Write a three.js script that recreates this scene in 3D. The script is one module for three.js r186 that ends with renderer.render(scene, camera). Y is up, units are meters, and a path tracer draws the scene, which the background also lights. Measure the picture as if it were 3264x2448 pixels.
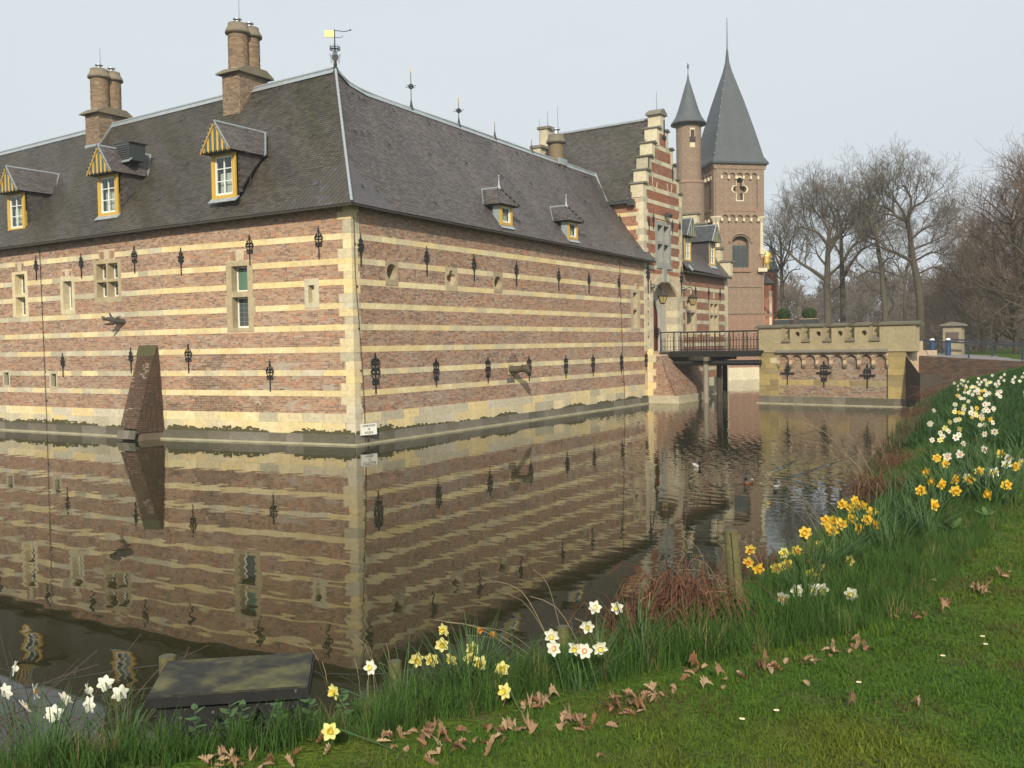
import * as THREE from 'three';
import { mergeGeometries } from 'three/addons/utils/BufferGeometryUtils.js';
import { MarchingCubes } from 'three/addons/objects/MarchingCubes.js';

// ---------------------------------------------------------------- camera, sky, sun, exposure
const scene = new THREE.Scene();
const camera = new THREE.PerspectiveCamera(42.95, 4 / 3, 0.1, 3000);
camera.position.set(-22.874, 3.0, 19.955);
{
  const yaw = 31.928 * Math.PI / 180, pitch = -2.26 * Math.PI / 180, roll = -0.95 * Math.PI / 180;
  const f = new THREE.Vector3(Math.cos(yaw) * Math.cos(pitch), Math.sin(pitch), -Math.sin(yaw) * Math.cos(pitch));
  const r = new THREE.Vector3().crossVectors(f, new THREE.Vector3(0, 1, 0)).normalize();
  const u = new THREE.Vector3().crossVectors(r, f);
  camera.up.copy(u.multiplyScalar(Math.cos(roll)).addScaledVector(r, -Math.sin(roll)));
  camera.lookAt(camera.position.clone().add(f));
}
const renderer = new THREE.WebGLRenderer({ antialias: true });
renderer.setSize(1024, 768);
renderer.toneMapping = THREE.LinearToneMapping;
renderer.toneMappingExposure = 1.0;
renderer.shadowMap.enabled = true;

// seeded randomness and periodic noise
let seedState = 20177;
const rnd = () => { seedState = (seedState + 0x6D2B79F5) | 0; let t = Math.imul(seedState ^ (seedState >>> 15), 1 | seedState); t = (t + Math.imul(t ^ (t >>> 7), 61 | t)) ^ t; return ((t ^ (t >>> 14)) >>> 0) / 4294967296; };
const rr = (a, b) => a + (b - a) * rnd();
const pick = (a) => a[Math.floor(rnd() * a.length)];
const hash = (x, y, s) => { let h = Math.imul(x | 0, 374761393) ^ Math.imul(y | 0, 668265263) ^ Math.imul(s | 0, 974634343); h = Math.imul(h ^ (h >>> 13), 1274126177); return ((h ^ (h >>> 16)) >>> 0) / 4294967296; };
const sm = (t) => t * t * (3 - 2 * t);
function noise(x, y, per = 1e6, s = 1) {
  const xi = Math.floor(x), yi = Math.floor(y), fx = sm(x - xi), fy = sm(y - yi), m = (v) => ((v % per) + per) % per;
  const a = hash(m(xi), m(yi), s), b = hash(m(xi + 1), m(yi), s), c = hash(m(xi), m(yi + 1), s), d = hash(m(xi + 1), m(yi + 1), s);
  return a + (b - a) * fx + (c - a) * fy + (a - b - c + d) * fx * fy;
}
function fbm(x, y, oct = 4, per = 1e6, s = 1) { let v = 0, a = 0.5, n = 0; for (let i = 0; i < oct; i++) { v += a * noise(x, y, per, s + i); n += a; a *= 0.5; x *= 2; y *= 2; per *= 2; } return v / n; }
const clamp = (v, a = 0, b = 1) => Math.min(b, Math.max(a, v));
const step = (a, b, v) => sm(clamp((v - a) / (b - a)));
const lerp = (a, b, t) => a + (b - a) * t;

// the hazy white-blue sky, even all round
{
  const w = 512, h = 256, data = new Float32Array(w * h * 4);
  for (let j = 0; j < h; j++) for (let i = 0; i < w; i++) {
    const el = ((j + 0.5) / h - 0.5) * Math.PI, k = clamp(Math.sin(Math.max(el, 0)));
    const cl = fbm(i / 32, j / 10, 4, 16, 5) - 0.5, c2 = fbm(i / 64, j / 18, 3, 8, 15) - 0.5;
    const v = 1 + 0.07 * cl + 0.05 * c2, o = (j * w + i) * 4;
    data[o] = lerp(0.69, 0.77, k) * v; data[o + 1] = lerp(0.755, 0.835, k) * v; data[o + 2] = lerp(0.80, 0.90, k) * (1 + 0.05 * cl); data[o + 3] = 1;
  }
  const t = new THREE.DataTexture(data, w, h, THREE.RGBAFormat, THREE.FloatType);
  t.mapping = THREE.EquirectangularReflectionMapping; t.magFilter = t.minFilter = THREE.LinearFilter; t.wrapS = THREE.RepeatWrapping; t.needsUpdate = true;
  scene.background = t; scene.environment = t;
}
// the veiled sun, behind the camera on the left
const sun = new THREE.DirectionalLight(new THREE.Color(1, 0.91, 0.74), 4.2);
sun.position.set(-0.71 * 80, 0.539 * 80, 0.453 * 80); sun.target.position.set(5, 3, 0);
sun.castShadow = true; sun.shadow.radius = 3; sun.shadow.mapSize.set(4096, 4096); sun.shadow.bias = -0.0004;
Object.assign(sun.shadow.camera, { left: -70, right: 70, top: 60, bottom: -60, near: 1, far: 260 });
sun.name = 'sun'; scene.add(sun, sun.target);
scene.fog = new THREE.FogExp2(0xdfe4e6, 0.0007);

// ---------------------------------------------------------------- naming and building helpers
const taken = {};
const numbered = (n) => { taken[n] = (taken[n] ?? -1) + 1; return taken[n] ? n + '_' + String(taken[n]).padStart(3, '0') : n; };
function tag(o, label, category, group) { o.userData.label = label; o.userData.category = category; if (group) o.userData.group = group; return o; }
function thing(name, label, category, pos = [0, 0, 0], turn = 0, group) {
  const g = new THREE.Group(); g.name = numbered(name); g.position.set(...pos); g.rotation.y = turn; scene.add(g); return tag(g, label, category, group);
}
function mesh(parent, name, geo, mat, kind) {
  const m = new THREE.Mesh(Array.isArray(geo) ? merge(geo) : geo, mat); m.name = name; m.castShadow = m.receiveShadow = true; if (kind) m.userData.kind = kind; parent.add(m); return m;
}
function solo(name, geo, mat, label, category, group) { const m = mesh(scene, numbered(name), geo, mat); return tag(m, label, category, group); }
function struct(name, geo, mat) { const m = mesh(scene, name, geo, mat); m.userData.kind = 'structure'; return m; }
function copyOf(o, label, group, pos, turn) {
  const c = o.clone(); c.name = numbered(o.name.replace(/_\d{3}$/, '')); c.userData = { ...o.userData, label }; if (group) c.userData.group = group;
  if (pos) c.position.set(...pos); if (turn !== undefined) c.rotation.y = turn; scene.add(c); return c;
}
function metres(g) { // uv in metres from the face's main axis
  const p = g.attributes.position, n = g.attributes.normal, uv = new Float32Array(p.count * 2);
  for (let i = 0; i < p.count; i++) {
    const a = Math.abs(n.getX(i)), b = Math.abs(n.getY(i)), c = Math.abs(n.getZ(i));
    if (b >= a && b >= c) { uv[2 * i] = p.getX(i); uv[2 * i + 1] = p.getZ(i); } else if (a >= c) { uv[2 * i] = p.getZ(i); uv[2 * i + 1] = p.getY(i); } else { uv[2 * i] = p.getX(i); uv[2 * i + 1] = p.getY(i); }
  }
  g.setAttribute('uv', new THREE.BufferAttribute(uv, 2)); return g;
}
function clean(g) { if (g.index) g = g.toNonIndexed(); for (const k of Object.keys(g.attributes)) if (!['position', 'normal', 'uv', 'color'].includes(k)) g.deleteAttribute(k); return g; }
function merge(list) { if (list.length === 1) return metres(clean(list[0])); return metres(mergeGeometries(list.map((g) => { g = clean(g); g.deleteAttribute('uv'); return g; }))); }
const M4 = () => new THREE.Matrix4();
const V = (x, y, z) => new THREE.Vector3(x, y, z);
const bx = (w, h, d, x = 0, y = 0, z = 0, rx = 0, ry = 0, rz = 0) => { const g = new THREE.BoxGeometry(w, h, d); if (rx || ry || rz) g.applyMatrix4(M4().makeRotationFromEuler(new THREE.Euler(rx, ry, rz))); return g.translate(x, y, z); };
const box2 = (x0, x1, y0, y1, z0, z1) => bx(x1 - x0, y1 - y0, z1 - z0, (x0 + x1) / 2, (y0 + y1) / 2, (z0 + z1) / 2);
const cyl = (r0, r1, h, x = 0, y = 0, z = 0, n = 12) => new THREE.CylinderGeometry(r1, r0, h, n).translate(x, y + h / 2, z); // r0 below, stands on y
const ball = (r, x, y, z, n = 10) => new THREE.SphereGeometry(r, n, Math.max(4, n >> 1)).translate(x, y, z);
function tube(pts, r, n = 5, seg) { const c = new THREE.CatmullRomCurve3(pts.map((p) => V(...p))); return new THREE.TubeGeometry(c, seg ?? Math.max(4, pts.length * 3), r, n, false); }
function bar(a, b, w, d = w) { // a box from a to b
  const A = V(...a), B = V(...b), L = A.distanceTo(B), g = new THREE.BoxGeometry(w, L, d), q = new THREE.Quaternion().setFromUnitVectors(V(0, 1, 0), B.clone().sub(A).normalize());
  return g.applyQuaternion(q).translate((a[0] + b[0]) / 2, (a[1] + b[1]) / 2, (a[2] + b[2]) / 2);
}
const shapeOf = (pts) => new THREE.Shape(pts.map((p) => new THREE.Vector2(...p)));
function ext(pts, z0, z1, holes = [], bevel = 0) { // outline in x,y pushed from z0 to z1
  const s = pts instanceof THREE.Shape ? pts : shapeOf(pts); for (const h of holes) s.holes.push(Array.isArray(h) ? new THREE.Path(h.map((p) => new THREE.Vector2(...p))) : h);
  return new THREE.ExtrudeGeometry(s, { depth: z1 - z0 - 2 * bevel, bevelEnabled: bevel > 0, bevelSize: bevel, bevelThickness: bevel, bevelSegments: 1, curveSegments: 10 }).translate(0, 0, z0 + bevel);
}
function tris(list, uvScale) { // list of triangles or quads given as point arrays
  const P = []; for (const q of list) { P.push(...q[0], ...q[1], ...q[2]); if (q[3]) P.push(...q[0], ...q[2], ...q[3]); }
  const g = new THREE.BufferGeometry(); g.setAttribute('position', new THREE.Float32BufferAttribute(P, 3)); g.computeVertexNormals(); g.setAttribute('uv', new THREE.Float32BufferAttribute(new Float32Array(P.length / 3 * 2), 2)); return metres(g);
}
const lathe = (pts, n = 16) => new THREE.LatheGeometry(pts.map((p) => new THREE.Vector2(...p)), n);
// a smooth body from tapered capsules [ax,ay,az,ra, bx,by,bz,rb], meshed on a grid
function blob(caps, size, res = 40, k = 0.03) {
  const mc = new MarchingCubes(res, new THREE.MeshStandardMaterial(), false, false, 60000); mc.isolation = 0;
  const f = mc.field, half = res / 2;
  for (let z = 0; z < res; z++) for (let y = 0; y < res; y++) for (let x = 0; x < res; x++) {
    const px = (x - half) / half * size, py = (y - half) / half * size, pz = (z - half) / half * size; let d = 1e3;
    for (const c of caps) {
      const bxx = c[4] - c[0], by = c[5] - c[1], bz = c[6] - c[2], qx = px - c[0], qy = py - c[1], qz = pz - c[2];
      const t = clamp((qx * bxx + qy * by + qz * bz) / (bxx * bxx + by * by + bz * bz + 1e-9)), e = Math.hypot(qx - bxx * t, qy - by * t, qz - bz * t) - lerp(c[3], c[7], t);
      const h = clamp(0.5 + 0.5 * (d - e) / k); d = d + (e - d) * h - k * h * (1 - h);
    }
    f[x + y * res + z * res * res] = -d;
  }
  mc.update(); const n = mc.count, g = new THREE.BufferGeometry();
  g.setAttribute('position', new THREE.BufferAttribute(mc.positionArray.slice(0, n * 3).map((v) => v * size), 3)); g.setAttribute('normal', new THREE.BufferAttribute(mc.normalArray.slice(0, n * 3), 3));
  g.setAttribute('uv', new THREE.BufferAttribute(new Float32Array(n * 2), 2)); return g;
}
function dye(g, fn) { const p = g.attributes.position, c = new Float32Array(p.count * 3); for (let i = 0; i < p.count; i++) { const v = fn(p.getX(i), p.getY(i), p.getZ(i), i); c[3 * i] = v[0]; c[3 * i + 1] = v[1]; c[3 * i + 2] = v[2]; } g.setAttribute('color', new THREE.BufferAttribute(c, 3)); return g; }

// ---------------------------------------------------------------- procedural materials
function texture(n, fn, rep = 1, srgb = true) { // fn(u, v) -> linear-ish 0..1 rgb, tiled every `rep` metres
  const d = new Uint8Array(n * n * 4);
  for (let j = 0; j < n; j++) for (let i = 0; i < n; i++) { const c = fn(i / n, j / n), o = (j * n + i) * 4; for (let k = 0; k < 3; k++) { const v = clamp(c[k]); d[o + k] = Math.round(255 * (srgb ? Math.pow(v, 1 / 2.2) : v)); } d[o + 3] = 255; }
  const t = new THREE.DataTexture(d, n, n); t.wrapS = t.wrapT = THREE.RepeatWrapping; t.magFilter = THREE.LinearFilter; t.minFilter = THREE.LinearMipmapLinearFilter; t.generateMipmaps = true;
  if (srgb) t.colorSpace = THREE.SRGBColorSpace; t.repeat.set(1 / rep, 1 / rep); t.needsUpdate = true; return t;
}
const grain = texture(256, (u, v) => { const a = fbm(u * 16, v * 16, 4, 16, 3), b = fbm(u * 4, v * 4, 3, 4, 9); const k = 0.72 + 0.36 * a + 0.2 * (b - 0.5); return [k, k, k]; }, 1.3);
const coarse = texture(256, (u, v) => { const a = fbm(u * 8, v * 8, 5, 8, 23); return [a, a, a]; }, 0.9, false);
const fineBump = texture(256, (u, v) => { const a = fbm(u * 32, v * 32, 3, 32, 33); return [a, a, a]; }, 0.6, false);
const col = (r, g, b) => new THREE.Color().setRGB(r, g, b);
function mat(r, g, b, rough = 0.85, o = {}) { return new THREE.MeshStandardMaterial({ color: col(r, g, b), roughness: rough, ...o }); }
const stoneMat = (r, g, b, rough = 0.9) => mat(r, g, b, rough, { map: grain, bumpMap: coarse, bumpScale: 0.006 });
const MAT = {
  mortar: stoneMat(0.64, 0.475, 0.32),
  brick: mat(1, 1, 1, 0.92, { map: grain, bumpMap: fineBump, bumpScale: 0.004 }),
  band: [[0.80, 0.63, 0.32], [0.76, 0.61, 0.33], [0.83, 0.69, 0.40], [0.72, 0.60, 0.36], [0.66, 0.57, 0.37]].map((c) => stoneMat(...c)),
  greyband: [[0.60, 0.53, 0.37], [0.52, 0.46, 0.32], [0.64, 0.57, 0.42]].map((c) => stoneMat(...c)),
  surround: [[0.47, 0.38, 0.23], [0.43, 0.35, 0.22], [0.51, 0.42, 0.27]].map((c) => stoneMat(...c)),
  bluestone: stoneMat(0.34, 0.33, 0.30), darkstone: [[0.17, 0.15, 0.11], [0.21, 0.19, 0.15], [0.13, 0.12, 0.085]].map((c) => stoneMat(...c)),
  moss: stoneMat(0.095, 0.085, 0.035), ledge: stoneMat(0.44, 0.40, 0.27),
  slate: mat(1, 1, 1, 0.5, { bumpMap: fineBump, bumpScale: 0.003, map: grain }), slateBase: mat(0.045, 0.04, 0.036, 0.8),
  lead: mat(0.42, 0.46, 0.48, 0.42, { metalness: 0.35, map: grain }), zinc: mat(0.6, 0.62, 0.63, 0.3, { metalness: 0.9 }),
  iron: mat(0.018, 0.017, 0.017, 0.55), rust: mat(0.055, 0.03, 0.02, 0.7),
  yellow: mat(0.60, 0.37, 0.055, 0.45), blue: mat(0.075, 0.115, 0.13, 0.5), white: mat(0.80, 0.79, 0.74, 0.4), gold: mat(0.86, 0.60, 0.16, 0.32, { metalness: 0.55 }),
  gutter: mat(0.05, 0.06, 0.06, 0.4), darkwood: mat(0.03, 0.025, 0.02, 0.8, { map: grain }), redwood: mat(0.16, 0.035, 0.018, 0.5), curtain: mat(0.55, 0.52, 0.46, 0.9),
  glass: new THREE.MeshPhysicalMaterial({ color: col(0.9, 0.95, 0.93), roughness: 0.02, transmission: 1, thickness: 0, ior: 1.5 }),
  greenglass: new THREE.MeshPhysicalMaterial({ color: col(0.10, 0.19, 0.13), roughness: 0.15, ior: 1.5 }), leadglass: new THREE.MeshPhysicalMaterial({ color: col(0.075, 0.09, 0.088), roughness: 0.12, ior: 1.5 }),
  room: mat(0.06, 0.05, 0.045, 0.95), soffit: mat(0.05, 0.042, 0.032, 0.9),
};
// ---------------------------------------------------------------- ground, moat
// crest of the near bank, from the left round to the bridge approach; land lies on the +z side
const crest = [[-70, -20], [-46, -2], [-32, 8.6], [-25, 13.2], [-21.7, 15.3], [-20.75, 16.05], [-20.2, 16.45], [-19.75, 16.9], [-19.25, 17.2], [-18.5, 17.5], [-17.9, 17.75], [-17.3, 18.0], [-16.3, 18.05], [-15, 18.1], [-13.6, 18.15], [-9.2, 17.75], [-2.5, 16.95], [7, 15.8], [14, 15.3], [19.5, 15.6], [22.8, 15.2], [25.4, 13.4], [26.4, 9], [26.8, 7.0], [30, 6.4], [45, 7], [70, 9], [300, 30]];
function crestDistance(x, z) { // positive on land
  let best = 1e9, sgn = 1;
  for (let i = 0; i < crest.length - 1; i++) {
    const [ax, az] = crest[i], [bxx, bz] = crest[i + 1], dx = bxx - ax, dz = bz - az, t = clamp(((x - ax) * dx + (z - az) * dz) / (dx * dx + dz * dz)), ex = x - ax - dx * t, ez = z - az - dz * t, d = ex * ex + ez * ez;
    if (d < best - 1e-9) { best = d; sgn = dx * ez - dz * ex > 0 ? 1 : -1; }
  }
  return Math.sqrt(best) * sgn;
}
function groundHeight(x, z) {
  const d = crestDistance(x, z); let h;
  if (d >= 0) h = 1.3 + 0.1 * step(0, 1.4, d); else if (d > -0.55) h = lerp(0.98, 1.3, (d + 0.55) / 0.55); else h = lerp(-1.3, 0.98, step(-2.1, -0.55, d));
  if (d > -1) { h += 0.05 * (fbm(x * 1.3 + 60, z * 1.3 + 60, 3, 1e6, 2) - 0.5); const far = step(2, 20, x); h += far * 0.75 * step(0, 3.5, d) * (x < 24 ? 1 : 0.9); }
  const other = Math.max(step(-55, -60, z), step(78, 84, x) * step(5, 12, Math.abs(z)), step(90, 94, x)); return lerp(h, 1.9, other * (d > 0 ? 0 : 1));
}
const grassTex = texture(512, (u, v) => { const a = fbm(u * 60, v * 60, 3, 60, 3), b = fbm(u * 6, v * 6, 4, 6, 8), c = fbm(u * 14, v * 14, 3, 14, 18), k = 0.55 + 0.9 * a; const y = clamp((b - 0.42) * 2.2), br = clamp((c - 0.6) * 3); return [lerp(lerp(0.048, 0.1, y), 0.09, br) * k, lerp(lerp(0.10, 0.125, y), 0.085, br) * k, lerp(0.008, 0.026, br) * k]; }, 2.7);
{
  const axis = (stops) => { const o = []; for (let i = 0; i < stops.length - 1; i++) { const [a, s] = stops[i], b = stops[i + 1][0], n = Math.max(1, Math.round((b - a) / s)); for (let k = 0; k < n; k++) o.push(lerp(a, b, k / n)); } o.push(stops[stops.length - 1][0]); return o; };
  const xs = axis([[-900, 150], [-150, 25], [-50, 4], [-26, 0.5], [-22.5, 0.13], [-13, 0.3], [-6, 0.7], [10, 0.8], [27, 2.5], [60, 8], [130, 40], [450, 200], [1500, 1]]), zs = axis([[-900, 150], [-150, 20], [-60, 6], [0, 1.5], [12, 0.35], [14.6, 0.13], [20.6, 0.5], [26, 3], [60, 20], [160, 100], [900, 1]]);
  const P = new Float32Array(xs.length * zs.length * 3), uv = new Float32Array(xs.length * zs.length * 2), idx = []; let k = 0;
  for (let j = 0; j < zs.length; j++) for (let i = 0; i < xs.length; i++, k++) { P[3 * k] = xs[i]; P[3 * k + 1] = groundHeight(xs[i], zs[j]); P[3 * k + 2] = zs[j]; uv[2 * k] = xs[i]; uv[2 * k + 1] = zs[j]; }
  for (let j = 0; j < zs.length - 1; j++) for (let i = 0; i < xs.length - 1; i++) { const a = j * xs.length + i, b = a + 1, c = a + xs.length, d = c + 1; idx.push(a, c, b, b, c, d); }
  const g = new THREE.BufferGeometry(); g.setAttribute('position', new THREE.BufferAttribute(P, 3)); g.setAttribute('uv', new THREE.BufferAttribute(uv, 2)); g.setIndex(idx); g.computeVertexNormals();
  struct('ground', g, new THREE.MeshPhysicalMaterial({ roughness: 1, specularIntensity: 0.3, map: grassTex, bumpMap: fineBump, bumpScale: 0.02 }));
}
{ // the moat: dark olive water, calm on the left, ruffled where the ducks swim
  const N = 2048, L = 64, X0 = -40, Z0 = -42, d = new Uint8Array(N * N * 4), MAXS = 0.11, calm = [], rough = [];
  const wave = (lo, hi, amp, list, n) => { for (let i = 0; i < n; i++) { const lam = Math.exp(lerp(Math.log(lo), Math.log(hi), (i + rnd()) / n)), a = rnd() * Math.PI * 2, m = L / lam, kx = Math.round(m * Math.cos(a)), kz = Math.round(m * Math.sin(a)), q = Math.hypot(kx, kz) || 1; list.push([kx, kz, rnd() * 6.283, amp * kx / q, amp * kz / q]); } };
  wave(0.16, 0.9, 0.0014, calm, 13); wave(0.14, 0.6, 0.0044, rough, 13);
  const tab = new Float32Array(8192); for (let i = 0; i < 8192; i++) tab[i] = Math.sin(i / 8192 * Math.PI * 2);
  const line = (x, z, ax, az, bxx, bz, w) => { const dx = bxx - ax, dz = bz - az, l2 = dx * dx + dz * dz, t = ((x - ax) * dx + (z - az) * dz) / l2; if (t < 0 || t > 1) return 0; const e = ((x - ax) * dz - (z - az) * dx) / Math.sqrt(l2); return Math.abs(e) > 3 * w ? 0 : Math.exp(-e * e / (w * w)) * Math.sin(Math.PI * t) ; };
  for (let j = 0; j < N; j++) for (let i = 0; i < N; i++) {
    const x = X0 + i / N * L, z = Z0 + j / N * L; let sx = 0, sz = 0;
    const patch = (i & 7) || (j & 7) ? null : 0; const big = noise(x * 0.16 + 20, z * 0.2 + 20, 1e6, 44), mr = step(-1.5, 3, (x - 13) * 0.455 + (z - 2) * 0.89 + (big - 0.5) * 4) * (0.1 + 0.9 * step(-6, 1, x)) * (0.55 + 0.9 * big) , mc = 0.6 + 0.8 * big;
    for (const w of calm) { const s = tab[((w[0] * i + w[1] * j) / N * 8192 + w[2] * 1303.8) & 8191]; sx += s * w[3] * mc; sz += s * w[4] * mc; }
    if (mr > 0.02) for (const w of rough) { const s = tab[((w[0] * i + w[1] * j) / N * 8192 + w[2] * 1303.8) & 8191]; sx += s * w[3] * mr; sz += s * w[4] * mr; }
    for (const [px, pz, am] of [[-0.6, 11.3, 0.02], [-2.8, 13.3, 0.035], [-2.95, 13.9, 0.035]]) { const ex = x - px, ez = z - pz, r = Math.hypot(ex, ez); if (r < 3.2 && r > 0.1) { const q = am * Math.exp(-r * 0.9) * Math.sin(r * 16); sx += q * ex / r; sz += q * ez / r; } }
    const wk = line(x, z, 3.0, 10.8, 11.5, 11.5, 0.07) * (noise(x * 2.5, 3, 1e6, 6) > 0.35 ? 1 : 0.25) + 0.7 * line(x, z, -2.6, 13.3, 2.5, 13.0, 0.06) + 0.6 * line(x, z, -2.7, 13.7, 3.5, 14.2, 0.06); sx -= wk * 0.075; sz += wk * 0.02;
    const o = (j * N + i) * 4; d[o] = clamp(Math.round(127.5 + 127.5 * sx / MAXS), 0, 255); d[o + 1] = clamp(Math.round(127.5 - 127.5 * sz / MAXS), 0, 255); d[o + 2] = 255; d[o + 3] = 255;
  }
  const t = new THREE.DataTexture(d, N, N); t.wrapS = t.wrapT = THREE.RepeatWrapping; t.magFilter = THREE.LinearFilter; t.minFilter = THREE.LinearMipmapLinearFilter; t.generateMipmaps = true; t.needsUpdate = true;
  const g = new THREE.PlaneGeometry(160, 100, 1, 1).rotateX(-Math.PI / 2).translate(10, 0, -22), p = g.attributes.position, uv = g.attributes.uv; for (let i = 0; i < p.count; i++) uv.setXY(i, (p.getX(i) - X0) / L, (p.getZ(i) - Z0) / L);
  const m = new THREE.MeshPhysicalMaterial({ color: col(0.023, 0.0215, 0.0085), roughness: 0.015, ior: 1.33, specularIntensity: 0.8, specularColor: col(1, 0.97, 0.84), normalMap: t }); m.normalScale.set(MAXS, MAXS);
  const w = struct('water', g, m);
}
// ---------------------------------------------------------------- masonry helpers
const FR = { pos: [0, 0, 0], ry: 0 }, FL1 = { pos: [0, 0, 0], ry: -1.46005 }, FL2 = { pos: [-0.856, 0, -7.7], ry: -Math.PI / 2 };
const frameMatrix = (F) => M4().compose(V(...F.pos), new THREE.Quaternion().setFromAxisAngle(V(0, 1, 0), F.ry), V(1, 1, 1));
const inFrame = (o, F) => { o.position.set(...F.pos); o.rotation.y = F.ry; return o; };
const inPlace = (g, F) => g.applyMatrix4(frameMatrix(F));
const camPos = camera.position;
const unitBox = metres(new THREE.BoxGeometry(1, 1, 1).toNonIndexed());
const frontBox = (() => { // a brick without its hidden back face
  const g = new THREE.BoxGeometry(1, 1, 1), idx = Array.from(g.index.array).slice(0, 30); g.setIndex(idx); return metres(g.toNonIndexed());
})();
function copies(parent, name, geo, material, list) { // list of {m: Matrix4, c: Color}
  const im = new THREE.InstancedMesh(geo, material, list.length); im.name = name; im.castShadow = im.receiveShadow = true; im.userData.kind = 'stuff';
  list.forEach((e, i) => { im.setMatrixAt(i, e.m); if (e.c) im.setColorAt(i, e.c); }); parent.add(im); return im;
}
const brickTones = [[0.40, 0.215, 0.135], [0.35, 0.18, 0.115], [0.43, 0.235, 0.145], [0.30, 0.165, 0.115], [0.46, 0.265, 0.165], [0.38, 0.235, 0.16], [0.235, 0.135, 0.095], [0.46, 0.19, 0.105], [0.43, 0.285, 0.20], [0.33, 0.195, 0.135]];
const redTones = [[0.36, 0.125, 0.065], [0.32, 0.105, 0.058], [0.39, 0.15, 0.08], [0.28, 0.10, 0.06], [0.34, 0.16, 0.095]];
for (const t of brickTones) { t[0] *= 1.06; t[1] *= 1.2; t[2] *= 1.26; }
const brickMats = brickTones.map((c) => { const m = MAT.brick.clone(); m.color = col(...c); return m; });
// courses of alternating stretchers and headers between the given heights, round the openings
function courses(x0, x1, zones, holes, tone, seed = 0, ch0 = 0.0605) {
  const out = []; let row = seed;
  for (const [ya, yb] of zones) {
    const n = Math.max(1, Math.round((yb - ya) / ch0)), ch = (yb - ya) / n;
    for (let k = 0; k < n; k++, row++) {
      const y0 = ya + k * ch + 0.0055, y1 = ya + (k + 1) * ch - 0.0055, head = row % 2;
      let spans = [[x0, x1]];
      for (const h of holes) {
        if (h.r ? Math.abs((y0 + y1) / 2 - h.y) > h.r : (y1 < h[2] || y0 > h[3])) continue;
        let a = h[0], b = h[1]; if (h.r) { const w = Math.sqrt(Math.max(0, h.r * h.r - ((y0 + y1) / 2 - h.y) ** 2)); a = h.x - w; b = h.x + w; }
        const nx = []; for (const [p, q] of spans) { if (b <= p || a >= q) nx.push([p, q]); else { if (a - p > 0.03) nx.push([p, a]); if (q - b > 0.03) nx.push([b, q]); } } spans = nx;
      }
      for (const [p, q] of spans) {
        let x = p - (head ? 0.05 : 0.11) * hash(row, 7, 3);
        while (x < q - 0.02) {
          const w = (head ? 0.098 : 0.203) * rr(0.96, 1.04), a = Math.max(x, p) + 0.004, b = Math.min(x + w, q); x += w + 0.011;
          if (b - a < 0.025) continue;
          out.push({ x: (a + b) / 2, y: (y0 + y1) / 2 + rr(-0.002, 0.002), w: b - a, h: y1 - y0, d: rr(0.004, 0.011), c: tone((a + b) / 2, (y0 + y1) / 2) });
        }
      }
    }
  }
  return out;
}
const brickMatrix = (b, z = 0) => M4().compose(V(b.x, b.y, z - 0.02 + b.d / 2), new THREE.Quaternion(), V(b.w, b.h, 0.04 + b.d));
function toneOf(list, nx, ny, s, bias = 0) { // an index into the tones and a colour, patchy over the wall
  return (x, y) => {
    const p = fbm(x * nx + 40, y * ny + 40, 3, 1e6, s), q = fbm(x * 0.35 + 9, y * 0.5 + 3, 3, 1e6, s + 7), i = Math.floor(clamp(rnd() * 0.75 + (p - 0.5) * 0.9 + 0.12, 0, 0.999) * list.length);
    const k = 0.82 + 0.42 * q + rr(-0.09, 0.09) + bias; return { i, v: list[i], k, grey: clamp((p - 0.42) * 1.5) };
  };
}
function toneColor(t) { const g = 0.25 * t.grey, m = (t.v[0] + t.v[1] + t.v[2]) / 3 * 1.12; return col(lerp(t.v[0], m, g) * t.k, lerp(t.v[1], m, g) * t.k, lerp(t.v[2], m, g) * t.k); }
// a course of stone blocks between two heights
function blocks(x0, x1, y0, y1, z0, z1, holes, lo = 0.5, hi = 0.95) {
  const out = []; let spans = [[x0, x1]];
  for (const h of holes) { const a = h.r ? h.x - h.r : h[0], b = h.r ? h.x + h.r : h[1], c = h.r ? h.y - h.r : h[2], d = h.r ? h.y + h.r : h[3]; if (y1 < c + 0.01 || y0 > d - 0.01) continue; const nx = []; for (const [p, q] of spans) { if (b <= p || a >= q) nx.push([p, q]); else { if (a - p > 0.04) nx.push([p, a]); if (q - b > 0.04) nx.push([b, q]); } } spans = nx; }
  for (const [p, q] of spans) { let x = p; while (x < q - 0.01) { let w = rr(lo, hi); if (q - x - w < 0.3) w = q - x; out.push([x + 0.0025, Math.min(x + w, q) - 0.0025, y0 + 0.002, y1 - 0.002, z0, z1 + rr(-0.003, 0.004)]); x += w; } }
  return out;
}
const blockGeo = (b) => metres(box2(...b).toNonIndexed());
const wider = (r, e = 0.03) => [r[0] - e, r[1] + e, r[2] - e, r[3] + e];
const S = (rect) => [[rect[0], rect[2]], [rect[1], rect[2]], [rect[1], rect[3]], [rect[0], rect[3]]];

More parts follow.
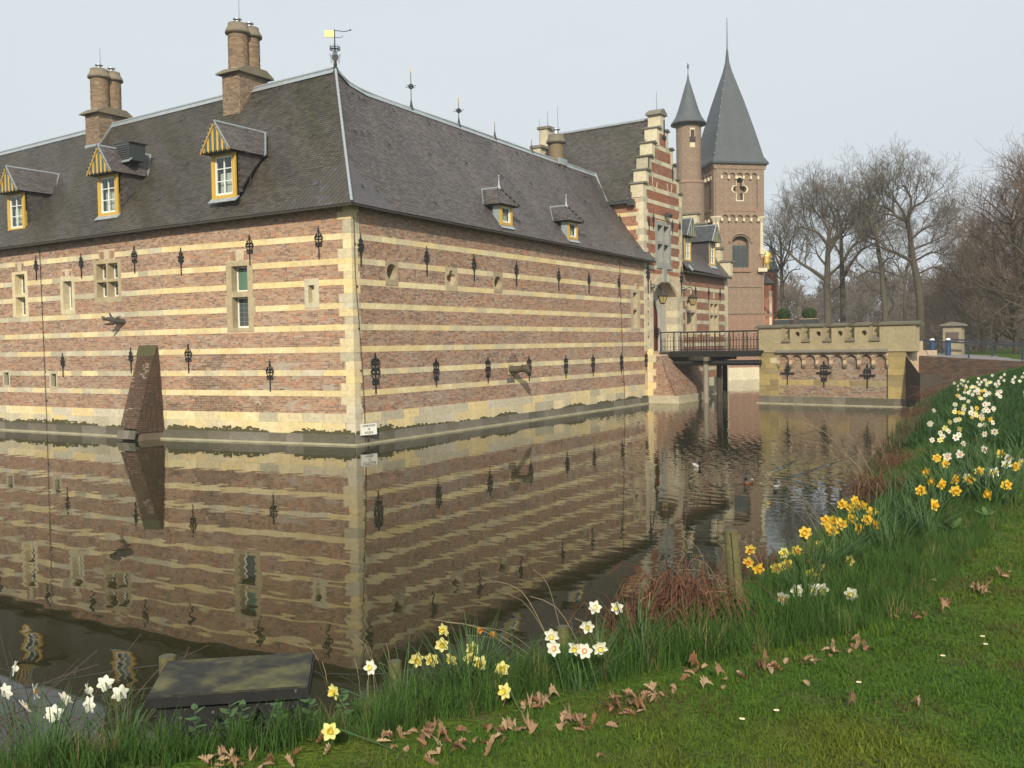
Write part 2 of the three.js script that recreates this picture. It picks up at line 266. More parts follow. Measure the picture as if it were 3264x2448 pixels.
// stone-framed windows. o: surround rect, lights: list of opening rects, F: wall frame
function stoneWindow(owner, F, sur, lights, o = {}) {
  const depth = o.depth ?? 0.26, proud = o.proud ?? 0.014, list = [], mt = o.mat ?? pick(MAT.surround);
  list.push(ext(S(sur), -0.42, proud, lights.map(S)));
  if (o.ears) for (const [a, b, c, d] of o.ears) list.push(box2(a, b, c, d, -0.02, proud));
  const w = inFrame(mesh(owner, 'window', list, mt), F);
  for (const L of lights) {
    const t = 0.045, fr = [box2(L[0], L[0] + t, L[2], L[3], -depth - 0.05, -depth), box2(L[1] - t, L[1], L[2], L[3], -depth - 0.05, -depth), box2(L[0] + t, L[1] - t, L[2], L[2] + t + 0.015, -depth - 0.05, -depth), box2(L[0] + t, L[1] - t, L[3] - t, L[3], -depth - 0.05, -depth)];
    mesh(w, 'frame', fr, MAT.white);
    const px = [L[0] + t, L[1] - t, L[2] + t + 0.015, L[3] - t];
    mesh(w, 'pane', box2(...px, -depth - 0.03, -depth - 0.022), o.pane ?? MAT.leadglass);
    const cames = []; const nx = o.nx ?? 3, ny = Math.max(2, Math.round((px[3] - px[2]) / 0.14));
    for (let i = 1; i < nx; i++) { const x = lerp(px[0], px[1], i / nx); cames.push(box2(x - 0.004, x + 0.004, px[2], px[3], -depth - 0.021, -depth - 0.015)); }
    for (let i = 1; i < ny; i++) { const y = lerp(px[2], px[3], i / ny); cames.push(box2(px[0], px[1], y - 0.004, y + 0.004, -depth - 0.022, -depth - 0.016)); }
    mesh(w, 'leading', cames, MAT.lead);
  }
  return w;
}
// wrought-iron wall anchors, three patterns, about 0.95 m high, centred on the boss
function scroll(cx, cy, r, dir, turns = 1.35, w = 0.02) { const p = []; for (let i = 0; i <= 14; i++) { const a = i / 14 * turns * Math.PI * 2, q = r * (1 - 0.55 * i / 14); p.push([cx + dir * Math.cos(a) * q, cy + Math.sin(a) * q, 0.035]); } return tube(p, w, 4, 14); }
const anchorGeos = (() => {
  const lobed = (h, w, n, base) => { const L = [], R = []; for (let i = 0; i <= 26; i++) { const t = i / 26, env = Math.sin(Math.PI * Math.pow(t, 0.75)) * w * (0.72 + 0.28 * Math.cos(t * n * Math.PI * 2)); L.push([-Math.max(0.008, env), base + t * h]); R.unshift([Math.max(0.008, env), base + t * h]); } return shapeOf([...L, ...R]); };
  const leaf = merge([ext(lobed(0.56, 0.155, 4, -0.12), 0.015, 0.05, [], 0.008), bar([0, -0.5, 0.03], [0, 0.0, 0.03], 0.035, 0.03), bar([0, 0.4, 0.03], [0, 0.52, 0.03], 0.025, 0.02), ball(0.035, 0, 0.2, 0.055, 8), ball(0.03, -0.07, 0.08, 0.05, 6), ball(0.03, 0.07, 0.08, 0.05, 6), bar([0, -0.35, -0.05], [0, -0.35, 0.03], 0.03)]);
  const curl = merge([bar([0, -0.55, 0.03], [0, 0.42, 0.03], 0.032, 0.03), ext(lobed(0.2, 0.06, 1, 0.34), 0.02, 0.045, [], 0.006), ...[-1, 1].flatMap((d) => [scroll(d * 0.085, 0.18, 0.085, d), scroll(d * 0.075, -0.06, 0.075, -d), tube([[d * 0.165, 0.17, 0.035], [d * 0.13, 0.06, 0.035], [d * 0.02, -0.03, 0.035]], 0.018, 4, 8), tube([[d * 0.06, 0.33, 0.035], [d * 0.12, 0.3, 0.035], [d * 0.09, 0.25, 0.035]], 0.016, 4, 6)])]);
  const twin = merge([bar([0, -0.62, 0.03], [0, 0.42, 0.03], 0.034, 0.03), ext(lobed(0.17, 0.07, 1, 0.36), 0.02, 0.045, [], 0.006), ...[-1, 1].flatMap((d) => [scroll(d * 0.09, 0.27, 0.09, d), scroll(d * 0.1, 0.0, 0.095, d), scroll(d * 0.085, -0.3, 0.075, -d), tube([[d * 0.18, 0.26, 0.035], [d * 0.14, 0.13, 0.035], [d * 0.02, 0.05, 0.035]], 0.02, 4, 8), tube([[d * 0.195, -0.02, 0.035], [d * 0.14, -0.15, 0.035], [d * 0.03, -0.24, 0.035]], 0.02, 4, 8)])]);
  return [leaf, curl, twin];
})();
function anchor(owner, F, x, y, type, s = 1, m = MAT.iron) { const a = mesh(owner, 'wall_anchor', anchorGeos[type], m); a.position.copy(V(x, y, 0.005).applyMatrix4(frameMatrix(F))); a.rotation.y = F.ry; a.scale.set(s, s, 1); return a; }

// slates laid in rows over a ruled slope between an eave line and a ridge line
function polyAt(P, t) { const n = P.length - 1, i = Math.min(n - 1, Math.floor(t * n)), f = t * n - i; return V(...P[i]).lerp(V(...P[i + 1]), f); }
function slopePoint(E, G, u, v, bell = 0) { const p = polyAt(E, u).lerp(polyAt(G, u), v); if (bell) p.y -= bell * Math.sin(Math.PI * Math.min(1, v)) ; return p; }
function slopeSheet(E, G, nu, nv, bell = 0) { // smooth sheet with its underside left open
  const q = [], P = (i, j) => slopePoint(E, G, i / nu, j / nv, bell).toArray();
  for (let i = 0; i < nu; i++) for (let j = 0; j < nv; j++) q.push([P(i, j), P(i + 1, j), P(i + 1, j + 1), P(i, j + 1)]);
  return tris(q);
}
function slates(E, G, rows, w, tone, skip, bell = 0, flip = false) {
  const out = [], nseg = 60;
  for (let k = 0; k < rows; k++) {
    const v = (k + 0.5) / rows, pts = []; for (let i = 0; i <= nseg; i++) pts.push(slopePoint(E, G, i / nseg, v, bell));
    const cum = [0]; for (let i = 1; i <= nseg; i++) cum.push(cum[i - 1] + pts[i].distanceTo(pts[i - 1]));
    const total = cum[nseg]; let s = (k % 2 ? 0.5 : 0) * w + 0.02, i = 0;
    while (s < total - 0.04) {
      while (i < nseg - 1 && cum[i + 1] < s) i++;
      const f = (s - cum[i]) / (cum[i + 1] - cum[i]), p = pts[i].clone().lerp(pts[i + 1], f), u = (i + f) / nseg;
      const tx = pts[i + 1].clone().sub(pts[i]).normalize(), up = slopePoint(E, G, u, Math.min(1, v + 0.02), bell).sub(slopePoint(E, G, u, Math.max(0, v - 0.02), bell));
      up.addScaledVector(tx, -up.dot(tx)).normalize(); const n = new THREE.Vector3().crossVectors(tx, up); if (n.y < 0) n.negate();
      const h = polyAt(E, u).distanceTo(polyAt(G, u)) / rows, ww = w * rr(0.9, 0.97);
      if (!skip || !skip(p)) {
        const tilt = 0.085 + rr(-0.02, 0.02), nn = n.clone().addScaledVector(up, -tilt).normalize(), uu = up.clone().addScaledVector(n, -tilt).normalize(), xx = new THREE.Vector3().crossVectors(uu, nn);
        const m = M4().makeBasis(xx, uu, nn).scale(V(ww, h * 1.45, 0.014)).setPosition(p.clone().addScaledVector(n, 0.012 + rr(0, 0.004)).addScaledVector(up, h * 0.2));
        out.push({ m, p, c: tone(p) });
      }
      s += w;
    }
  }
  return out;
}
const slateMats = []; const slateTone = (base, moss, mossAmount, streak) => (p) => {
  const a = fbm(p.x * 0.9 + p.z * 0.8 + 30, p.y * 0.45 + 8, 4, 1e6, 61), st = fbm((p.x + p.z) * 2.3 + p.y * streak + 50, (p.x - p.z) * 0.3 + 20, 3, 1e6, 71), k = (0.66 + 0.6 * rnd()) * (0.72 + 0.56 * fbm((p.x + p.z) * 1.1 + p.y * 0.8 + 80, (p.x - p.z) * 0.25 + 5, 3, 1e6, 91)), mo = clamp((a * 0.55 + st * 0.6 - 0.62 + mossAmount) * 3.4);
  return col(lerp(base[0], moss[0], mo) * k, lerp(base[1], moss[1], mo) * k, lerp(base[2], moss[2], mo) * k);
};
const purple = [0.118, 0.099, 0.092], olive = [0.068, 0.059, 0.036], bluegrey = [0.075, 0.082, 0.088];
// keep the nearest `most` as meshes of their own under `parent`, the rest as one field
function nearestAsParts(parentOf, items, most, partName, fieldName, geo, material, matFor) {
  const s = [...items].sort((a, b) => a.dist - b.dist), near = s.slice(0, most), far = s.slice(most);
  for (const e of near) { const m = new THREE.Mesh(geo, matFor(e)); m.name = partName; m.castShadow = m.receiveShadow = true; m.applyMatrix4(e.m); parentOf(e).add(m); }
  const by = new Map(); for (const e of far) { const p = parentOf(e); if (!by.has(p)) by.set(p, []); by.get(p).push(e); }
  for (const [p, l] of by) copies(p, fieldName, geo, material, l);
}
// ---------------------------------------------------------------- the long striped castle wing with its corner
const wing = thing('castle_wing', 'long castle wing of brick striped with yellow stone, steep slate roof, in the moat', 'castle');
const bandTops = [6.53, 5.775, 5.135, 4.405, 3.74, 3.06, 2.335, 1.69], BH = 0.19, PL = 0.97;
const zonesFor = (top) => { const z = [[PL + 0.005, bandTops[7] - BH]]; for (let i = 7; i > 0; i--) z.push([bandTops[i], bandTops[i - 1] - BH]); z.push([bandTops[0], top]); return z; };
const allBricks = [], allBlocks = [];
const walls = [];
function wingWall(F, x0, x1, top, holes, surrounds, s, opts = {}) {
  const cut = holes.map((h) => h.r ? (() => { const p = new THREE.Path(); p.absarc(h.x, h.y, h.r, 0, Math.PI * 2, true); return p; })() : S(wider(h)));
  const wall = inFrame(mesh(wing, 'wall', ext([[x0, -1.4], [x1, -1.4], [x1, top], [x0, top]], -0.45, 0, cut), MAT.mortar), F); walls.push(wall);
  const mx = frameMatrix(F), skip = [...surrounds, ...(opts.skip ?? [])], tone = toneOf(brickTones, 1.1, 1.6, s, opts.bias ?? 0);
  const stain = opts.stain ?? (() => null);
  for (const b of courses(x0 + (opts.q0 ?? 0), x1 - (opts.q1 ?? 0), zonesFor(top - 0.02), skip, tone, s)) {
    const st = stain(b.x, b.y); if (st) { b.c.k *= st[0]; if (st[1]) { b.c.v = b.c.v.map((v, i) => lerp(v, [0.42, 0.37, 0.31][i], st[1])); } }
    const p = V(b.x, b.y, 0).applyMatrix4(mx); allBricks.push({ m: brickMatrix(b), c: toneColor(b.c), i: b.c.i, wall, dist: p.distanceTo(camPos) });
  }
  const addB = (l, choose) => { for (const b of l) { const p = V((b[0] + b[1]) / 2, (b[2] + b[3]) / 2, 0).applyMatrix4(mx); allBlocks.push({ b, mat: choose(b), wall, dist: p.distanceTo(camPos) }); } };
  const bandMat = opts.bandMat ?? ((b) => pick(MAT.band));
  bandTops.forEach((t, k) => addB(blocks(x0 + (opts.q0 ? 0.36 : 0), x1 - (opts.q1 ? 0.36 : 0), t - BH, t, -0.05, 0.012, skip), (b) => bandMat(b, k)));
  addB(blocks(x0 + (opts.q0 ? 0.36 : 0), x1 - (opts.q1 ? 0.36 : 0), 0.68, PL, -0.05, 0.02, skip, 0.7, 1.3), (b) => rnd() < 0.3 ? pick(MAT.greyband) : pick(MAT.band));
  addB(blocks(x0 + (opts.q0 ? 0.36 : 0), x1 - (opts.q1 ? 0.36 : 0), 0.33, 0.68, -0.05, 0.022, skip, 0.6, 1.2), (b) => { const u = fbm(b[0] * 0.5 + s, 3, 2, 1e6, 4) + (opts.dirt ?? 0); return rnd() < u * 0.55 ? pick(MAT.greyband) : pick(MAT.band); });
  addB(blocks(x0, x1, 0.06, 0.33, -0.05, 0.05, skip, 0.5, 1.0), (b) => pick(MAT.darkstone));
  return wall;
}
// openings: [x0, x1, y0, y1] in each wall's own frame
const tall = [[-4.72, -4.06, 4.9, 5.73], [-4.72, -4.06, 3.72, 4.72]], four = [[-3.56, -3.0, 5.6, 6.15], [-2.92, -2.36, 5.6, 6.15], [-3.56, -3.0, 4.97, 5.5], [-2.92, -2.36, 4.97, 5.5]];
const winB = [[-5.57, -5.04, 4.6, 5.64]], winA = [[-8.6, -7.97, 5.28, 6.05], [-8.6, -7.97, 4.46, 5.17]];
const slit = [[20.32, 20.78, 4.74, 5.46], [20.32, 20.78, 3.76, 4.62]];
const surTall = [-4.95, -3.84, 3.6, 5.88], surFour = [-3.72, -2.18, 4.78, 6.28], surB = [-5.74, -4.88, 4.42, 5.8], surA = [-8.8, -7.78, 4.4, 6.14], surSlit = [20.06, 21.1, 3.64, 5.58];
const ocu = [{ x: 1.92, y: 5.43, r: 0.28 }, { x: 8.25, y: 5.37, r: 0.27 }];
const stainR = (x, y) => { if (Math.hypot((x - 9.2) * 1.2, y - 2.2) < 0.42 + 0.15 * fbm(x * 4, y * 4, 2)) return [0.5, 0]; if (fbm(x * 0.8 + 70, y * 1.6, 3) > 0.66 && y < 3) return [1.05, 0.3]; return null; };
wingWall(FR, 0, 22.0, 7.45, [ocu[0], ocu[1], [5.0, 5.42, 5.2, 5.62], ...slit], [{ ...ocu[0], r: 0.3 }, { ...ocu[1], r: 0.3 }, [1.6, 2.26, 5.0, 5.775], [7.95, 8.55, 4.945, 5.775], [4.86, 5.6, 4.945, 5.775], surSlit], 3, { q0: 0.3, stain: stainR });
const stainL1 = (x, y) => {
  if (y > 1.0 && y < 2.9 && x < -3.2) { const d = fbm(x * 1.1 + 5, y * 1.8, 3, 1e6, 91); if (d > 0.56) return [0.62, 0]; }
  if (y > 0.95 && y < 2.6 && x > -4) { const d = fbm(x * 2.2 + 15, y * 3.4, 4, 1e6, 93); if (d > 0.6) return [1.1, 0.75]; }
  return null;
};
wingWall(FL1, -7.74, 0, 7.5, [...tall, [-1.65, -1.42, 4.44, 4.99]], [surTall, [-1.8, -1.24, 4.28, 5.18], [-4.83, -3.9, 5.88, 6.25]], 11, { q1: 0.3, stain: stainL1, bias: 0.04, bandMat: (b, k) => k === 6 ? (hash(b[0] * 10, 2, 2) < 0.45 ? pick(MAT.greyband) : pick(MAT.band)) : pick(MAT.band.slice(0, 3)) });
wingWall(FL2, -14.5, 0, 7.3, [...four, ...winB, ...winA, [-9.58, -9.27, 1.78, 2.27], [-6.5, -6.19, 1.74, 2.22]], [surFour, surB, surA, [-9.68, -9.18, 1.69, 2.335], [-6.6, -6.08, 1.66, 2.3], [-3.4, -2.5, 6.28, 6.64], [-8.55, -8.0, 6.14, 6.5], [-5.6, -5.0, 5.8, 6.05]], 23, { bias: -0.03, dirt: 0.5, bandMat: () => rnd() < 0.5 ? pick(MAT.greyband) : pick(MAT.band.slice(1)) });
nearestAsParts((e) => e.wall, allBricks, 300, 'brick', 'bricks', frontBox, MAT.brick, (e) => brickMats[e.i]);
{ // stone courses: the nearest as stones of their own, the rest joined
  const s = [...allBlocks].sort((a, b) => a.dist - b.dist); const rest = new Map();
  s.forEach((e, i) => { if (i < 300) mesh(e.wall, 'stone_block', blockGeo(e.b), e.mat); else { const k = e.wall.uuid + e.mat.uuid; if (!rest.has(k)) rest.set(k, { e, l: [] }); rest.get(k).l.push(box2(...e.b)); } });
  for (const { e, l } of rest.values()) mesh(e.wall, 'stone_blocks', l, e.mat, 'stuff');
}
// corner quoins, long and short in turn, standing a little proud of both faces
{
  const dR = [1, 0], dL = [-0.1105, -0.9939], nLx = -0.9939, nLz = 0.1105; let y = 0.33, k = 0;
  const cuts = [0.33, 0.68, PL]; for (let i = 7; i >= 0; i--) { cuts.push(bandTops[i] - BH, bandTops[i]); } cuts.push(6.95, 7.42);
  const ys = []; for (let i = 0; i < cuts.length - 1; i++) { const n = Math.max(1, Math.round((cuts[i + 1] - cuts[i]) / 0.3)); for (let j = 0; j < n; j++) ys.push([lerp(cuts[i], cuts[i + 1], j / n), lerp(cuts[i], cuts[i + 1], (j + 1) / n)]); }
  for (const [a, b] of ys) {
    const band = b - a < 0.2 && k > 2, p = k < 3 ? 0.024 : 0.014, la = band ? 0.37 : (k % 2 ? 0.27 : 0.36), lb = band ? 0.37 : (k % 2 ? 0.5 : 0.3), q = 0.12;
    const c = [nLx * p + dL[0] * -p * 0.9 + 0, p]; // outer corner
    const pts = [[c[0], -p], [la, -p], [la, q], [q, q], [dL[0] * lb + q, -dL[1] * lb], [dL[0] * lb + nLx * p, -dL[1] * lb - nLz * p]];
    const g = ext(pts.map(([x, z]) => [x, z]).reverse(), a + 0.002, b - 0.002); g.rotateX(-Math.PI / 2);
    mesh(wing, 'quoin_stone', [g], k < 3 ? pick(MAT.greyband) : (rnd() < 0.25 ? pick(MAT.greyband) : pick(MAT.band))); k++;
  }
}
for (const [F, a, b] of [[FR, -0.1, 22.1], [FL1, -7.8, 0.1], [FL2, -14.5, 0.05]]) { inFrame(mesh(wing, 'footing', [box2(a, b, -0.6, 0.055, -0.3, 0.15)], MAT.ledge), F); inFrame(mesh(wing, 'moss_course', mossStrip(a + 0.15, b - 0.15, F), MAT.moss, 'stuff'), F); }
function mossStrip(a, b, F) { // moss and algae cushions clinging to the stones above the waterline
  const out = []; const n = Math.round((b - a) * 95);
  for (let i = 0; i < n; i++) { const x = rr(a, b), d = fbm(x * 0.7 + F.pos[2] * 3 + 11, 5 + F.ry, 3, 1e6, 17), w = rr(0.03, 0.13), h = rr(0.015, 0.05), hi = clamp((d - 0.3) * 1.1) * 0.4 + 0.03, y = 0.33 + rnd() * rnd() * hi; if (rnd() > clamp((d - 0.33) * 4.5)) continue; const g = new THREE.IcosahedronGeometry(1, 0); g.scale(w, h, 0.012).translate(x, y, 0.024); out.push(g); }
  return out;
}
// windows and small openings
stoneWindow(wing, FL1, surTall, tall.slice(0, 1).concat(tall.slice(1)), { pane: MAT.leadglass, ears: [[-5.02, -4.95, 4.4, 4.75], [-3.84, -3.76, 4.15, 4.7]] });
{ const g = inFrame(mesh(wing, 'window_blind', [box2(-4.66, -4.12, 4.97, 5.6, -0.285, -0.27)], MAT.greenglass), FL1); g.userData.label = 'green leaded upper pane'; }
stoneWindow(wing, FL2, surFour, four, { nx: 2 }); stoneWindow(wing, FL2, surB, winB, { nx: 2, mat: MAT.band[4] }); stoneWindow(wing, FL2, surA, winA, { nx: 2, mat: MAT.band[3] });
stoneWindow(wing, FR, surSlit, slit, { nx: 2, mat: MAT.surround[2] });
for (const [x0, x1, y0, y1] of [[-9.58, -9.27, 1.78, 2.27], [-6.5, -6.19, 1.74, 2.22]]) { const w = inFrame(mesh(wing, 'barred_opening', ext(S([x0 - 0.1, x1 + 0.1, y0 - 0.08, y1 + 0.1]), -0.42, 0.012, [S([x0, x1, y0, y1])]), MAT.greyband[1]), FL2); for (let i = 1; i < 4; i++) { const x = lerp(x0, x1, i / 4); mesh(w, 'bar', box2(x - 0.01, x + 0.01, y0, y1, -0.12, -0.1), MAT.iron); } mesh(w, 'pane', box2(x0, x1, y0, y1, -0.32, -0.31), MAT.leadglass); }
{ const w = inFrame(mesh(wing, 'blind_niche', [ext(S([-1.8, -1.24, 4.28, 5.18]), -0.4, 0.013, [S([-1.65, -1.42, 4.44, 4.99])]), box2(-1.66, -1.41, 4.43, 5.0, -0.3, -0.2)], MAT.greyband[0]), FL1); }
// flat relieving arches of upright bricks with a keystone
function reliefArch(F, xa, xb, y, h, fan = 0.25) {
  const mid = (xa + xb) / 2, key = 0.11, n = Math.round((xb - xa) / 0.062), a = inFrame(mesh(wing, 'window_arch', ext([[mid - key * 0.7, y], [mid + key * 0.7, y], [mid + key, y + h + 0.03], [mid - key, y + h + 0.03]], -0.03, 0.016), MAT.greyband[0]), F);
  for (let i = 0; i < n; i++) { const x = lerp(xa, xb, (i + 0.5) / n), t = (x - mid) / (xb - xa) * 2; if (Math.abs(x - mid) < key + 0.02) continue; const b = mesh(a, 'arch_brick', bx(0.05, h - Math.abs(t) * 0.05, 0.04, 0, 0, 0, 0, 0, -t * fan), brickMats[Math.floor(rnd() * 6)]); b.position.set(x + t * 0.02, y + h / 2, -0.008); }
  return a;
}
reliefArch(FL1, -4.78, -3.95, 5.9, 0.33); reliefArch(FL2, -3.35, -2.55, 6.3, 0.3); reliefArch(FL2, -8.52, -8.03, 6.15, 0.32); reliefArch(FL2, -5.56, -5.06, 5.82, 0.2); reliefArch(FR, 20.15, 21.0, 5.6, 0.28);
// the round and quatrefoil openings of the long face
for (const o of ocu) {
  const p = new THREE.Path(); p.absarc(o.x, o.y, o.r - 0.02, 0, Math.PI * 2, true); const q = 0.33;
  const w = inFrame(mesh(wing, 'round_opening', ext([[o.x - q, 5.0], [o.x + q, 5.0], [o.x + q, 5.775], [o.x - q, 5.775]], -0.44, 0.014, [p]), MAT.surround[1]), FR);
  mesh(w, 'blank_back', new THREE.CylinderGeometry(o.r, o.r, 0.04, 24).rotateX(Math.PI / 2).translate(o.x, o.y, -0.42), MAT.surround[0]);
}
{
  const x = 5.22, y = 5.4, lobes = []; for (let i = 0; i <= 48; i++) { const a = i / 48 * Math.PI * 2, r = 0.19 + 0.085 * Math.abs(Math.cos(2 * a)) * (Math.cos(4 * a) > -0.2 ? 1 : 0.4); lobes.push([x + r * Math.cos(a), y + r * Math.sin(a)]); }
  const w = inFrame(mesh(wing, 'quatrefoil_opening', ext([[4.86, 4.945], [5.6, 4.945], [5.6, 5.775], [4.86, 5.775]], -0.3, 0.014, [lobes]), MAT.surround[2]), FR);
  mesh(w, 'blank_back', box2(4.9, 5.56, 5.0, 5.75, -0.5, -0.31), MAT.surround[0]);
}
// wall anchors
for (const [x, y, t] of [[0.4, 6.02, 0], [3.78, 5.9, 0], [6.63, 5.84, 0], [9.56, 5.8, 0], [12.93, 5.73, 0], [15.67, 5.72, 0], [18.71, 5.72, 0]]) anchor(wing, FR, x, y, t, 0.98);
for (const [x, y] of [[0.97, 2.25], [4.19, 2.17], [7.43, 2.15], [10.41, 2.12], [13.44, 2.1], [15.96, 2.1], [18.88, 2.12], [21.7, 2.15]]) anchor(wing, FR, x, y, 2, x < 2 ? 1.12 : 0.86);
for (const [x, y, t] of [[-6.86, 6.0, 0], [-3.92, 6.22, 1], [-1.19, 6.28, 1], [-6.66, 2.75, 1], [-3.23, 2.15, 1]]) anchor(wing, FL1, x, y, t, 0.9);
for (const [x, y, t] of [[-7.17, 6.2, 0], [-4.4, 6.15, 0], [-1.4, 6.2, 1], [-5.71, 2.55, 0], [-1.76, 2.7, 0], [-10.4, 6.2, 0]]) anchor(wing, FL2, x, y, t, 0.88);
// lightning conductors down the walls
for (const [F, pts] of [[FR, [[0.1, 7.0, 0.04], [0.12, 5.2, 0.04], [0.24, 3.7, 0.04], [0.36, 1.7, 0.05], [0.38, -0.1, 0.07]]], [FR, [[18.8, 6.9, 0.04], [18.95, 3.5, 0.04], [19.15, -0.1, 0.08]]], [FL2, [[-6.9, 6.9, 0.04], [-6.85, 3, 0.04], [-6.77, -0.1, 0.08]]]]) { const c = inFrame(mesh(wing, 'lightning_conductor', [tube(pts, 0.011, 5, 24), ...[6.2, 4.9, 3.6, 2.3, 1.2].map((y) => bx(0.04, 0.05, 0.05, lerp(pts[0][0], pts[pts.length - 1][0], 1 - y / 7) + 0.0, y, 0.03))], MAT.rust), F); }
// the leaning brick buttress at the bend
{
  const F = FL2, xa = -1.27, xb = -0.34, out = (y) => lerp(1.06, 0.03, clamp(y / 3.22));
  const g = tris([[[xa, -0.8, out(-0.8)], [xb, -0.8, out(-0.8)], [xb, 3.22, 0.03], [xa, 3.22, 0.03]], [[xb, -0.8, out(-0.8)], [xb + 0.28, -0.8, -0.1], [xb + 0.06, 3.22, -0.1], [xb, 3.22, 0.03]], [[xa, -0.8, -0.1], [xa, -0.8, out(-0.8)], [xa, 3.22, 0.03], [xa, 3.22, -0.1]], [[xa, 3.22, 0.03], [xb, 3.22, 0.03], [xb + 0.06, 3.22, -0.1], [xa, 3.22, -0.1]]]);
  const bt = inFrame(mesh(wing, 'buttress', g, stoneMat(0.15, 0.115, 0.08)), F), list = [], th = Math.atan2(1.03, 3.22), tone = toneOf([[0.115, 0.066, 0.042], [0.135, 0.072, 0.046], [0.1, 0.07, 0.038], [0.16, 0.095, 0.06]], 1, 1, 77);
  const L = Math.hypot(3.22, 1.03), q = new THREE.Quaternion().setFromEuler(new THREE.Euler(-th, 0, 0)), side = Math.atan2(0.5, 1);
  for (const b of courses(xa + 0.02, xb - 0.02, [[0.42, L - 0.35]], [], tone, 5)) { const t = b.y / L, pale = rnd() < 0.3 * step(0.5, 0.62, fbm(b.x * 3, b.y * 2, 3, 1e6, 5)) && b.y < 2.7; list.push({ m: M4().compose(V(b.x, b.y * Math.cos(th), out(b.y * Math.cos(th)) - 0.005), q, V(b.w, b.h, 0.035)), c: pale ? col(0.3, 0.23, 0.17) : toneColor(b.c) }); }
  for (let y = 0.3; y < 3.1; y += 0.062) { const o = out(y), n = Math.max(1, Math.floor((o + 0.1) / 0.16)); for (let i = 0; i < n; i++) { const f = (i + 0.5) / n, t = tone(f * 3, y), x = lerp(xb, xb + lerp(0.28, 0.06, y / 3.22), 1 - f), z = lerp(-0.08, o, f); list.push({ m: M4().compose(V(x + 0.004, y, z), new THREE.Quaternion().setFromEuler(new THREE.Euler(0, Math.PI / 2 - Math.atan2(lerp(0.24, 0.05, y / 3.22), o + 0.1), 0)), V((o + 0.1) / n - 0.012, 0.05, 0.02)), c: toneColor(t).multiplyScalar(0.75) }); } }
  copies(bt, 'bricks', unitBox, MAT.brick, list);
  mesh(bt, 'capstone', [bx(xb - xa + 0.02, 0.4, 0.05, (xa + xb) / 2, 3.02, out(3.02) + 0.005, -th, 0, 0)], MAT.moss); for (let i = 0; i < 3; i++) mesh(bt, 'foot_stone', [bx(0.3, 0.3, 0.05, xa + 0.155 + i * 0.31, 0.2, out(0.2) + 0.015, -th, 0, 0)], MAT.darkstone[i]);
}
// gargoyles
{
  const g = blob([[0, 0, -0.1, 0.15, 0, 0, 0.3, 0.135], [0, 0, 0.3, 0.135, 0, 0.03, 0.62, 0.12], [0, 0.04, 0.62, 0.14, 0, 0.03, 0.72, 0.135], [0, -0.02, 0.74, 0.1, 0, -0.07, 0.84, 0.06], [-0.1, 0.13, 0.66, 0.05, -0.14, 0.17, 0.6, 0.025], [0.1, 0.13, 0.66, 0.05, 0.14, 0.17, 0.6, 0.025], [-0.07, 0.05, 0.77, 0.03, -0.07, 0.05, 0.79, 0.03], [0.07, 0.05, 0.77, 0.03, 0.07, 0.05, 0.79, 0.03], [0, -0.12, 0.7, 0.05, 0, -0.13, 0.8, 0.035]], 0.95, 72, 0.03);
  const a = mesh(wing, 'gargoyle', [g], stoneMat(0.095, 0.078, 0.045)); a.position.set(9.05, 2.08, 0); a.userData.label = 'mossy stone beast-head water spout';
  mesh(a, 'backplate', [box2(-0.2, 0.2, -0.2, 0.2, -0.05, 0.015)], MAT.surround[2]); mesh(a, 'drip_stone', [box2(-0.28, 0.28, -0.52, -0.33, -0.03, 0.02)], MAT.darkstone[0]);
  const d = blob([[0, 0, -0.1, 0.1, 0, 0.02, 0.22, 0.1], [0, 0.03, 0.22, 0.1, 0, 0.05, 0.4, 0.1], [0, 0.09, 0.42, 0.085, 0, 0.1, 0.68, 0.05], [0, 0.12, 0.68, 0.05, 0, 0.17, 0.74, 0.03], [0, -0.05, 0.38, 0.07, 0, -0.09, 0.64, 0.035], [0.05, 0.14, 0.42, 0.035, 0.05, 0.32, 0.5, 0.008], [-0.05, 0.14, 0.42, 0.035, -0.05, 0.32, 0.5, 0.008], [0.07, 0.1, 0.3, 0.04, 0.13, 0.2, 0.14, 0.012], [-0.07, 0.1, 0.3, 0.04, -0.13, 0.2, 0.14, 0.012]], 0.85, 72, 0.025);
  const e = mesh(wing, 'gargoyle', [d], mat(0.07, 0.062, 0.05, 0.7)); e.position.copy(V(-2.1, 4.06, 0).applyMatrix4(frameMatrix(FL2))); e.rotation.y = FL2.ry - 0.35; e.userData.label = 'dark dragon-head water spout with open jaws';
  mesh(e, 'tongue', [bar([0, -0.01, 0.42], [0, -0.035, 0.6], 0.04, 0.012)], MAT.band[2]);
}
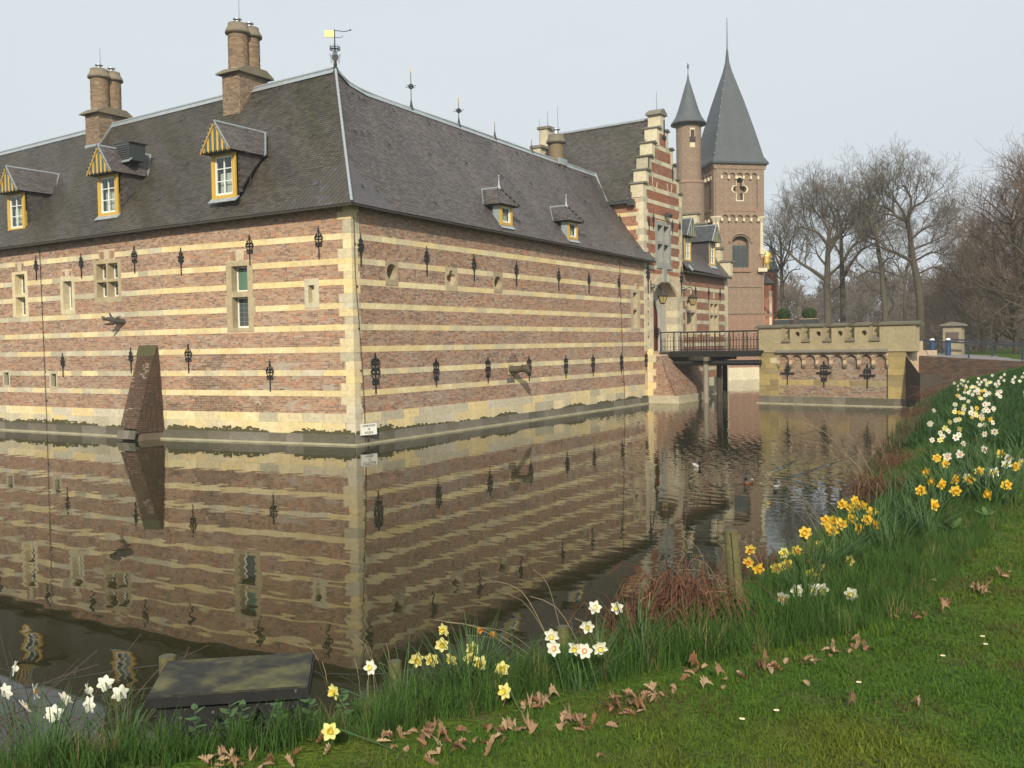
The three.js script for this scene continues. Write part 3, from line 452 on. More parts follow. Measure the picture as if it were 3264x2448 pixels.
// ---------------------------------------------------------------- its roof
const EcP = [-0.42, 7.36, 0.42], apex = [2.75, 12.56, -2.93];
const EL = [EcP, [-1.21, 7.16, -7.68], [-1.24, 7.08, -16.0], [-1.26, 7.0, -24.2]], GL = [apex, [2.75, 12.42, -8.6], [2.74, 12.22, -16.2], [2.72, 12.0, -24.2]];
const ER = [EcP, [0.35, 7.35, 0.4], [1.3, 7.33, 0.38], [8.3, 7.24, 0.37], [15.3, 7.15, 0.36], [22.3, 7.05, 0.36]], GR = [apex, [3.35, 12.26, -2.97], [4.3, 12.11, -3.0], [10.3, 11.97, -3.0], [16.4, 11.82, -3.0], [22.45, 11.68, -3.0]];
const roof = mesh(wing, 'roof', [slopeSheet(EL, GL, 30, 10, 0.06), slopeSheet(ER, GR, 30, 10, 0.06),
  tris([[GL[0], GL[1], [6.4, 7, -8.6], [6.4, 7.2, -6.3]], [GL[1], GL[3], [6.4, 7, -24.2], [6.4, 7, -8.6]], [GR[5], GR[3], [10.3, 7.2, -6.3], [22.4, 7.2, -6.3]], [GR[3], GR[2], [6.4, 7.2, -6.3], [10.3, 7.2, -6.3]], [GR[2], GR[1], [6.4, 7.2, -6.3]], [GR[1], GR[0], [6.4, 7.2, -6.3]], [GL[3], EL[3], [6.4, 7, -24.2]]])], MAT.slateBase);
mesh(wing, 'courtyard_wall', [box2(6.1, 6.4, -1.2, 7.3, -24.2, -6.3), box2(6.1, 22.0, -1.2, 7.3, -6.4, -6.1), box2(-0.85, 6.4, -1.2, 7.2, -24.4, -24.15), box2(-0.9, -0.5, -1.2, 7.2, -24.2, -22.1)], MAT.mortar);
{ // eave board and dark soffit
  const strip = (E, inn) => { const q = []; for (let i = 0; i < E.length - 1; i++) { const a = E[i], b = E[i + 1], ia = inn(a), ib = inn(b); q.push([[a[0], a[1] - 0.07, a[2]], [b[0], b[1] - 0.07, b[2]], [b[0], b[1] + 0.015, b[2]], [a[0], a[1] + 0.015, a[2]]], [ia, ib, [b[0], b[1] - 0.07, b[2]], [a[0], a[1] - 0.07, a[2]]]); } return tris(q); };
  mesh(roof, 'eave_board', [strip(EL, (p) => [p[0] + 0.5, p[1] + 0.02, p[2] - 0.02]), strip(ER, (p) => [p[0] + 0.02, p[1] + 0.02, p[2] - 0.5])], MAT.soffit);
}
{
  const hipGap = (p) => false; const inDormer = (p) => false;
  const sl = [...slates(EL, GL, 66, 0.185, slateTone([0.080, 0.068, 0.056], [0.062, 0.054, 0.029], 0.14, 1.4), null, 0.06).map((e) => ({ ...e })), ...slates(ER, GR, 64, 0.18, slateTone(purple, olive, -0.12, 1.0), null, 0.06)];
  for (const e of sl) e.dist = e.p.distanceTo(camPos);
  const sm6 = [[0.088, 0.078, 0.083], [0.075, 0.066, 0.07], [0.1, 0.088, 0.09], [0.077, 0.066, 0.044], [0.068, 0.06, 0.05]].map((c) => { const m = MAT.slate.clone(); m.color = col(...c); return m; });
  const near = (c) => { let b = 0, bd = 9; sm6.forEach((m, i) => { const d = Math.abs(m.color.r - c.r) + Math.abs(m.color.g - c.g) + Math.abs(m.color.b - c.b); if (d < bd) { bd = d; b = i; } }); return sm6[b]; };
  nearestAsParts(() => roof, sl, 300, 'slate', 'slates', unitBox, MAT.slate, (e) => near(e.c));
}
{ // lead along the ridges and the hip
  const run = (P, w, h, dy) => P.slice(0, -1).map((a, i) => { const b = P[i + 1]; return bar([a[0], a[1] + dy, a[2]], [b[0], b[1] + dy, b[2]], w, h); });
  const roll = (P, dy, r) => tube(P.map((p) => [p[0], p[1] + dy, p[2]]), r, 6, P.length * 8);
  const cap = (P, d1, d2) => { const q = []; for (let i = 0; i < P.length - 1; i++) { const a = P[i], b = P[i + 1]; for (const d of [d1, d2]) q.push([[a[0], a[1] + 0.05, a[2]], [b[0], b[1] + 0.05, b[2]], [b[0] + d[0], b[1] + d[1], b[2] + d[2]], [a[0] + d[0], a[1] + d[1], a[2] + d[2]]]); } return tris(q); };
  mesh(roof, 'ridge_flashing', [cap(GL, [-0.17, -0.15, 0], [0.17, -0.15, 0]), roll(GL, 0.06, 0.045)], MAT.lead);
  mesh(roof, 'ridge_flashing', [cap(GR, [0, -0.15, 0.16], [0, -0.15, -0.16]), roll(GR, 0.06, 0.045)], MAT.lead);
  const H = []; for (let i = 0; i <= 8; i++) { const p = slopePoint(EL, GL, 0, i / 8, 0.06); H.push([p.x - 0.01, p.y + 0.035, p.z + 0.01]); } mesh(roof, 'hip_flashing', [tube(H, 0.05, 6, 30)], MAT.lead);
}
{ // iron ladder hooks scattered over the slates
  const hook = merge([tube([[0, 0.16, 0.03], [0.0, 0.02, 0.05], [-0.05, -0.06, 0.08], [-0.14, -0.03, 0.1]], 0.013, 4, 10)]);
  const put = (E, G, u, v) => { const p = slopePoint(E, G, u, v, 0.06), a = slopePoint(E, G, Math.min(1, u + 0.01), v, 0.06).sub(p).normalize(), b = slopePoint(E, G, u, Math.min(1, v + 0.02), 0.06).sub(p); b.addScaledVector(a, -b.dot(a)).normalize(); let n = new THREE.Vector3().crossVectors(a, b); const xx = a.clone(); if (n.y < 0) { n.negate(); xx.negate(); } const h = mesh(roof, 'roof_hook', hook, MAT.iron); h.applyMatrix4(M4().makeBasis(xx, b, n).setPosition(p.addScaledVector(n, 0.02))); };
  for (const [u, v] of [[0.02, 0.86], [0.1, 0.88], [0.2, 0.86], [0.3, 0.85], [0.4, 0.86], [0.06, 0.5], [0.11, 0.62], [0.17, 0.22], [0.05, 0.14], [0.24, 0.6], [0.33, 0.45], [0.15, 0.93], [0.35, 0.2]]) put(EL, GL, u, v);
  for (let i = 0; i < 11; i++) { put(ER, GR, 0.24 + i * 0.07, 0.9); put(ER, GR, 0.2 + i * 0.075, 0.56 + 0.02 * (i % 3)); if (i % 2 === 0) put(ER, GR, 0.16 + i * 0.08, 0.12); }
}
// the three tall dormers with striped gable boards
function tallDormer(z, y0, curtain) {
  const F = { pos: [-0.62, y0, z], ry: -Math.PI / 2 }, hw = 0.56, H = 1.47, k = 1.35, ry = 2.4, ow = 0.67, ey = 1.47;
  const d = inFrame(mesh(wing, 'dormer', [tris([[[hw, 0, 0], [hw, H, 0], [hw, H, -H / k], [hw, 0, 0]], [[-hw, 0, 0], [-hw, H, 0], [-hw, H, -H / k], [-hw, 0, 0]]].map((t) => t.slice(0, 3))),
    tris([[[0, ry, 0.4], [0, ry, -ry / k - 0.1], [ow, ey, -ey / k - 0.06], [ow, ey, 0.4]], [[0, ry, 0.4], [-ow, ey, 0.4], [-ow, ey, -ey / k - 0.06], [0, ry, -ry / k - 0.1]], [[-ow, ey - 0.03, 0.4], [ow, ey - 0.03, 0.4], [ow, ey - 0.03, -1.1], [-ow, ey - 0.03, -1.1]]])], MAT.slateBase), F);
  const sl = []; const rows = 15;
  for (const sgn of [-1, 1]) sl.push(...slates([[sgn * ow, ey, 0.4], [sgn * ow, ey, -ey / k - 0.05]], [[0, ry, 0.4], [0, ry, -ry / k - 0.08]], rows, 0.17, slateTone(purple, olive, 0, 1)));
  for (const sgn of [-1, 1]) for (let r = 0; r < 16; r++) for (let c = 0; c < 8; c++) { const y = r * 0.092 + 0.046, zz = -0.15 - c * 0.16 - (r % 2) * 0.08; if (-zz > y / k - 0.02) continue; sl.push({ m: M4().compose(V(sgn * (hw + 0.008), y, zz), new THREE.Quaternion(), V(0.012, 0.088, 0.152)), c: slateTone(purple, olive, -0.05, 1)(V(zz * 3, y * 3, z)) }); }
  copies(d, 'slates', unitBox, MAT.slate, sl);
  for (let i = 0; i < 11; i++) { // boards
    const w = 2 * 0.6 / 11, x = -0.6 + (i + 0.5) * w, top = ey + (ry - ey) * (1 - (Math.abs(x) + w / 2) / ow) - 0.02, tc = ey + (ry - ey) * (1 - Math.max(0, Math.abs(x) - w / 2) / ow) - 0.03; const inn = x < 0 ? 1 : -1;
    if (top < ey + 0.08 && Math.abs(x) > 0.55) continue;
    mesh(d, 'gable_board', ext([[x - w / 2 + 0.002, ey + 0.06], [x, ey - 0.03], [x + w / 2 - 0.002, ey + 0.06], [x + w / 2 - 0.002, inn > 0 ? tc : Math.max(top, ey + 0.07)], [x - w / 2 + 0.002, inn > 0 ? Math.max(top, ey + 0.07) : tc]], 0.34, 0.365 + (i % 2) * 0.008), i % 2 ? MAT.blue : MAT.yellow);
  }
  for (const s of [-1, 1]) { mesh(d, 'barge_board', [bar([s * ow, ey - 0.02, 0.385], [0, ry - 0.03, 0.385], 0.07, 0.05)], MAT.yellow); mesh(d, 'verge_flashing', [bar([s * (ow + 0.01), ey + 0.01, 0.4], [0, ry + 0.03, 0.4], 0.05, 0.05)], MAT.lead); }
  mesh(d, 'valley_flashing', [bar([ow + 0.02, ey, -ey / k - 0.02], [0, ry + 0.02, -ry / k - 0.02], 0.16, 0.02)], MAT.lead);
  mesh(d, 'ridge_flashing', [tube([[0, ry + 0.03, 0.42], [0, ry + 0.03, -0.8], [0, ry + 0.03, -ry / k]], 0.045, 6, 8)], MAT.lead);
  mesh(d, 'apron_flashing', [bx(1.3, 0.02, 0.26, 0.02, -0.05, 0.1, 0.75, 0, 0)], MAT.lead);
  mesh(d, 'window_frame', [box2(-hw, -0.41, 0, H, -0.06, 0.06), box2(0.41, hw, 0, H, -0.06, 0.06), box2(-0.41, 0.41, 0, 0.11, -0.06, 0.05), box2(-0.41, 0.41, H - 0.1, H, -0.06, 0.05)], MAT.yellow);
  const a = 0.41, y1 = 0.11, y2 = H - 0.1, bars = [box2(-a, -a + 0.06, y1, y2, -0.03, 0.02), box2(a - 0.06, a, y1, y2, -0.03, 0.02), box2(-a + 0.06, a - 0.06, y1, y1 + 0.07, -0.03, 0.02), box2(-a + 0.06, a - 0.06, y2 - 0.06, y2, -0.03, 0.02), box2(-0.02, 0.02, y1 + 0.07, y2 - 0.06, -0.025, 0.015)];
  for (const f of [0.36, 0.68]) { const y = lerp(y1, y2, f); bars.push(box2(-a + 0.06, -0.02, y - 0.015, y + 0.015, -0.02, 0.012), box2(0.02, a - 0.06, y - 0.015, y + 0.015, -0.02, 0.012)); }
  mesh(d, 'sash', bars, MAT.white);
  for (const s of [-1, 1]) for (let r = 0; r < 3; r++) mesh(d, 'pane', box2(s > 0 ? 0.02 : -0.35, s > 0 ? 0.35 : -0.02, lerp(y1 + 0.07, y2 - 0.06, r / 3), lerp(y1 + 0.07, y2 - 0.06, (r + 1) / 3), -0.012, -0.006), MAT.glass);
  if (curtain) mesh(d, 'curtain', [box2(-0.36, 0.36, 0.15, curtain, -0.16, -0.15)], MAT.curtain);
  mesh(d, 'loft_back', [box2(-0.55, 0.55, 0, H, -0.62, -0.6)], MAT.room);
  return d;
}
tallDormer(-4.78, 7.93, 0.85); tallDormer(-10.75, 7.87, 0.9); tallDormer(-16.4, 7.76, 0.9);
{ const v = mesh(wing, 'roof_vent', [bx(0.7, 0.62, 0.72, 0, 0, 0), bx(0.8, 0.04, 0.85, 0.03, 0.32, 0)], MAT.gutter); v.position.set(0.1, 10.17, -10.42); for (let i = 0; i < 7; i++) mesh(v, 'louvre', [bx(0.06, 0.025, 0.64, -0.36, -0.25 + i * 0.078, 0, 0, 0, 0.6)], mat(0.1, 0.11, 0.12, 0.5)); mesh(v, 'apron_flashing', [bx(0.25, 0.02, 0.85, -0.38, -0.34, 0.05, 0, 0, 0.7)], MAT.lead); }
// two small hipped dormers on the long slope
function smallDormer(x, y0) {
  const F = { pos: [x, y0, 0.17], ry: 0 }, hw = 0.42, H = 0.74, k = 1.4, ey = 0.74, ow = 0.66, ry = 1.42;
  const d = inFrame(mesh(wing, 'small_dormer', [tris([[[hw, 0, 0], [hw, H, 0], [hw, H, -H / k]], [[-hw, 0, 0], [-hw, H, 0], [-hw, H, -H / k]], [[-ow, ey, 0.22], [ow, ey, 0.22], [0, ry, -0.28]], [[ow, ey, 0.22], [ow, ey, -ey / k - 0.05], [0, ry, -ry / k - 0.05], [0, ry, -0.28]], [[-ow, ey, 0.22], [0, ry, -0.28], [0, ry, -ry / k - 0.05], [-ow, ey, -ey / k - 0.05]], [[-ow, ey - 0.02, 0.22], [ow, ey - 0.02, 0.22], [ow, ey - 0.02, -0.55], [-ow, ey - 0.02, -0.55]]])], MAT.slateBase), F);
  const t = slateTone(purple, olive, 0.08, 1), sl = [...slates([[-ow, ey, 0.22], [-ow, ey, -ey / k]], [[0, ry, -0.26], [0, ry, -ry / k]], 10, 0.16, t), ...slates([[ow, ey, 0.22], [ow, ey, -ey / k]], [[0, ry, -0.26], [0, ry, -ry / k]], 10, 0.16, t), ...slates([[-ow, ey, 0.22], [ow, ey, 0.22]], [[-0.02, ry, -0.28], [0.02, ry, -0.28]], 9, 0.16, t)];
  copies(d, 'slates', unitBox, MAT.slate, sl);
  mesh(d, 'cheek_lead', [box2(-hw - 0.012, -hw - 0.002, 0.05, H, -0.3, 0)], MAT.lead);
  mesh(d, 'window_frame', [box2(-hw, -0.29, 0, H, -0.05, 0.05), box2(0.29, hw, 0, H, -0.05, 0.05), box2(-0.29, 0.29, 0, 0.1, -0.05, 0.045), box2(-0.29, 0.29, H - 0.06, H, -0.05, 0.045)], MAT.yellow);
  mesh(d, 'sash', [box2(-0.29, -0.24, 0.1, H - 0.06, -0.03, 0.02), box2(0.22, 0.29, 0.1, H - 0.06, -0.03, 0.02), box2(-0.24, 0.22, 0.1, 0.16, -0.03, 0.02), box2(-0.24, 0.22, H - 0.11, H - 0.06, -0.03, 0.02)], MAT.white);
  mesh(d, 'pane', box2(-0.24, 0.22, 0.16, H - 0.11, -0.012, -0.006), MAT.glass); mesh(d, 'curtain', [box2(-0.25, 0.25, 0.12, 0.5, -0.1, -0.09)], MAT.curtain); mesh(d, 'loft_back', [box2(-0.4, 0.4, 0, H, -0.42, -0.4)], MAT.room);
  mesh(d, 'ridge_flashing', [tube([[0, ry + 0.03, -0.26], [0, ry + 0.03, -0.6], [0, ry + 0.03, -ry / k - 0.02]], 0.04, 6, 6), bar([-ow, ey + 0.02, -ey / k - 0.02], [0, ry + 0.02, -ry / k - 0.02], 0.13, 0.02)], MAT.lead);
  mesh(d, 'finial', [lathe([[0.1, ry - 0.02], [0.06, ry + 0.06], [0.03, ry + 0.14], [0.015, ry + 0.42], [0.012, ry + 0.44]], 8).translate(0, 0, -0.28), ball(0.04, 0, ry + 0.47, -0.28, 8)], MAT.lead);
  mesh(d, 'apron_flashing', [bx(0.95, 0.02, 0.24, 0, -0.06, 0.07, 0.8, 0, 0)], MAT.lead);
}
smallDormer(8.62, 7.55); smallDormer(13.92, 7.46);
// chimneys
function twinChimney(z, yCap, s = 1) {
  const c = mesh(wing, 'chimney', [box2(2.05, 3.43, 10.6, yCap, z - 0.44, z + 0.44)], stoneMat(0.42, 0.33, 0.23)); const list = [], tone = toneOf([[0.31, 0.205, 0.125], [0.27, 0.18, 0.11], [0.35, 0.245, 0.155], [0.23, 0.155, 0.1]], 1, 1, 31);
  const face = (F, w, y0) => { for (const b of courses(-w / 2, w / 2, [[y0, yCap]], [], tone, 3)) list.push({ m: frameMatrix(F).multiply(brickMatrix(b)), c: toneColor(b.c) }); };
  face({ pos: [2.05, 0, z], ry: -Math.PI / 2 }, 0.88, 11.0); face({ pos: [2.74, 0, z + 0.44], ry: 0 }, 1.38, 11.6);
  const shafts = [2.44, 3.02], y1 = yCap + 0.25, y2 = yCap + 1.5;
  for (const x of shafts) {
    mesh(c, 'shaft', [cyl(0.34, 0.34, y2 - y1 + 0.1, x, y1 - 0.05, z, 20)], stoneMat(0.42, 0.33, 0.23));
    for (let y = y1; y < y2; y += 0.066) { const n = 11, o = rnd() * 6; for (let i = 0; i < n; i++) { const a = o + i / n * Math.PI * 2; list.push({ m: M4().compose(V(x + Math.cos(a) * 0.337, y + 0.03, z + Math.sin(a) * 0.337), new THREE.Quaternion().setFromAxisAngle(V(0, 1, 0), Math.PI / 2 - a), V(0.175, 0.052, 0.022)), c: toneColor(tone(a, y)) }); } }
    mesh(c, 'shaft_cap', [lathe([[0.36, y2 - 0.04], [0.45, y2], [0.45, y2 + 0.07], [0.38, y2 + 0.2], [0.34, y2 + 0.27], [0.34, y2 + 0.36], [0, y2 + 0.36]], 18).translate(x, 0, z)], stoneMat(0.24, 0.20, 0.14));
    mesh(c, 'cowl', [cyl(0.1, 0.1, 0.1, x, y2 + 0.36, z, 12), cyl(0.16, 0.16, 0.03, x, y2 + 0.52, z, 14), ...[0, 1, 2].map((i) => bar([x + 0.09 * Math.cos(i * 2.1), y2 + 0.44, z + 0.09 * Math.sin(i * 2.1)], [x + 0.09 * Math.cos(i * 2.1), y2 + 0.53, z + 0.09 * Math.sin(i * 2.1)], 0.02))], MAT.zinc);
  }
  copies(c, 'bricks', unitBox, MAT.brick, list);
  mesh(c, 'base_cap', [ext([[-0.88, 0], [0.88, 0], [0.84, 0.06], [0.5, 0.27], [-0.5, 0.27], [-0.84, 0.06]], -0.6, 0.6).translate(2.74, yCap, z)], stoneMat(0.20, 0.17, 0.11));
  mesh(c, 'flashing', [bar([1.95, 11.1, z + 0.47], [2.75, 12.3, z + 0.47], 0.2, 0.02), bx(0.04, 0.2, 0.95, 2.03, 11.3, z)], MAT.lead); mesh(c, 'lightning_rod', [cyl(0.01, 0.006, 0.9, shafts[0], y2 + 0.3, z + 0.1, 5)], MAT.iron);
}
twinChimney(-7.3, 12.95); twinChimney(-15.35, 12.62);
{ const c = mesh(wing, 'chimney', [cyl(0.34, 0.34, 1.5, 18.5, 11.2, -3.1, 16)], stoneMat(0.23, 0.17, 0.10)); mesh(c, 'shaft_cap', [lathe([[0.34, 12.6], [0.48, 12.66], [0.48, 12.74], [0.38, 12.95], [0.38, 13.05], [0, 13.05]], 16).translate(18.5, 0, -3.1)], stoneMat(0.2, 0.17, 0.12)); mesh(c, 'cowl', [cyl(0.13, 0.13, 0.2, 18.5, 13.05, -3.1), cyl(0.2, 0.2, 0.04, 18.5, 13.3, -3.1)], MAT.zinc); mesh(c, 'lightning_rod', [cyl(0.012, 0.006, 1.6, 18.7, 12.9, -3.1, 5)], MAT.iron); mesh(c, 'flashing', [bx(0.8, 0.3, 0.06, 18.5, 11.75, -2.75)], MAT.lead); }
// weather vanes along the ridge
function ridgeVane(x, y, z, h, flag, crown) {
  const v = mesh(wing, 'weather_vane', [cyl(0.018, 0.012, h, x, y, z, 6), lathe([[0.1, y - 0.05], [0.05, y + 0.15], [0.02, y + 0.35]], 8).translate(x, 0, z)], MAT.iron);
  mesh(v, 'flag', [bx(flag, flag * 0.75, 0.012, x - flag * 0.35, y + h - flag * 0.4, z + flag * 0.3, 0, 0.75, 0)], MAT.gold);
  mesh(v, 'arrow', [bar([x, y + h - 0.05, z], [x + flag * 0.9, y + h - 0.02, z - flag * 0.7], 0.014)], MAT.iron);
  if (crown) mesh(v, 'scrolls', [...[0, 1, 2, 3].map((i) => new THREE.TorusGeometry(0.09, 0.014, 5, 12).rotateY(i * Math.PI / 4).translate(x, y + h * 0.55, z)), bar([x - 0.25, y + h * 0.55, z], [x + 0.25, y + h * 0.55, z], 0.018), bar([x, y + h * 0.55, z - 0.25], [x, y + h * 0.55, z + 0.25], 0.018)], MAT.iron);
}
ridgeVane(7.05, 12.05, -3.0, 1.55, 0.26, true); ridgeVane(10.2, 11.97, -3.0, 1.15, 0.28, true); ridgeVane(12.9, 11.9, -3.0, 0.75, 0.2, false); ridgeVane(16, 11.83, -3.0, 0.6, 0.18, false);
{
  const [x, , z] = apex, y = 12.6, v = mesh(wing, 'weather_vane', [cyl(0.03, 0.016, 1.3, x, y, z, 8), cyl(0.1, 0.05, 0.08, x, y - 0.02, z, 8), ball(0.05, x, y + 0.1, z, 8)], MAT.iron); v.userData.label = 'large corner weather vane with gold flag, crown and winged shield';
  const turn = (g) => g.rotateY(-0.82).translate(x, y, z);
  mesh(v, 'shield', [turn(ext([[-0.1, 0.45], [0.1, 0.45], [0.11, 0.34], [0.05, 0.22], [0.07, 0.08], [-0.07, 0.08], [-0.05, 0.22], [-0.11, 0.34]], -0.02, 0.02)), turn(bx(0.035, 0.1, 0.03, -0.06, 0.49, 0)), turn(bx(0.035, 0.1, 0.03, 0.06, 0.49, 0))], MAT.iron);
  mesh(v, 'wing', [-1, 1].flatMap((s) => Array.from({ length: 7 }, (_, i) => turn(bar([s * 0.09, 0.38 - i * 0.03, 0], [s * (0.19 - i * 0.006), 0.49 - i * 0.055, 0], 0.012)))), MAT.iron);
  mesh(v, 'crown', [new THREE.TorusGeometry(0.17, 0.016, 6, 24).rotateX(Math.PI / 2).translate(x, y + 0.62, z), new THREE.TorusGeometry(0.17, 0.012, 6, 24).rotateX(Math.PI / 2).translate(x, y + 0.68, z), ...Array.from({ length: 7 }, (_, i) => cyl(0.012, 0.004, 0.13, x + 0.17 * Math.cos(i * 0.9), y + 0.66, z + 0.17 * Math.sin(i * 0.9), 5)), bar([x - 0.17, y + 0.65, z], [x + 0.17, y + 0.65, z], 0.015), bar([x, y + 0.65, z - 0.17], [x, y + 0.65, z + 0.17], 0.015)], MAT.iron);
  mesh(v, 'flag', [turn(bx(0.3, 0.22, 0.012, -0.18, 1.15, 0))], MAT.gold); mesh(v, 'arrow', [turn(tube([[0, 1.27, 0], [0.35, 1.25, 0], [0.47, 1.28, 0], [0.53, 1.31, 0]], 0.014, 5, 12)), turn(ball(0.03, 0.54, 1.31, 0, 6)), turn(tube([[-0.34, 1.04, 0], [0.2, 1.04, 0], [0.28, 1.07, 0], [0.25, 1.12, 0]], 0.009, 4, 14))], MAT.iron);
}
// the sign at the foot of the corner
{
  const cv = document.createElement('canvas'); cv.width = 512; cv.height = 300; const c = cv.getContext('2d'); c.fillStyle = '#e9e6da'; c.fillRect(0, 0, 512, 300); c.strokeStyle = '#8a877c'; c.lineWidth = 8; c.strokeRect(4, 4, 504, 292);
  c.fillStyle = '#23221f'; c.font = 'bold 78px sans-serif'; c.textAlign = 'center'; c.textBaseline = 'middle'; c.fillText('VERBODEN', 256, 62); c.fillText('TE', 256, 150); c.fillText('VISSEN', 256, 238);
  const t = new THREE.CanvasTexture(cv); t.colorSpace = THREE.SRGBColorSpace;
  const s = thing('warning_sign', 'small white sign reading VERBODEN TE VISSEN at the foot of the wall corner', 'sign', [0.44, 0.29, 0.16], -0.25);
  mesh(s, 'board', [box2(-0.31, 0.31, 0, 0.37, -0.03, 0)], MAT.white); const f = new THREE.PlaneGeometry(0.62, 0.37).translate(0, 0.185, 0.004); const p = new THREE.Mesh(f, mat(1, 1, 1, 0.6, { map: t })); p.name = 'lettering'; s.add(p); mesh(s, 'stake', [box2(-0.025, 0.025, -0.6, 0.0, -0.06, -0.03)], MAT.rust);
}
// ---------------------------------------------------------------- gatehouse with stepped gable
function brickFace(parent, F, x0, x1, zones, holes, tone, seed, z = 0) { const list = []; for (const b of courses(x0, x1, zones, holes, tone, seed, 0.064)) list.push({ m: frameMatrix(F).multiply(brickMatrix(b, z)), c: toneColor(b.c) }); return list; }
function stoneRun(owner, name, F, rects, mats, z0 = -0.05, z1 = 0.012) { for (const r of rects) inFrame(mesh(owner, name, blockGeo([...r, z0, z1 + rr(-0.002, 0.003)]), pick(mats)), F); }
const paleMats = [[0.66, 0.58, 0.40], [0.58, 0.51, 0.36], [0.70, 0.62, 0.44], [0.48, 0.43, 0.31]].map((c) => stoneMat(...c));
const gate = thing('gatehouse', 'tall gatehouse with stepped gable of red brick and pale stone bands above an arched gate', 'gatehouse');
{
  const xc = 24.05, x0 = 21.6, x1 = 26.55, F = { pos: [0, 0, 0.02], ry: 0 };
  const steps = [[2.47, 10.85], [2.12, 11.55], [1.75, 12.27], [1.32, 13.02], [0.72, 13.86]], out = [[x0, -1.2], [x1, -1.2], [x1, 10.2]];
  for (const [h, y] of steps) out.push([xc + h, out[out.length - 1][1]], [xc + h, y]); const rev = [...steps].reverse(); for (let i = 0; i < rev.length; i++) out.push([xc - rev[i][0], rev[i][1]], [xc - rev[i][0], rev[i + 1] ? rev[i + 1][1] : 10.2]); out.push([x0, 10.2]);
  const arch = [[22.62, 2.55]]; for (let i = 0; i <= 16; i++) { const t = i / 16; arch.push([lerp(22.62, 25.78, t), 5.42 + 0.78 * Math.sin(Math.PI * t)]); } arch.push([25.78, 2.55]);
  const winL = [[23.3, 23.93, 8.18, 9.0], [24.1, 24.72, 8.18, 9.0], [23.3, 23.93, 7.12, 8.04], [24.1, 24.72, 7.12, 8.04]], sur = [22.98, 25.02, 6.95, 9.2];
  const front = inFrame(mesh(gate, 'gable_wall', ext(out, -0.62, 0, [arch, ...winL.map((r) => S(wider(r)))]), MAT.mortar), F);
  const bands = [10.82, 10.18, 9.5, 8.82, 8.16, 7.52, 6.9, 6.1, 5.46, 4.82, 4.2, 3.56, 2.95], bh = 0.2, tone = toneOf(redTones, 0.9, 1.2, 51), q = 0.5, list = [];
  const holesB = [sur, [22.15, 26.2, 2.4, 6.45]];
  const zs = []; for (let i = 0; i < bands.length - 1; i++) zs.push([bands[i + 1], bands[i] - bh]);
  list.push(...brickFace(front, { pos: [0, 0, 0], ry: 0 }, x0 + 0.36, x1 - 0.36, zs, holesB, tone, 1));
  steps.forEach(([h, y], i) => { if (i) { const yb = steps[i - 1][1]; list.push(...brickFace(front, { pos: [0, 0, 0], ry: 0 }, xc - h + 0.26, xc + h - 0.26, [[yb, y - 0.22]], [], tone, i)); } });
  copies(front, 'bricks', frontBox, MAT.brick, list);
  for (const t of bands) for (const b of blocks(x0 + 0.3, x1 - 0.3, t - bh, t, -0.05, 0.012, holesB, 0.5, 0.9)) mesh(front, 'stone_block', blockGeo(b), pick(paleMats));
  steps.forEach(([h, y], i) => { if (i) for (const b of blocks(xc - h + 0.1, xc + h - 0.1, y - 0.22, y - 0.02, -0.05, 0.012, [], 0.5, 0.9)) mesh(front, 'stone_block', blockGeo(b), pick(paleMats)); });
  let k = 0; for (let y = 2.6; y < 10.75; y += 0.32, k++) for (const s of [-1, 1]) { const w = k % 2 ? 0.5 : 0.34; const xa = s < 0 ? x0 - 0.01 : x1 - w; mesh(front, 'quoin_stone', blockGeo([xa, xa + w + 0.01, y + 0.002, Math.min(y + 0.318, 10.8), k % 2 ? -0.24 : -0.4, 0.016]), pick(paleMats)); }
  steps.forEach(([h, y], i) => { const ya = i ? steps[i - 1][1] : 10.2; for (const s of [-1, 1]) { const xe = xc + s * h; mesh(front, 'step_block', blockGeo([Math.min(xe + s * 0.015, xe - s * 0.3), Math.max(xe + s * 0.015, xe - s * 0.3), ya + 0.003, y + 0.006, -0.66, 0.017]), pick(paleMats)); const wcap = 0.62; mesh(front, 'step_cap', [ext(s < 0 ? [[-0.09, 0], [0.5, 0], [0.5, 0.04], [0.2, 0.14], [-0.09, 0.05]] : [[-0.5, 0], [0.09, 0], [0.09, 0.05], [-0.2, 0.14], [-0.5, 0.04]], -0.74, 0.1).translate(xe, y + 0.008, 0)], pick(MAT.darkstone)); } });
  mesh(front, 'finial_block', [box2(xc - 0.3, xc + 0.3, 13.86, 14.62, -0.66, 0.02)], paleMats[0]); mesh(front, 'finial_cap', [ext([[-0.46, 0], [0.46, 0], [0.42, 0.12], [0, 0.34], [-0.42, 0.12]], -0.74, 0.1).translate(xc, 14.62, 0)], MAT.darkstone[1]);
  mesh(front, 'finial_anchor', [box2(xc + 0.1, xc + 0.18, 13.4, 14.4, 0.03, 0.07), box2(xc - 0.05, xc + 0.33, 13.45, 13.6, 0.03, 0.08)], MAT.iron); mesh(front, 'lightning_rod', [cyl(0.012, 0.006, 1.0, xc, 14.9, -0.3, 5)], MAT.iron);
  for (const [x, y, s] of [[23.0, 10.95, 1], [24.9, 10.95, -1]]) mesh(front, 'relief_arch', [new THREE.TorusGeometry(0.42, 0.05, 5, 18, Math.PI * 1.15).rotateZ(s > 0 ? -0.5 + Math.PI : -0.2 + Math.PI).scale(0.7, 1, 0.4).translate(x, y + 0.2, 0.01)], paleMats[1]);
  for (const [x, y] of [[22.25, 12.0], [25.3, 11.9]]) mesh(front, 'iron_tie', [box2(x - 0.03, x + 0.03, y - 0.45, y + 0.3, 0.01, 0.05)], MAT.iron);
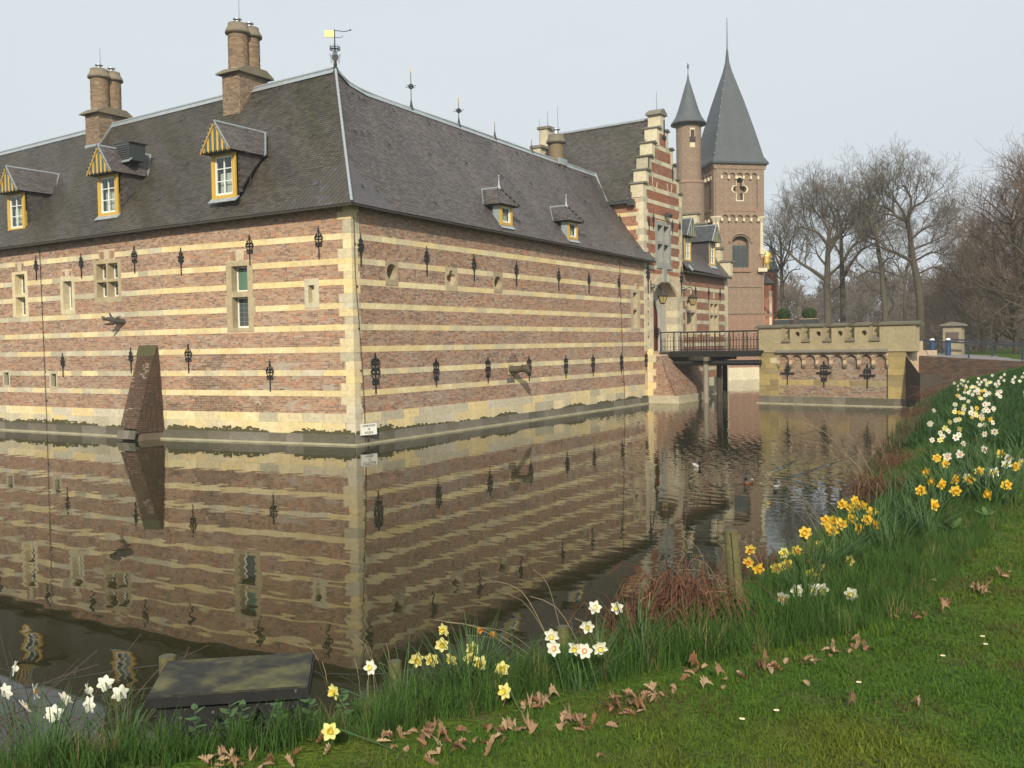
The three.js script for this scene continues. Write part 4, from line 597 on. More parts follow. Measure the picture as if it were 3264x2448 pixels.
  stoneWindow(gate, F, sur, winL, { mat: MAT.bluestone, nx: 2, depth: 0.3 }); inFrame(mesh(gate, 'window_sill_corbel', [box2(23.1, 25.1, 6.8, 6.95, -0.02, 0.08), ext([[23.85, 6.1], [24.15, 6.1], [24.2, 6.8], [23.75, 6.8]], 0, 0.12)], MAT.bluestone), F);
  { const w = inFrame(mesh(gate, 'floodlight', [bx(0.34, 0.2, 0.25, 24.3, 9.55, 0.2, 0.5, 0, 0)], MAT.gutter), F); }
  for (const [x, y, t, s] of [[22.2, 8.95, 0, 0.75], [22.75, 9.1, 0, 0.75], [25.2, 9.05, 0, 0.75], [26.2, 9.05, 0, 0.75]]) anchor(gate, F, x, y, t, s);
  for (const x of [22.0, 26.35]) anchor(gate, F, x, 6.25, 0, 1.55);
  // arch surround, deep porch, inner doorway and red door
  const ring = []; for (let i = 0; i < 11; i++) { const t0 = i / 11, t1 = (i + 1) / 11, P = (t, e) => [lerp(22.62, 25.78, t) + (t - 0.5) * e, 5.42 + (0.78 + e * 0.6) * Math.sin(Math.PI * (0.08 + 0.84 * t)) + (e ? 0.1 : -0.02)]; inFrame(mesh(gate, 'arch_stone', ext([P(t0, 0), P(t1, 0), P(t1, 0.5), P(t0, 0.5)], -0.3, 0.03 + (i % 2) * 0.005), pick(paleMats.slice(1))), F); }
  for (let y = 2.55, j = 0; y < 5.4; y += 0.36, j++) { inFrame(mesh(gate, 'jamb_stone', blockGeo([22.62 - (j % 2 ? 0.45 : 0.3), 22.632, y + 0.003, y + 0.357, -0.6, 0.025]), pick(paleMats)), F); inFrame(mesh(gate, 'jamb_stone', blockGeo([25.768, 25.78 + (j % 2 ? 0.45 : 0.3), y + 0.003, y + 0.357, -0.6, 0.025]), pick(paleMats)), F); }
  mesh(gate, 'porch', [box2(22.4, 22.6, 2.5, 6.4, -1.4, -0.6), box2(25.8, 26.0, 2.5, 6.4, -1.4, -0.6), box2(22.4, 26.0, 6.25, 6.4, -1.4, -0.6), box2(22.4, 26.0, 2.35, 2.55, -1.4, 0)], stoneMat(0.46, 0.40, 0.28));
  const inner = [[22.6, 2.55], [25.8, 2.55], [25.8, 6.25], [22.6, 6.25]], dr = [[23.15, 2.56]]; for (let i = 0; i <= 14; i++) { const a = Math.PI - i / 14 * Math.PI; dr.push([24.1 + 0.95 * Math.cos(a), 4.25 + 1.1 * Math.sin(a)]); } dr.push([25.05, 2.56]);
  mesh(gate, 'inner_doorway', ext(inner, -0.79, -0.68, [dr], 0.02), stoneMat(0.46, 0.44, 0.40)); mesh(gate, 'door', [...Array.from({ length: 10 }, (_, i) => box2(23.0 + i * 0.28, 23.27 + i * 0.28, 2.56, 5.45, -0.95 - (i % 2) * 0.006, -0.86)), box2(23.0, 25.75, 3.2, 3.32, -0.86, -0.83)], MAT.redwood);
  mesh(gate, 'passage_back', [box2(22.4, 26, 2.4, 6.4, -1.5, -1.4)], MAT.room);
  // side wall seen above the wing roof, and the slate roof
  const FS = { pos: [x0, 0, 0], ry: -Math.PI / 2 }, side = inFrame(mesh(gate, 'side_wall', box2(-6.6, -0.6, -1, 10.05, -0.4, 0), MAT.mortar), FS); copies(side, 'bricks', frontBox, MAT.brick, brickFace(side, { pos: [0, 0, 0], ry: 0 }, -6, -0.3, [[7.2, 7.93], [8.12, 8.62], [8.82, 9.3], [9.5, 10.0]], [], tone, 4)); for (const b of [...blocks(-6, -0.3, 8.63, 8.81, -0.03, 0.009, []), ...blocks(-6, -0.3, 9.31, 9.49, -0.03, 0.009, []), ...blocks(-6, -0.3, 7.94, 8.11, -0.03, 0.009, [])]) mesh(side, 'stone_block', blockGeo(b), pick(MAT.band));
  anchor(gate, FS, -1.25, 9.05, 0, 0.8);
  const EA = [[21.35, 10.06, -0.62], [21.35, 10.0, -6.5]], RA = [[xc, 14.5, -0.62], [xc, 14.4, -6.5]], EB = [[26.75, 10.06, -0.62], [26.75, 10.0, -6.5]];
  const rf = mesh(gate, 'roof', [slopeSheet(EA, RA, 6, 6), slopeSheet(EB, RA, 6, 6), tris([[EA[1], EB[1], RA[1]]])], MAT.slateBase);
  copies(rf, 'slates', unitBox, MAT.slate, slates(EA, RA, 52, 0.19, slateTone([0.083, 0.073, 0.062], [0.07, 0.062, 0.04], 0.12, 1)));
  mesh(rf, 'ridge_flashing', [bar([xc, 14.52, -0.6], [xc, 14.42, -6.5], 0.22, 0.1)], MAT.lead); mesh(rf, 'valley_flashing', [tube([[21.42, 10.1, -1.85], [21.95, 10.95, -2.45], [22.4, 11.75, -3.0]], 0.07, 5, 8)], MAT.lead); mesh(rf, 'gutter', [bar([21.33, 9.98, -0.55], [21.33, 9.94, -6.4], 0.12, 0.12), bx(0.25, 0.3, 0.3, 21.4, 9.95, -0.55)], MAT.gutter);
  const bg = mesh(gate, 'rear_gable', [ext([[-2.6, 6], [2.6, 6], [2.6, 10.8], [1.9, 10.8], [1.9, 12.2], [1.2, 12.2], [1.2, 13.6], [0.4, 13.6], [0.4, 14.75], [-0.4, 14.75], [-0.4, 13.6], [-1.2, 13.6], [-1.2, 12.2], [-1.9, 12.2], [-1.9, 10.8], [-2.6, 10.8]], -0.5, 0).translate(xc, 0, -6.5)], paleMats[1]); for (const [x, y] of [[0, 14.75], [-0.8, 13.6], [-1.55, 12.2]]) mesh(bg, 'step_cap', [bx(0.95, 0.14, 0.75, xc + x, y + 0.05, -6.75)], MAT.darkstone[1]); mesh(bg, 'lightning_rod', [cyl(0.014, 0.007, 1.6, xc - 0.9, 13.6, -6.7, 5), cyl(0.014, 0.007, 1.0, xc, 14.8, -6.7, 5)], MAT.iron);
  // sloping brick abutment under the gate
  const zt = (y) => lerp(1.62, 0.62, clamp(y / 2.45)), pa = 21.95, pb = 26.5;
  const pier = mesh(gate, 'abutment', tris([[[pa, -0.9, 0], [pa, -0.9, zt(-0.5)], [pa, 2.42, zt(2.42)], [pa, 2.42, 0]], [[pa, -0.9, zt(-0.5)], [pb, -0.9, zt(-0.5)], [pb, 2.42, zt(2.42)], [pa, 2.42, zt(2.42)]], [[pb, -0.9, zt(-0.5)], [pb, -0.9, 0], [pb, 2.42, 0], [pb, 2.42, zt(2.42)]], [[pa, 2.42, 0], [pa, 2.42, zt(2.42)], [pb, 2.42, zt(2.42)], [pb, 2.42, 0]]]), MAT.mortar);
  const pl = []; for (let y = 0.42, r = 0; y < 2.38; y += 0.064, r++) { let z = 0.3 - (r % 2) * 0.06; const ze = zt(y) - 0.02; while (z < ze) { const w = Math.min(r % 2 ? 0.1 : 0.2, ze - z); if (w > 0.03) { const t = tone(z, y); pl.push({ m: M4().compose(V(pa - 0.003, y, z + w / 2), new THREE.Quaternion(), V(0.02, 0.053, w - 0.008)), c: toneColor(toneOf(brickTones, 1, 1, 5)(z, y)) }); } z += (r % 2 ? 0.1 : 0.2) + 0.01; } } 
  for (const b of courses(pa + 0.02, pb - 0.02, [[0.42, 2.38]], [], toneOf(brickTones, 1, 1, 9), 2)) pl.push({ m: M4().compose(V(b.x, b.y, zt(b.y) + 0.003), new THREE.Quaternion().setFromEuler(new THREE.Euler(-0.387, 0, 0)), V(b.w, b.h, 0.02)), c: toneColor(b.c) });
  copies(pier, 'bricks', unitBox, MAT.brick, pl);
  for (let y = 0.4, j = 0; y < 2.4; y += 0.33, j++) mesh(pier, 'quoin_stone', [box2(pa - 0.015, pa + 0.02, y, y + 0.325, 0.015, j % 2 ? 0.45 : 0.3)], pick(MAT.band)); mesh(pier, 'base_stone', [box2(pa - 0.03, pb, -0.3, 0.4, 0, 1.64)], MAT.greyband[1]); mesh(pier, 'footing', [box2(pa - 0.12, pb + 0.1, -0.6, 0.055, 0, 1.75)], MAT.ledge);
  const lm = MAT.iron;
}
// lamps on scrolled brackets either side of the gate
function wallLamp(x, y, label) {
  const l = thing('wall_lantern', label, 'lantern', [x, y, 0.05]);
  mesh(l, 'bracket', [tube([[0, 0.55, 0], [0, 0.62, 0.25], [0, 0.68, 0.5], [0, 0.55, 0.62], [0, 0.42, 0.62]], 0.018, 5, 20), new THREE.TorusGeometry(0.1, 0.02, 6, 16).rotateY(Math.PI / 2).translate(0, 0.62, 0.1), bar([0, 0.3, 0], [0, 0.9, 0], 0.03)], MAT.iron);
  mesh(l, 'cap', [lathe([[0.03, 0.42], [0.06, 0.36], [0.05, 0.33], [0.16, 0.24], [0.3, 0.14], [0.31, 0.1], [0.0, 0.1]], 6).translate(0, 0, 0.62)], mat(0.05, 0.035, 0.028, 0.5));
  mesh(l, 'glazing', [cyl(0.13, 0.25, 0.34, 0, -0.24, 0.62, 6)], new THREE.MeshPhysicalMaterial({ color: col(0.45, 0.36, 0.16), roughness: 0.2 })); mesh(l, 'cage', [...Array.from({ length: 6 }, (_, i) => { const a = (i + 0.0) / 6 * Math.PI * 2; return bar([0.135 * Math.sin(a), -0.24, 0.62 + 0.135 * Math.cos(a)], [0.255 * Math.sin(a), 0.1, 0.62 + 0.255 * Math.cos(a)], 0.02); }), cyl(0.1, 0.15, 0.05, 0, -0.29, 0.62, 6)], MAT.iron);
}
wallLamp(22.35, 5.22, 'hexagonal lantern on a scrolled bracket in front of the gate arch'); wallLamp(26.35, 5.25, 'hexagonal lantern on a scrolled bracket between gate and small windows');

// ---------------------------------------------------------------- the short wing right of the gatehouse
const annex = thing('gate_annex', 'short striped brick wing with two yellow-framed dormers right of the gatehouse', 'building');
{
  const x0 = 26.55, x1 = 33.5, F = FR, sur1 = [26.98, 28.62, 3.3, 5.46], sur2 = [30.56, 32.16, 3.3, 5.34], lt = (a, y) => [[a + 0.2, a + 0.74, y - 0.68, y - 0.16], [a + 0.86, a + 1.42, y - 0.68, y - 0.16], [a + 0.2, a + 0.74, y - 2.0, y - 0.82], [a + 0.86, a + 1.42, y - 2.0, y - 0.82]], l1 = lt(26.98, 5.46), l2 = lt(30.56, 5.36);
  const wall = mesh(annex, 'wall', ext([[x0, -1], [x1, -1], [x1, 7.0], [x0, 7.0]], -0.45, 0, [...l1, ...l2].map((r) => S(wider(r)))), MAT.mortar), bands = [6.08, 5.44, 4.82, 4.22, 3.62, 2.98, 2.2, 1.6], tone = toneOf(redTones.map((c) => [c[0] * 0.85, c[1] * 1.05, c[2] * 1.15]), 1, 1.4, 81), bh = 0.2;
  const zs = [[1.0, 1.4]]; for (let i = 7; i > 0; i--) zs.push([bands[i], bands[i - 1] - bh]); zs.push([6.08, 6.95]);
  copies(wall, 'bricks', frontBox, MAT.brick, brickFace(wall, FR, x0, x1 - 0.3, zs, [sur1, sur2], tone, 3)); for (const t of bands) for (const b of blocks(x0, x1, t - bh, t, -0.05, 0.012, [sur1, sur2])) mesh(wall, 'stone_block', blockGeo(b), pick(paleMats));
  for (const b of [...blocks(x0, x1, 0.5, 1.0, -0.05, 0.02, []), ...blocks(x0, x1, 0.06, 0.5, -0.05, 0.04, [])]) mesh(wall, 'base_stone', blockGeo(b), rnd() < 0.6 ? pick(MAT.darkstone) : pick(MAT.greyband));
  mesh(wall, 'footing', [box2(x0, x1 + 0.1, -0.6, 0.055, -0.3, 0.15)], MAT.ledge);
  for (let y = 1.0, j = 0; y < 6.9; y += 0.32, j++) mesh(wall, 'quoin_stone', blockGeo([x1 - (j % 2 ? 0.42 : 0.26), x1 + 0.012, y, y + 0.316, -0.4, 0.017]), pick(paleMats));
  stoneWindow(annex, F, sur1, l1, { mat: MAT.surround[2], nx: 2, depth: 0.28 }); stoneWindow(annex, F, sur2, l2, { mat: MAT.surround[2], nx: 2, depth: 0.28 });
  for (const x of [28.44, 30.47, 32.33]) anchor(annex, F, x, 5.72, 0, 0.85);
  for (const [a, b] of [[27.1, 28.5], [30.7, 32.0]]) { const m = (a + b) / 2; mesh(annex, 'window_arch', [ext([[a, 5.5], [b, 5.5], [b - 0.05, 5.7], [m, 5.88], [a + 0.05, 5.7]], -0.02, 0.014)], stoneMat(0.4, 0.2, 0.13)); mesh(annex, 'keystone', [box2(m - 0.09, m + 0.09, 5.5, 5.86, -0.02, 0.02)], paleMats[2]); }
  const E = [[26.5, 6.93, 0.34], [33.3, 6.8, 0.34]], R = [[26.5, 11.0, -2.9], [33.3, 10.9, -2.9]], rf = mesh(annex, 'roof', [slopeSheet(E, R, 8, 4), tris([[R[0], R[1], [33.3, 6.8, -6], [26.5, 6.8, -6]], [[33.3, 6.8, 0.3], [33.3, 6.8, -6], R[1]]])], MAT.slateBase);
  copies(rf, 'slates', unitBox, MAT.slate, slates(E, R, 52, 0.19, slateTone(purple, [0.08, 0.072, 0.06], -0.05, 1))); mesh(rf, 'eave_board', [box2(26.55, 33.45, 6.72, 6.82, 0.3, 0.37), box2(26.6, 33.4, 6.78, 6.84, -0.02, 0.3)], MAT.soffit); mesh(rf, 'verge_flashing', [bx(0.3, 0.35, 0.05, 26.75, 7.0, 0.42, -0.6, 0, 0.5)], MAT.lead); mesh(annex, 'rear_wall', [box2(26.6, 33.4, -1, 6.9, -6.2, -6)], MAT.mortar);
  const eg = mesh(annex, 'end_gable', [ext([[-6.1, -1], [0, -1], [0, 6.9], [0.32, 6.9], [0.32, 7.75], [-0.3, 7.75], [-0.3, 8.55], [-0.85, 8.55], [-0.85, 9.35], [-1.4, 9.35], [-1.4, 10.1], [-1.75, 10.1], [-1.75, 10.75], [-2.9, 10.75], [-2.9, 11.4], [-3.4, 11.4], [-3.4, 10.75], [-4.4, 10.1], [-6.1, 7]], 0, 0.4).rotateY(-Math.PI / 2).translate(33.75, 0, 0)], paleMats[0]);
  for (const [z, y, w] of [[0.05, 7.75, 0.75], [-0.55, 8.55, 0.7], [-1.1, 9.35, 0.68], [-1.55, 10.1, 0.55], [-2.3, 10.75, 1.3]]) mesh(eg, 'step_cap', [bx(0.58, 0.12, w, 33.55, y + 0.05, z)], MAT.darkstone[1]);
  function frontDormer(xc) { // yellow window, striped gable to the moat
    const d = mesh(annex, 'dormer', [tris([[[-0.5, 0, 0], [-0.5, 1.35, 0], [-0.5, 1.35, -1.05]], [[0.5, 0, 0], [0.5, 1.35, 0], [0.5, 1.35, -1.05]], [[-0.66, 1.35, 0.3], [-0.66, 1.35, -1.2], [0, 2.3, -1.9], [0, 2.3, 0.3]], [[0.66, 1.35, 0.3], [0, 2.3, 0.3], [0, 2.3, -1.9], [0.66, 1.35, -1.2]], [[-0.66, 1.33, 0.3], [0.66, 1.33, 0.3], [0.66, 1.33, -0.9], [-0.66, 1.33, -0.9]]])], MAT.slateBase); d.position.set(xc, 7.42, -0.1);
    copies(d, 'slates', unitBox, MAT.slate, [...slates([[-0.66, 1.35, 0.3], [-0.66, 1.35, -1.15]], [[0, 2.3, 0.3], [0, 2.3, -1.85]], 13, 0.18, slateTone(bluegrey, purple, 0.1, 1)), ...slates([[0.66, 1.35, 0.3], [0.66, 1.35, -1.15]], [[0, 2.3, 0.3], [0, 2.3, -1.85]], 13, 0.18, slateTone(bluegrey, purple, 0.1, 1)), ...Array.from({ length: 90 }, (_, i) => { const r = Math.floor(i / 6), c = i % 6, y = r * 0.09 + 0.045, z = -0.05 - c * 0.16; return -z < y * 0.78 ? { m: M4().compose(V(-0.508, y, z), new THREE.Quaternion(), V(0.012, 0.085, 0.15)), c: col(0.08, 0.07, 0.075) } : null; }).filter(Boolean)]);
    for (let i = 0; i < 9; i++) { const w = 0.13, x = (i - 4) * w, top = 1.35 + 0.95 * (1 - (Math.abs(x) + w / 2) / 0.66); mesh(d, 'gable_board', [ext([[x - w / 2, 1.4], [x, 1.3], [x + w / 2 - 0.004, 1.4], [x + w / 2 - 0.004, Math.max(1.42, top + (x < 0 ? 0.15 : 0))], [x - w / 2, Math.max(1.42, top + (x > 0 ? 0.15 : 0))]], 0.25, 0.275)], i % 2 ? MAT.blue : mat(0.45, 0.36, 0.12, 0.6)); }
    for (const s of [-1, 1]) mesh(d, 'verge_flashing', [bar([s * 0.68, 1.34, 0.3], [0, 2.33, 0.3], 0.06, 0.06)], MAT.lead); mesh(d, 'ridge_flashing', [bar([0, 2.32, 0.3], [0, 2.32, -1.85], 0.08, 0.07)], MAT.lead);
    mesh(d, 'window_frame', [box2(-0.5, -0.36, 0, 1.33, -0.05, 0.05), box2(0.36, 0.5, 0, 1.33, -0.05, 0.05), box2(-0.36, 0.36, 0, 0.1, -0.05, 0.045)], MAT.yellow); const a = 0.36; mesh(d, 'sash', [box2(-a, -a + 0.07, 0.1, 1.3, -0.03, 0.02), box2(a - 0.07, a, 0.1, 1.3, -0.03, 0.02), box2(-0.02, 0.02, 0.1, 1.3, -0.03, 0.02), box2(-a + 0.07, a - 0.07, 0.1, 0.17, -0.03, 0.019), box2(-a + 0.07, a - 0.07, 0.5, 0.54, -0.03, 0.019), box2(-a + 0.07, a - 0.07, 0.9, 0.94, -0.03, 0.019)], MAT.white); mesh(d, 'pane', [box2(-a, a, 0.1, 1.3, -0.015, -0.01)], MAT.glass); mesh(d, 'curtain', [box2(-0.34, 0.34, 0.1, 1.25, -0.14, -0.13)], MAT.curtain); mesh(d, 'apron_flashing', [bx(1.1, 0.02, 0.26, 0, -0.08, 0.1, 0.85, 0, 0)], MAT.lead);
  }
  frontDormer(27.55); frontDormer(31.35);
  const ch = mesh(annex, 'chimney', [cyl(0.33, 0.33, 1.6, 29.6, 10.3, -2.6, 12)], stoneMat(0.3, 0.24, 0.17)); mesh(ch, 'shaft_cap', [lathe([[0.34, 11.7], [0.48, 11.75], [0.48, 11.85], [0.34, 12.1], [0, 12.1]], 12).translate(29.6, 0, -2.6)], MAT.darkstone[0]); mesh(ch, 'cowl', [cyl(0.12, 0.12, 0.3, 29.6, 12.1, -2.6)], MAT.zinc);
}
// ---------------------------------------------------------------- the square tower beyond
const farBrick = (r, g, b) => mat(r, g, b, 0.9, { map: texture(256, (u, v) => { const rows = 16, row = Math.floor(v * rows), fx = (u * 8 + (row % 2) * 0.5) % 1, fy = (v * rows) % 1, j = fx < 0.06 || fy < 0.14; const n = hash(Math.floor(u * 8 + (row % 2) * 0.5) % 8, row, 5); const k = j ? 1.25 : 0.75 + 0.45 * n; return [k * 0.7, k * 0.7, k * 0.7]; }, 1.04) });
const towerBrick = farBrick(0.36, 0.255, 0.18), towerRed = farBrick(0.40, 0.245, 0.17), redFar = farBrick(0.52, 0.21, 0.12);
const cream = stoneMat(0.72, 0.64, 0.46);
const tower = thing('square_tower', 'square brick tower with arched friezes, columns and steep grey pyramid roof behind the gatehouse', 'tower', [53.9, 0, -7.0], -0.80);
{ // local z faces the moat, x to the right
  const h = 2.0, top = 16.9, w = (y0, y1, o, m = towerBrick, nme = 'wall') => mesh(tower, nme, [box2(-h - o, h + o, y0, y1, -h - o, h + o)], m);
  const crossHole = []; { const cx = 0.05, cy = 15.0; crossHole.push([cx - 0.27, 14.15], [cx + 0.27, 14.15], [cx + 0.27, 14.65]); for (let i = 0; i <= 8; i++) { const a = -Math.PI * 0.6 + i / 8 * Math.PI * 1.2; crossHole.push([cx + 0.3 + 0.28 * Math.cos(a), cy + 0.28 * Math.sin(a)]); } for (let i = 0; i <= 8; i++) { const a = i / 8 * Math.PI; crossHole.push([cx + 0.27 * Math.cos(a), 15.65 + 0.27 * Math.sin(a)]); } for (let i = 0; i <= 8; i++) { const a = Math.PI - Math.PI * 0.6 + i / 8 * Math.PI * 1.2; crossHole.push([cx - 0.3 + 0.28 * Math.cos(a), cy + 0.28 * Math.sin(a)]); } crossHole.push([cx - 0.27, 14.65]); }
  const archHole = [[-0.62, 8.85], [0.78, 8.85], [0.78, 10.85]]; for (let i = 1; i < 10; i++) { const a = i / 10 * Math.PI; archHole.push([0.08 + 0.7 * Math.cos(a), 10.85 + 0.5 * Math.sin(a)]); } archHole.push([-0.62, 10.85]);
  w(-1, 0.95, 0.35, cream, 'plinth'); w(0.95, 5.2, 0.12, towerRed); w(5.2, 5.35, 0.2, towerBrick, 'string_course'); w(7.3, 7.45, 0.06, towerBrick, 'string_course');
  mesh(tower, 'wall', [box2(-h, h, 5.2, 17, -h, h - 0.5)], towerBrick);
  const f = mesh(tower, 'front_wall', ext([[-h, 5.2], [h, 5.2], [h, 12.9], [h, 17], [-h, 17], [-h, 12.9]], h - 0.5, h, [archHole, crossHole]), towerBrick);
  mesh(f, 'cross_opening_surround', [ext(crossHole.map(([x, y]) => [0.05 + (x - 0.05) * 1.24, 14.98 + (y - 14.98) * 1.12]), h - 0.05, h + 0.035, [crossHole])], cream); mesh(f, 'window', [ext([[-0.62, 8.85], [0.78, 8.85], [0.78, 10.62], [-0.62, 10.62]], h - 0.35, h - 0.3)], MAT.leadglass); mesh(f, 'window_leading', [...[0.25, 0.5, 0.75].map((t) => box2(lerp(-0.62, 0.78, t) - 0.02, lerp(-0.62, 0.78, t) + 0.02, 8.85, 10.62, h - 0.3, h - 0.27)), ...[0.2, 0.4, 0.6, 0.8].map((t) => box2(-0.62, 0.78, lerp(8.85, 10.62, t) - 0.015, lerp(8.85, 10.62, t) + 0.015, h - 0.3, h - 0.275))], MAT.gutter); mesh(f, 'window_sill', [box2(-0.75, 0.92, 8.5, 8.85, h, h + 0.12)], towerRed);
  mesh(f, 'arch_moulding', [new THREE.TorusGeometry(0.92, 0.1, 6, 20, Math.PI).scale(1, 0.75, 1).translate(0.08, 10.82, h + 0.02)], towerBrick);
  const sides = [[0, h], [-Math.PI / 2, h]]; // moat face, left face
  for (const [a] of sides) {
    const put = (g) => g.rotateY(a), frieze = (y, n) => { const L = 2 * h - 0.9, s = L / n; const o = [[-L / 2, y + s * 0.38 + 0.3]]; for (let i = 0; i < n; i++) { const x = -L / 2 + (i + 0.5) * s, q = s * 0.36; o.push([x - s / 2, y - 0.02], [x - q, y - 0.02]); for (let k = 1; k < 8; k++) { const a2 = Math.PI - k / 8 * Math.PI; o.push([x + q * Math.cos(a2), y + q * Math.sin(a2)]); } o.push([x + q, y - 0.02], [x + s / 2, y - 0.02]); } o.push([L / 2, y + s * 0.38 + 0.3]); mesh(tower, 'arched_frieze', [put(ext(o, h, h + 0.15))], towerBrick); for (let i = 0; i <= n; i++) mesh(tower, 'corbel', [put(bx(0.16, 0.26, 0.24, -L / 2 + i * s, y - 0.14, h + 0.09))], cream); };
    frieze(16.05, 5); frieze(12.75, 5);
    mesh(tower, 'string_course', [put(box2(-h + 0.4, h - 0.4, 13.25, 13.45, h, h + 0.18))], towerRed);
    for (const s of [-1, 1]) { mesh(tower, 'corner_pier', [put(box2(s * (h - 0.22) - 0.28, s * (h - 0.22) + 0.28, 12.85, 17, h - 0.3, h + 0.16))], towerBrick); mesh(tower, 'column', [put(cyl(0.15, 0.13, 2.0, s * (h - 0.14), 10.4, h + 0.06, 12))], cream); mesh(tower, 'column_capital', [put(lathe([[0.14, 12.4], [0.2, 12.55], [0.32, 12.75], [0.34, 12.85], [0, 12.85]], 10).translate(s * (h - 0.14), 0, h + 0.06))], cream); mesh(tower, 'column_base', [put(bx(0.42, 0.5, 0.42, s * (h - 0.14), 10.15, h + 0.06)), put(cyl(0.05, 0.2, 0.35, s * (h - 0.14), 9.6, h + 0.04, 8))], cream); mesh(tower, 'corner_shaft', [put(cyl(0.1, 0.1, 4.4, s * (h - 0.02), 5.3, h, 8))], towerRed); }
  }
  const prof = [[2.36, 17.05], [2.34, 17.15], [2.08, 17.6], [1.9, 18.4], [1.6, 19.7], [1.0, 22.1], [0.28, 24.7], [0.12, 25.5], [0.06, 26.4], [0.04, 26.5]];
  mesh(tower, 'roof', [lathe(prof.map(([r, y]) => [r * Math.SQRT2, y]), 4).rotateY(Math.PI / 4).toNonIndexed()].map((g) => { g.computeVertexNormals(); return g; }), mat(0.095, 0.107, 0.115, 0.55, { map: grain, bumpMap: fineBump, bumpScale: 0.02 }));
  mesh(tower, 'gutter', [box2(-2.38, 2.38, 16.95, 17.09, -2.38, 2.38)], MAT.gutter); mesh(tower, 'eave_soffit', [ext([[-2.3, 16.95], [2.3, 16.95], [2.17, 16.55], [-2.17, 16.55]], -2.2, 2.2)], towerBrick); mesh(tower, 'spike', [cyl(0.05, 0.02, 3.4, 0, 25.6, 0, 6)], MAT.iron);
  const beads = []; for (let i = 0; i < 9; i++) { const t = i / 9, r = lerp(2.1, 0.3, t), y = lerp(17.8, 24.6, t); beads.push(ball(0.06, -r, y, r, 5)); } mesh(tower, 'hip_studs', beads, MAT.lead);
}
{ // round stair turret against it
  const t = thing('stair_turret', 'slim round brick turret with slate cone roof left of the square tower', 'tower', [50.75, 0, -9.1]);
  mesh(t, 'shaft', [cyl(0.98, 0.98, 4.9, 0, 15.4, 0, 24)], towerBrick); mesh(t, 'lower_shaft', [cyl(1.2, 1.2, 14.0, 0, 1.5, 0, 24)], towerBrick); mesh(t, 'ring_moulding', [new THREE.TorusGeometry(1.1, 0.16, 6, 28).rotateX(Math.PI / 2).translate(0, 15.55, 0)], towerRed);
  mesh(t, 'roof', [lathe([[0.9, 20.05], [1.4, 20.15], [1.36, 20.3], [1.04, 20.75], [0.82, 21.3], [0.1, 23.7], [0.05, 24.1], [0, 24.12]], 28)], mat(0.1, 0.112, 0.12, 0.42, { map: grain, bumpMap: fineBump, bumpScale: 0.02 })); mesh(t, 'vane', [cyl(0.03, 0.015, 1.0, 0, 24.0, 0, 5), new THREE.TorusGeometry(0.13, 0.025, 5, 12).translate(0, 24.7, 0), bar([-0.25, 24.9, 0], [0.25, 24.9, 0], 0.03)], MAT.iron);
  mesh(t, 'keyhole_slit', [bx(0.3, 0.8, 0.1, -0.75, 19.2, 0.62, 0, -0.9, 0), bx(0.45, 0.4, 0.1, -0.76, 18.85, 0.63, 0, -0.9, 0)], MAT.room); mesh(t, 'slit_surround', [bx(0.4, 1.5, 0.06, -0.73, 19.0, 0.6, 0, -0.9, 0)], cream);
}
{ // gilded lion on the tower's edge
  const l = blob([[0, -0.1, 0, 0.2, 0, 0.3, 0.02, 0.2], [0, 0.3, 0.05, 0.19, 0.05, 0.45, 0.12, 0.15], [0.08, 0.46, 0.16, 0.1, 0.12, 0.4, 0.28, 0.06], [-0.08, 0.5, 0.02, 0.05, -0.1, 0.62, 0.0, 0.02], [0.1, 0.2, 0.15, 0.07, 0.18, 0.3, 0.33, 0.05], [0, 0.05, 0.15, 0.08, 0.1, -0.05, 0.34, 0.05], [0, -0.2, 0, 0.15, 0, -0.55, 0.1, 0.08], [-0.12, 0.1, -0.1, 0.05, -0.2, 0.6, -0.1, 0.03]], 0.8, 48, 0.05);
  const t = thing('gilded_lion', 'gilded lion figure mounted on the right edge of the square tower', 'statue', [53.55, 9.35, -3.78], 0.315); mesh(t, 'figure', [l.scale(1.15, 1.15, 1.15)], MAT.gold); mesh(t, 'bracket', [bx(0.2, 0.3, 0.7, 0, -0.7, -0.3)], cream);
}
{ // red hall and its turret peeping out behind
  const b = thing('red_hall', 'orange-red brick hall seen as a narrow strip right of the square tower', 'building', [66.06, 0, -7.24], -1.2); mesh(b, 'wall', [box2(-4, 0.0, -1, 8.3, -3, 0)], redFar); mesh(b, 'roof', [ext([[-4.3, 8.3], [0.35, 8.3], [-1.2, 9.6], [-4.3, 10.2]], -3.2, 0.3)], mat(0.09, 0.09, 0.1, 0.6)); mesh(b, 'corner_stones', [box2(-0.2, 0.02, 1, 7.6, -0.1, 0.04)], cream);
  const t = thing('corner_turret', 'small octagonal turret with blue-grey spire right of the square tower', 'tower', [68.0, 0, -7.85]); mesh(t, 'shaft', [cyl(0.62, 0.62, 9.7, 0, 0, 0, 12)], redFar); mesh(t, 'spire', [lathe([[0.84, 9.65], [0.8, 9.8], [0.45, 10.2], [0.3, 11.0], [0.04, 12.6], [0, 12.65]], 8)], mat(0.15, 0.19, 0.22, 0.5)); mesh(t, 'cornice', [cyl(0.66, 0.8, 0.2, 0, 9.45, 0, 12)], MAT.gutter);
}
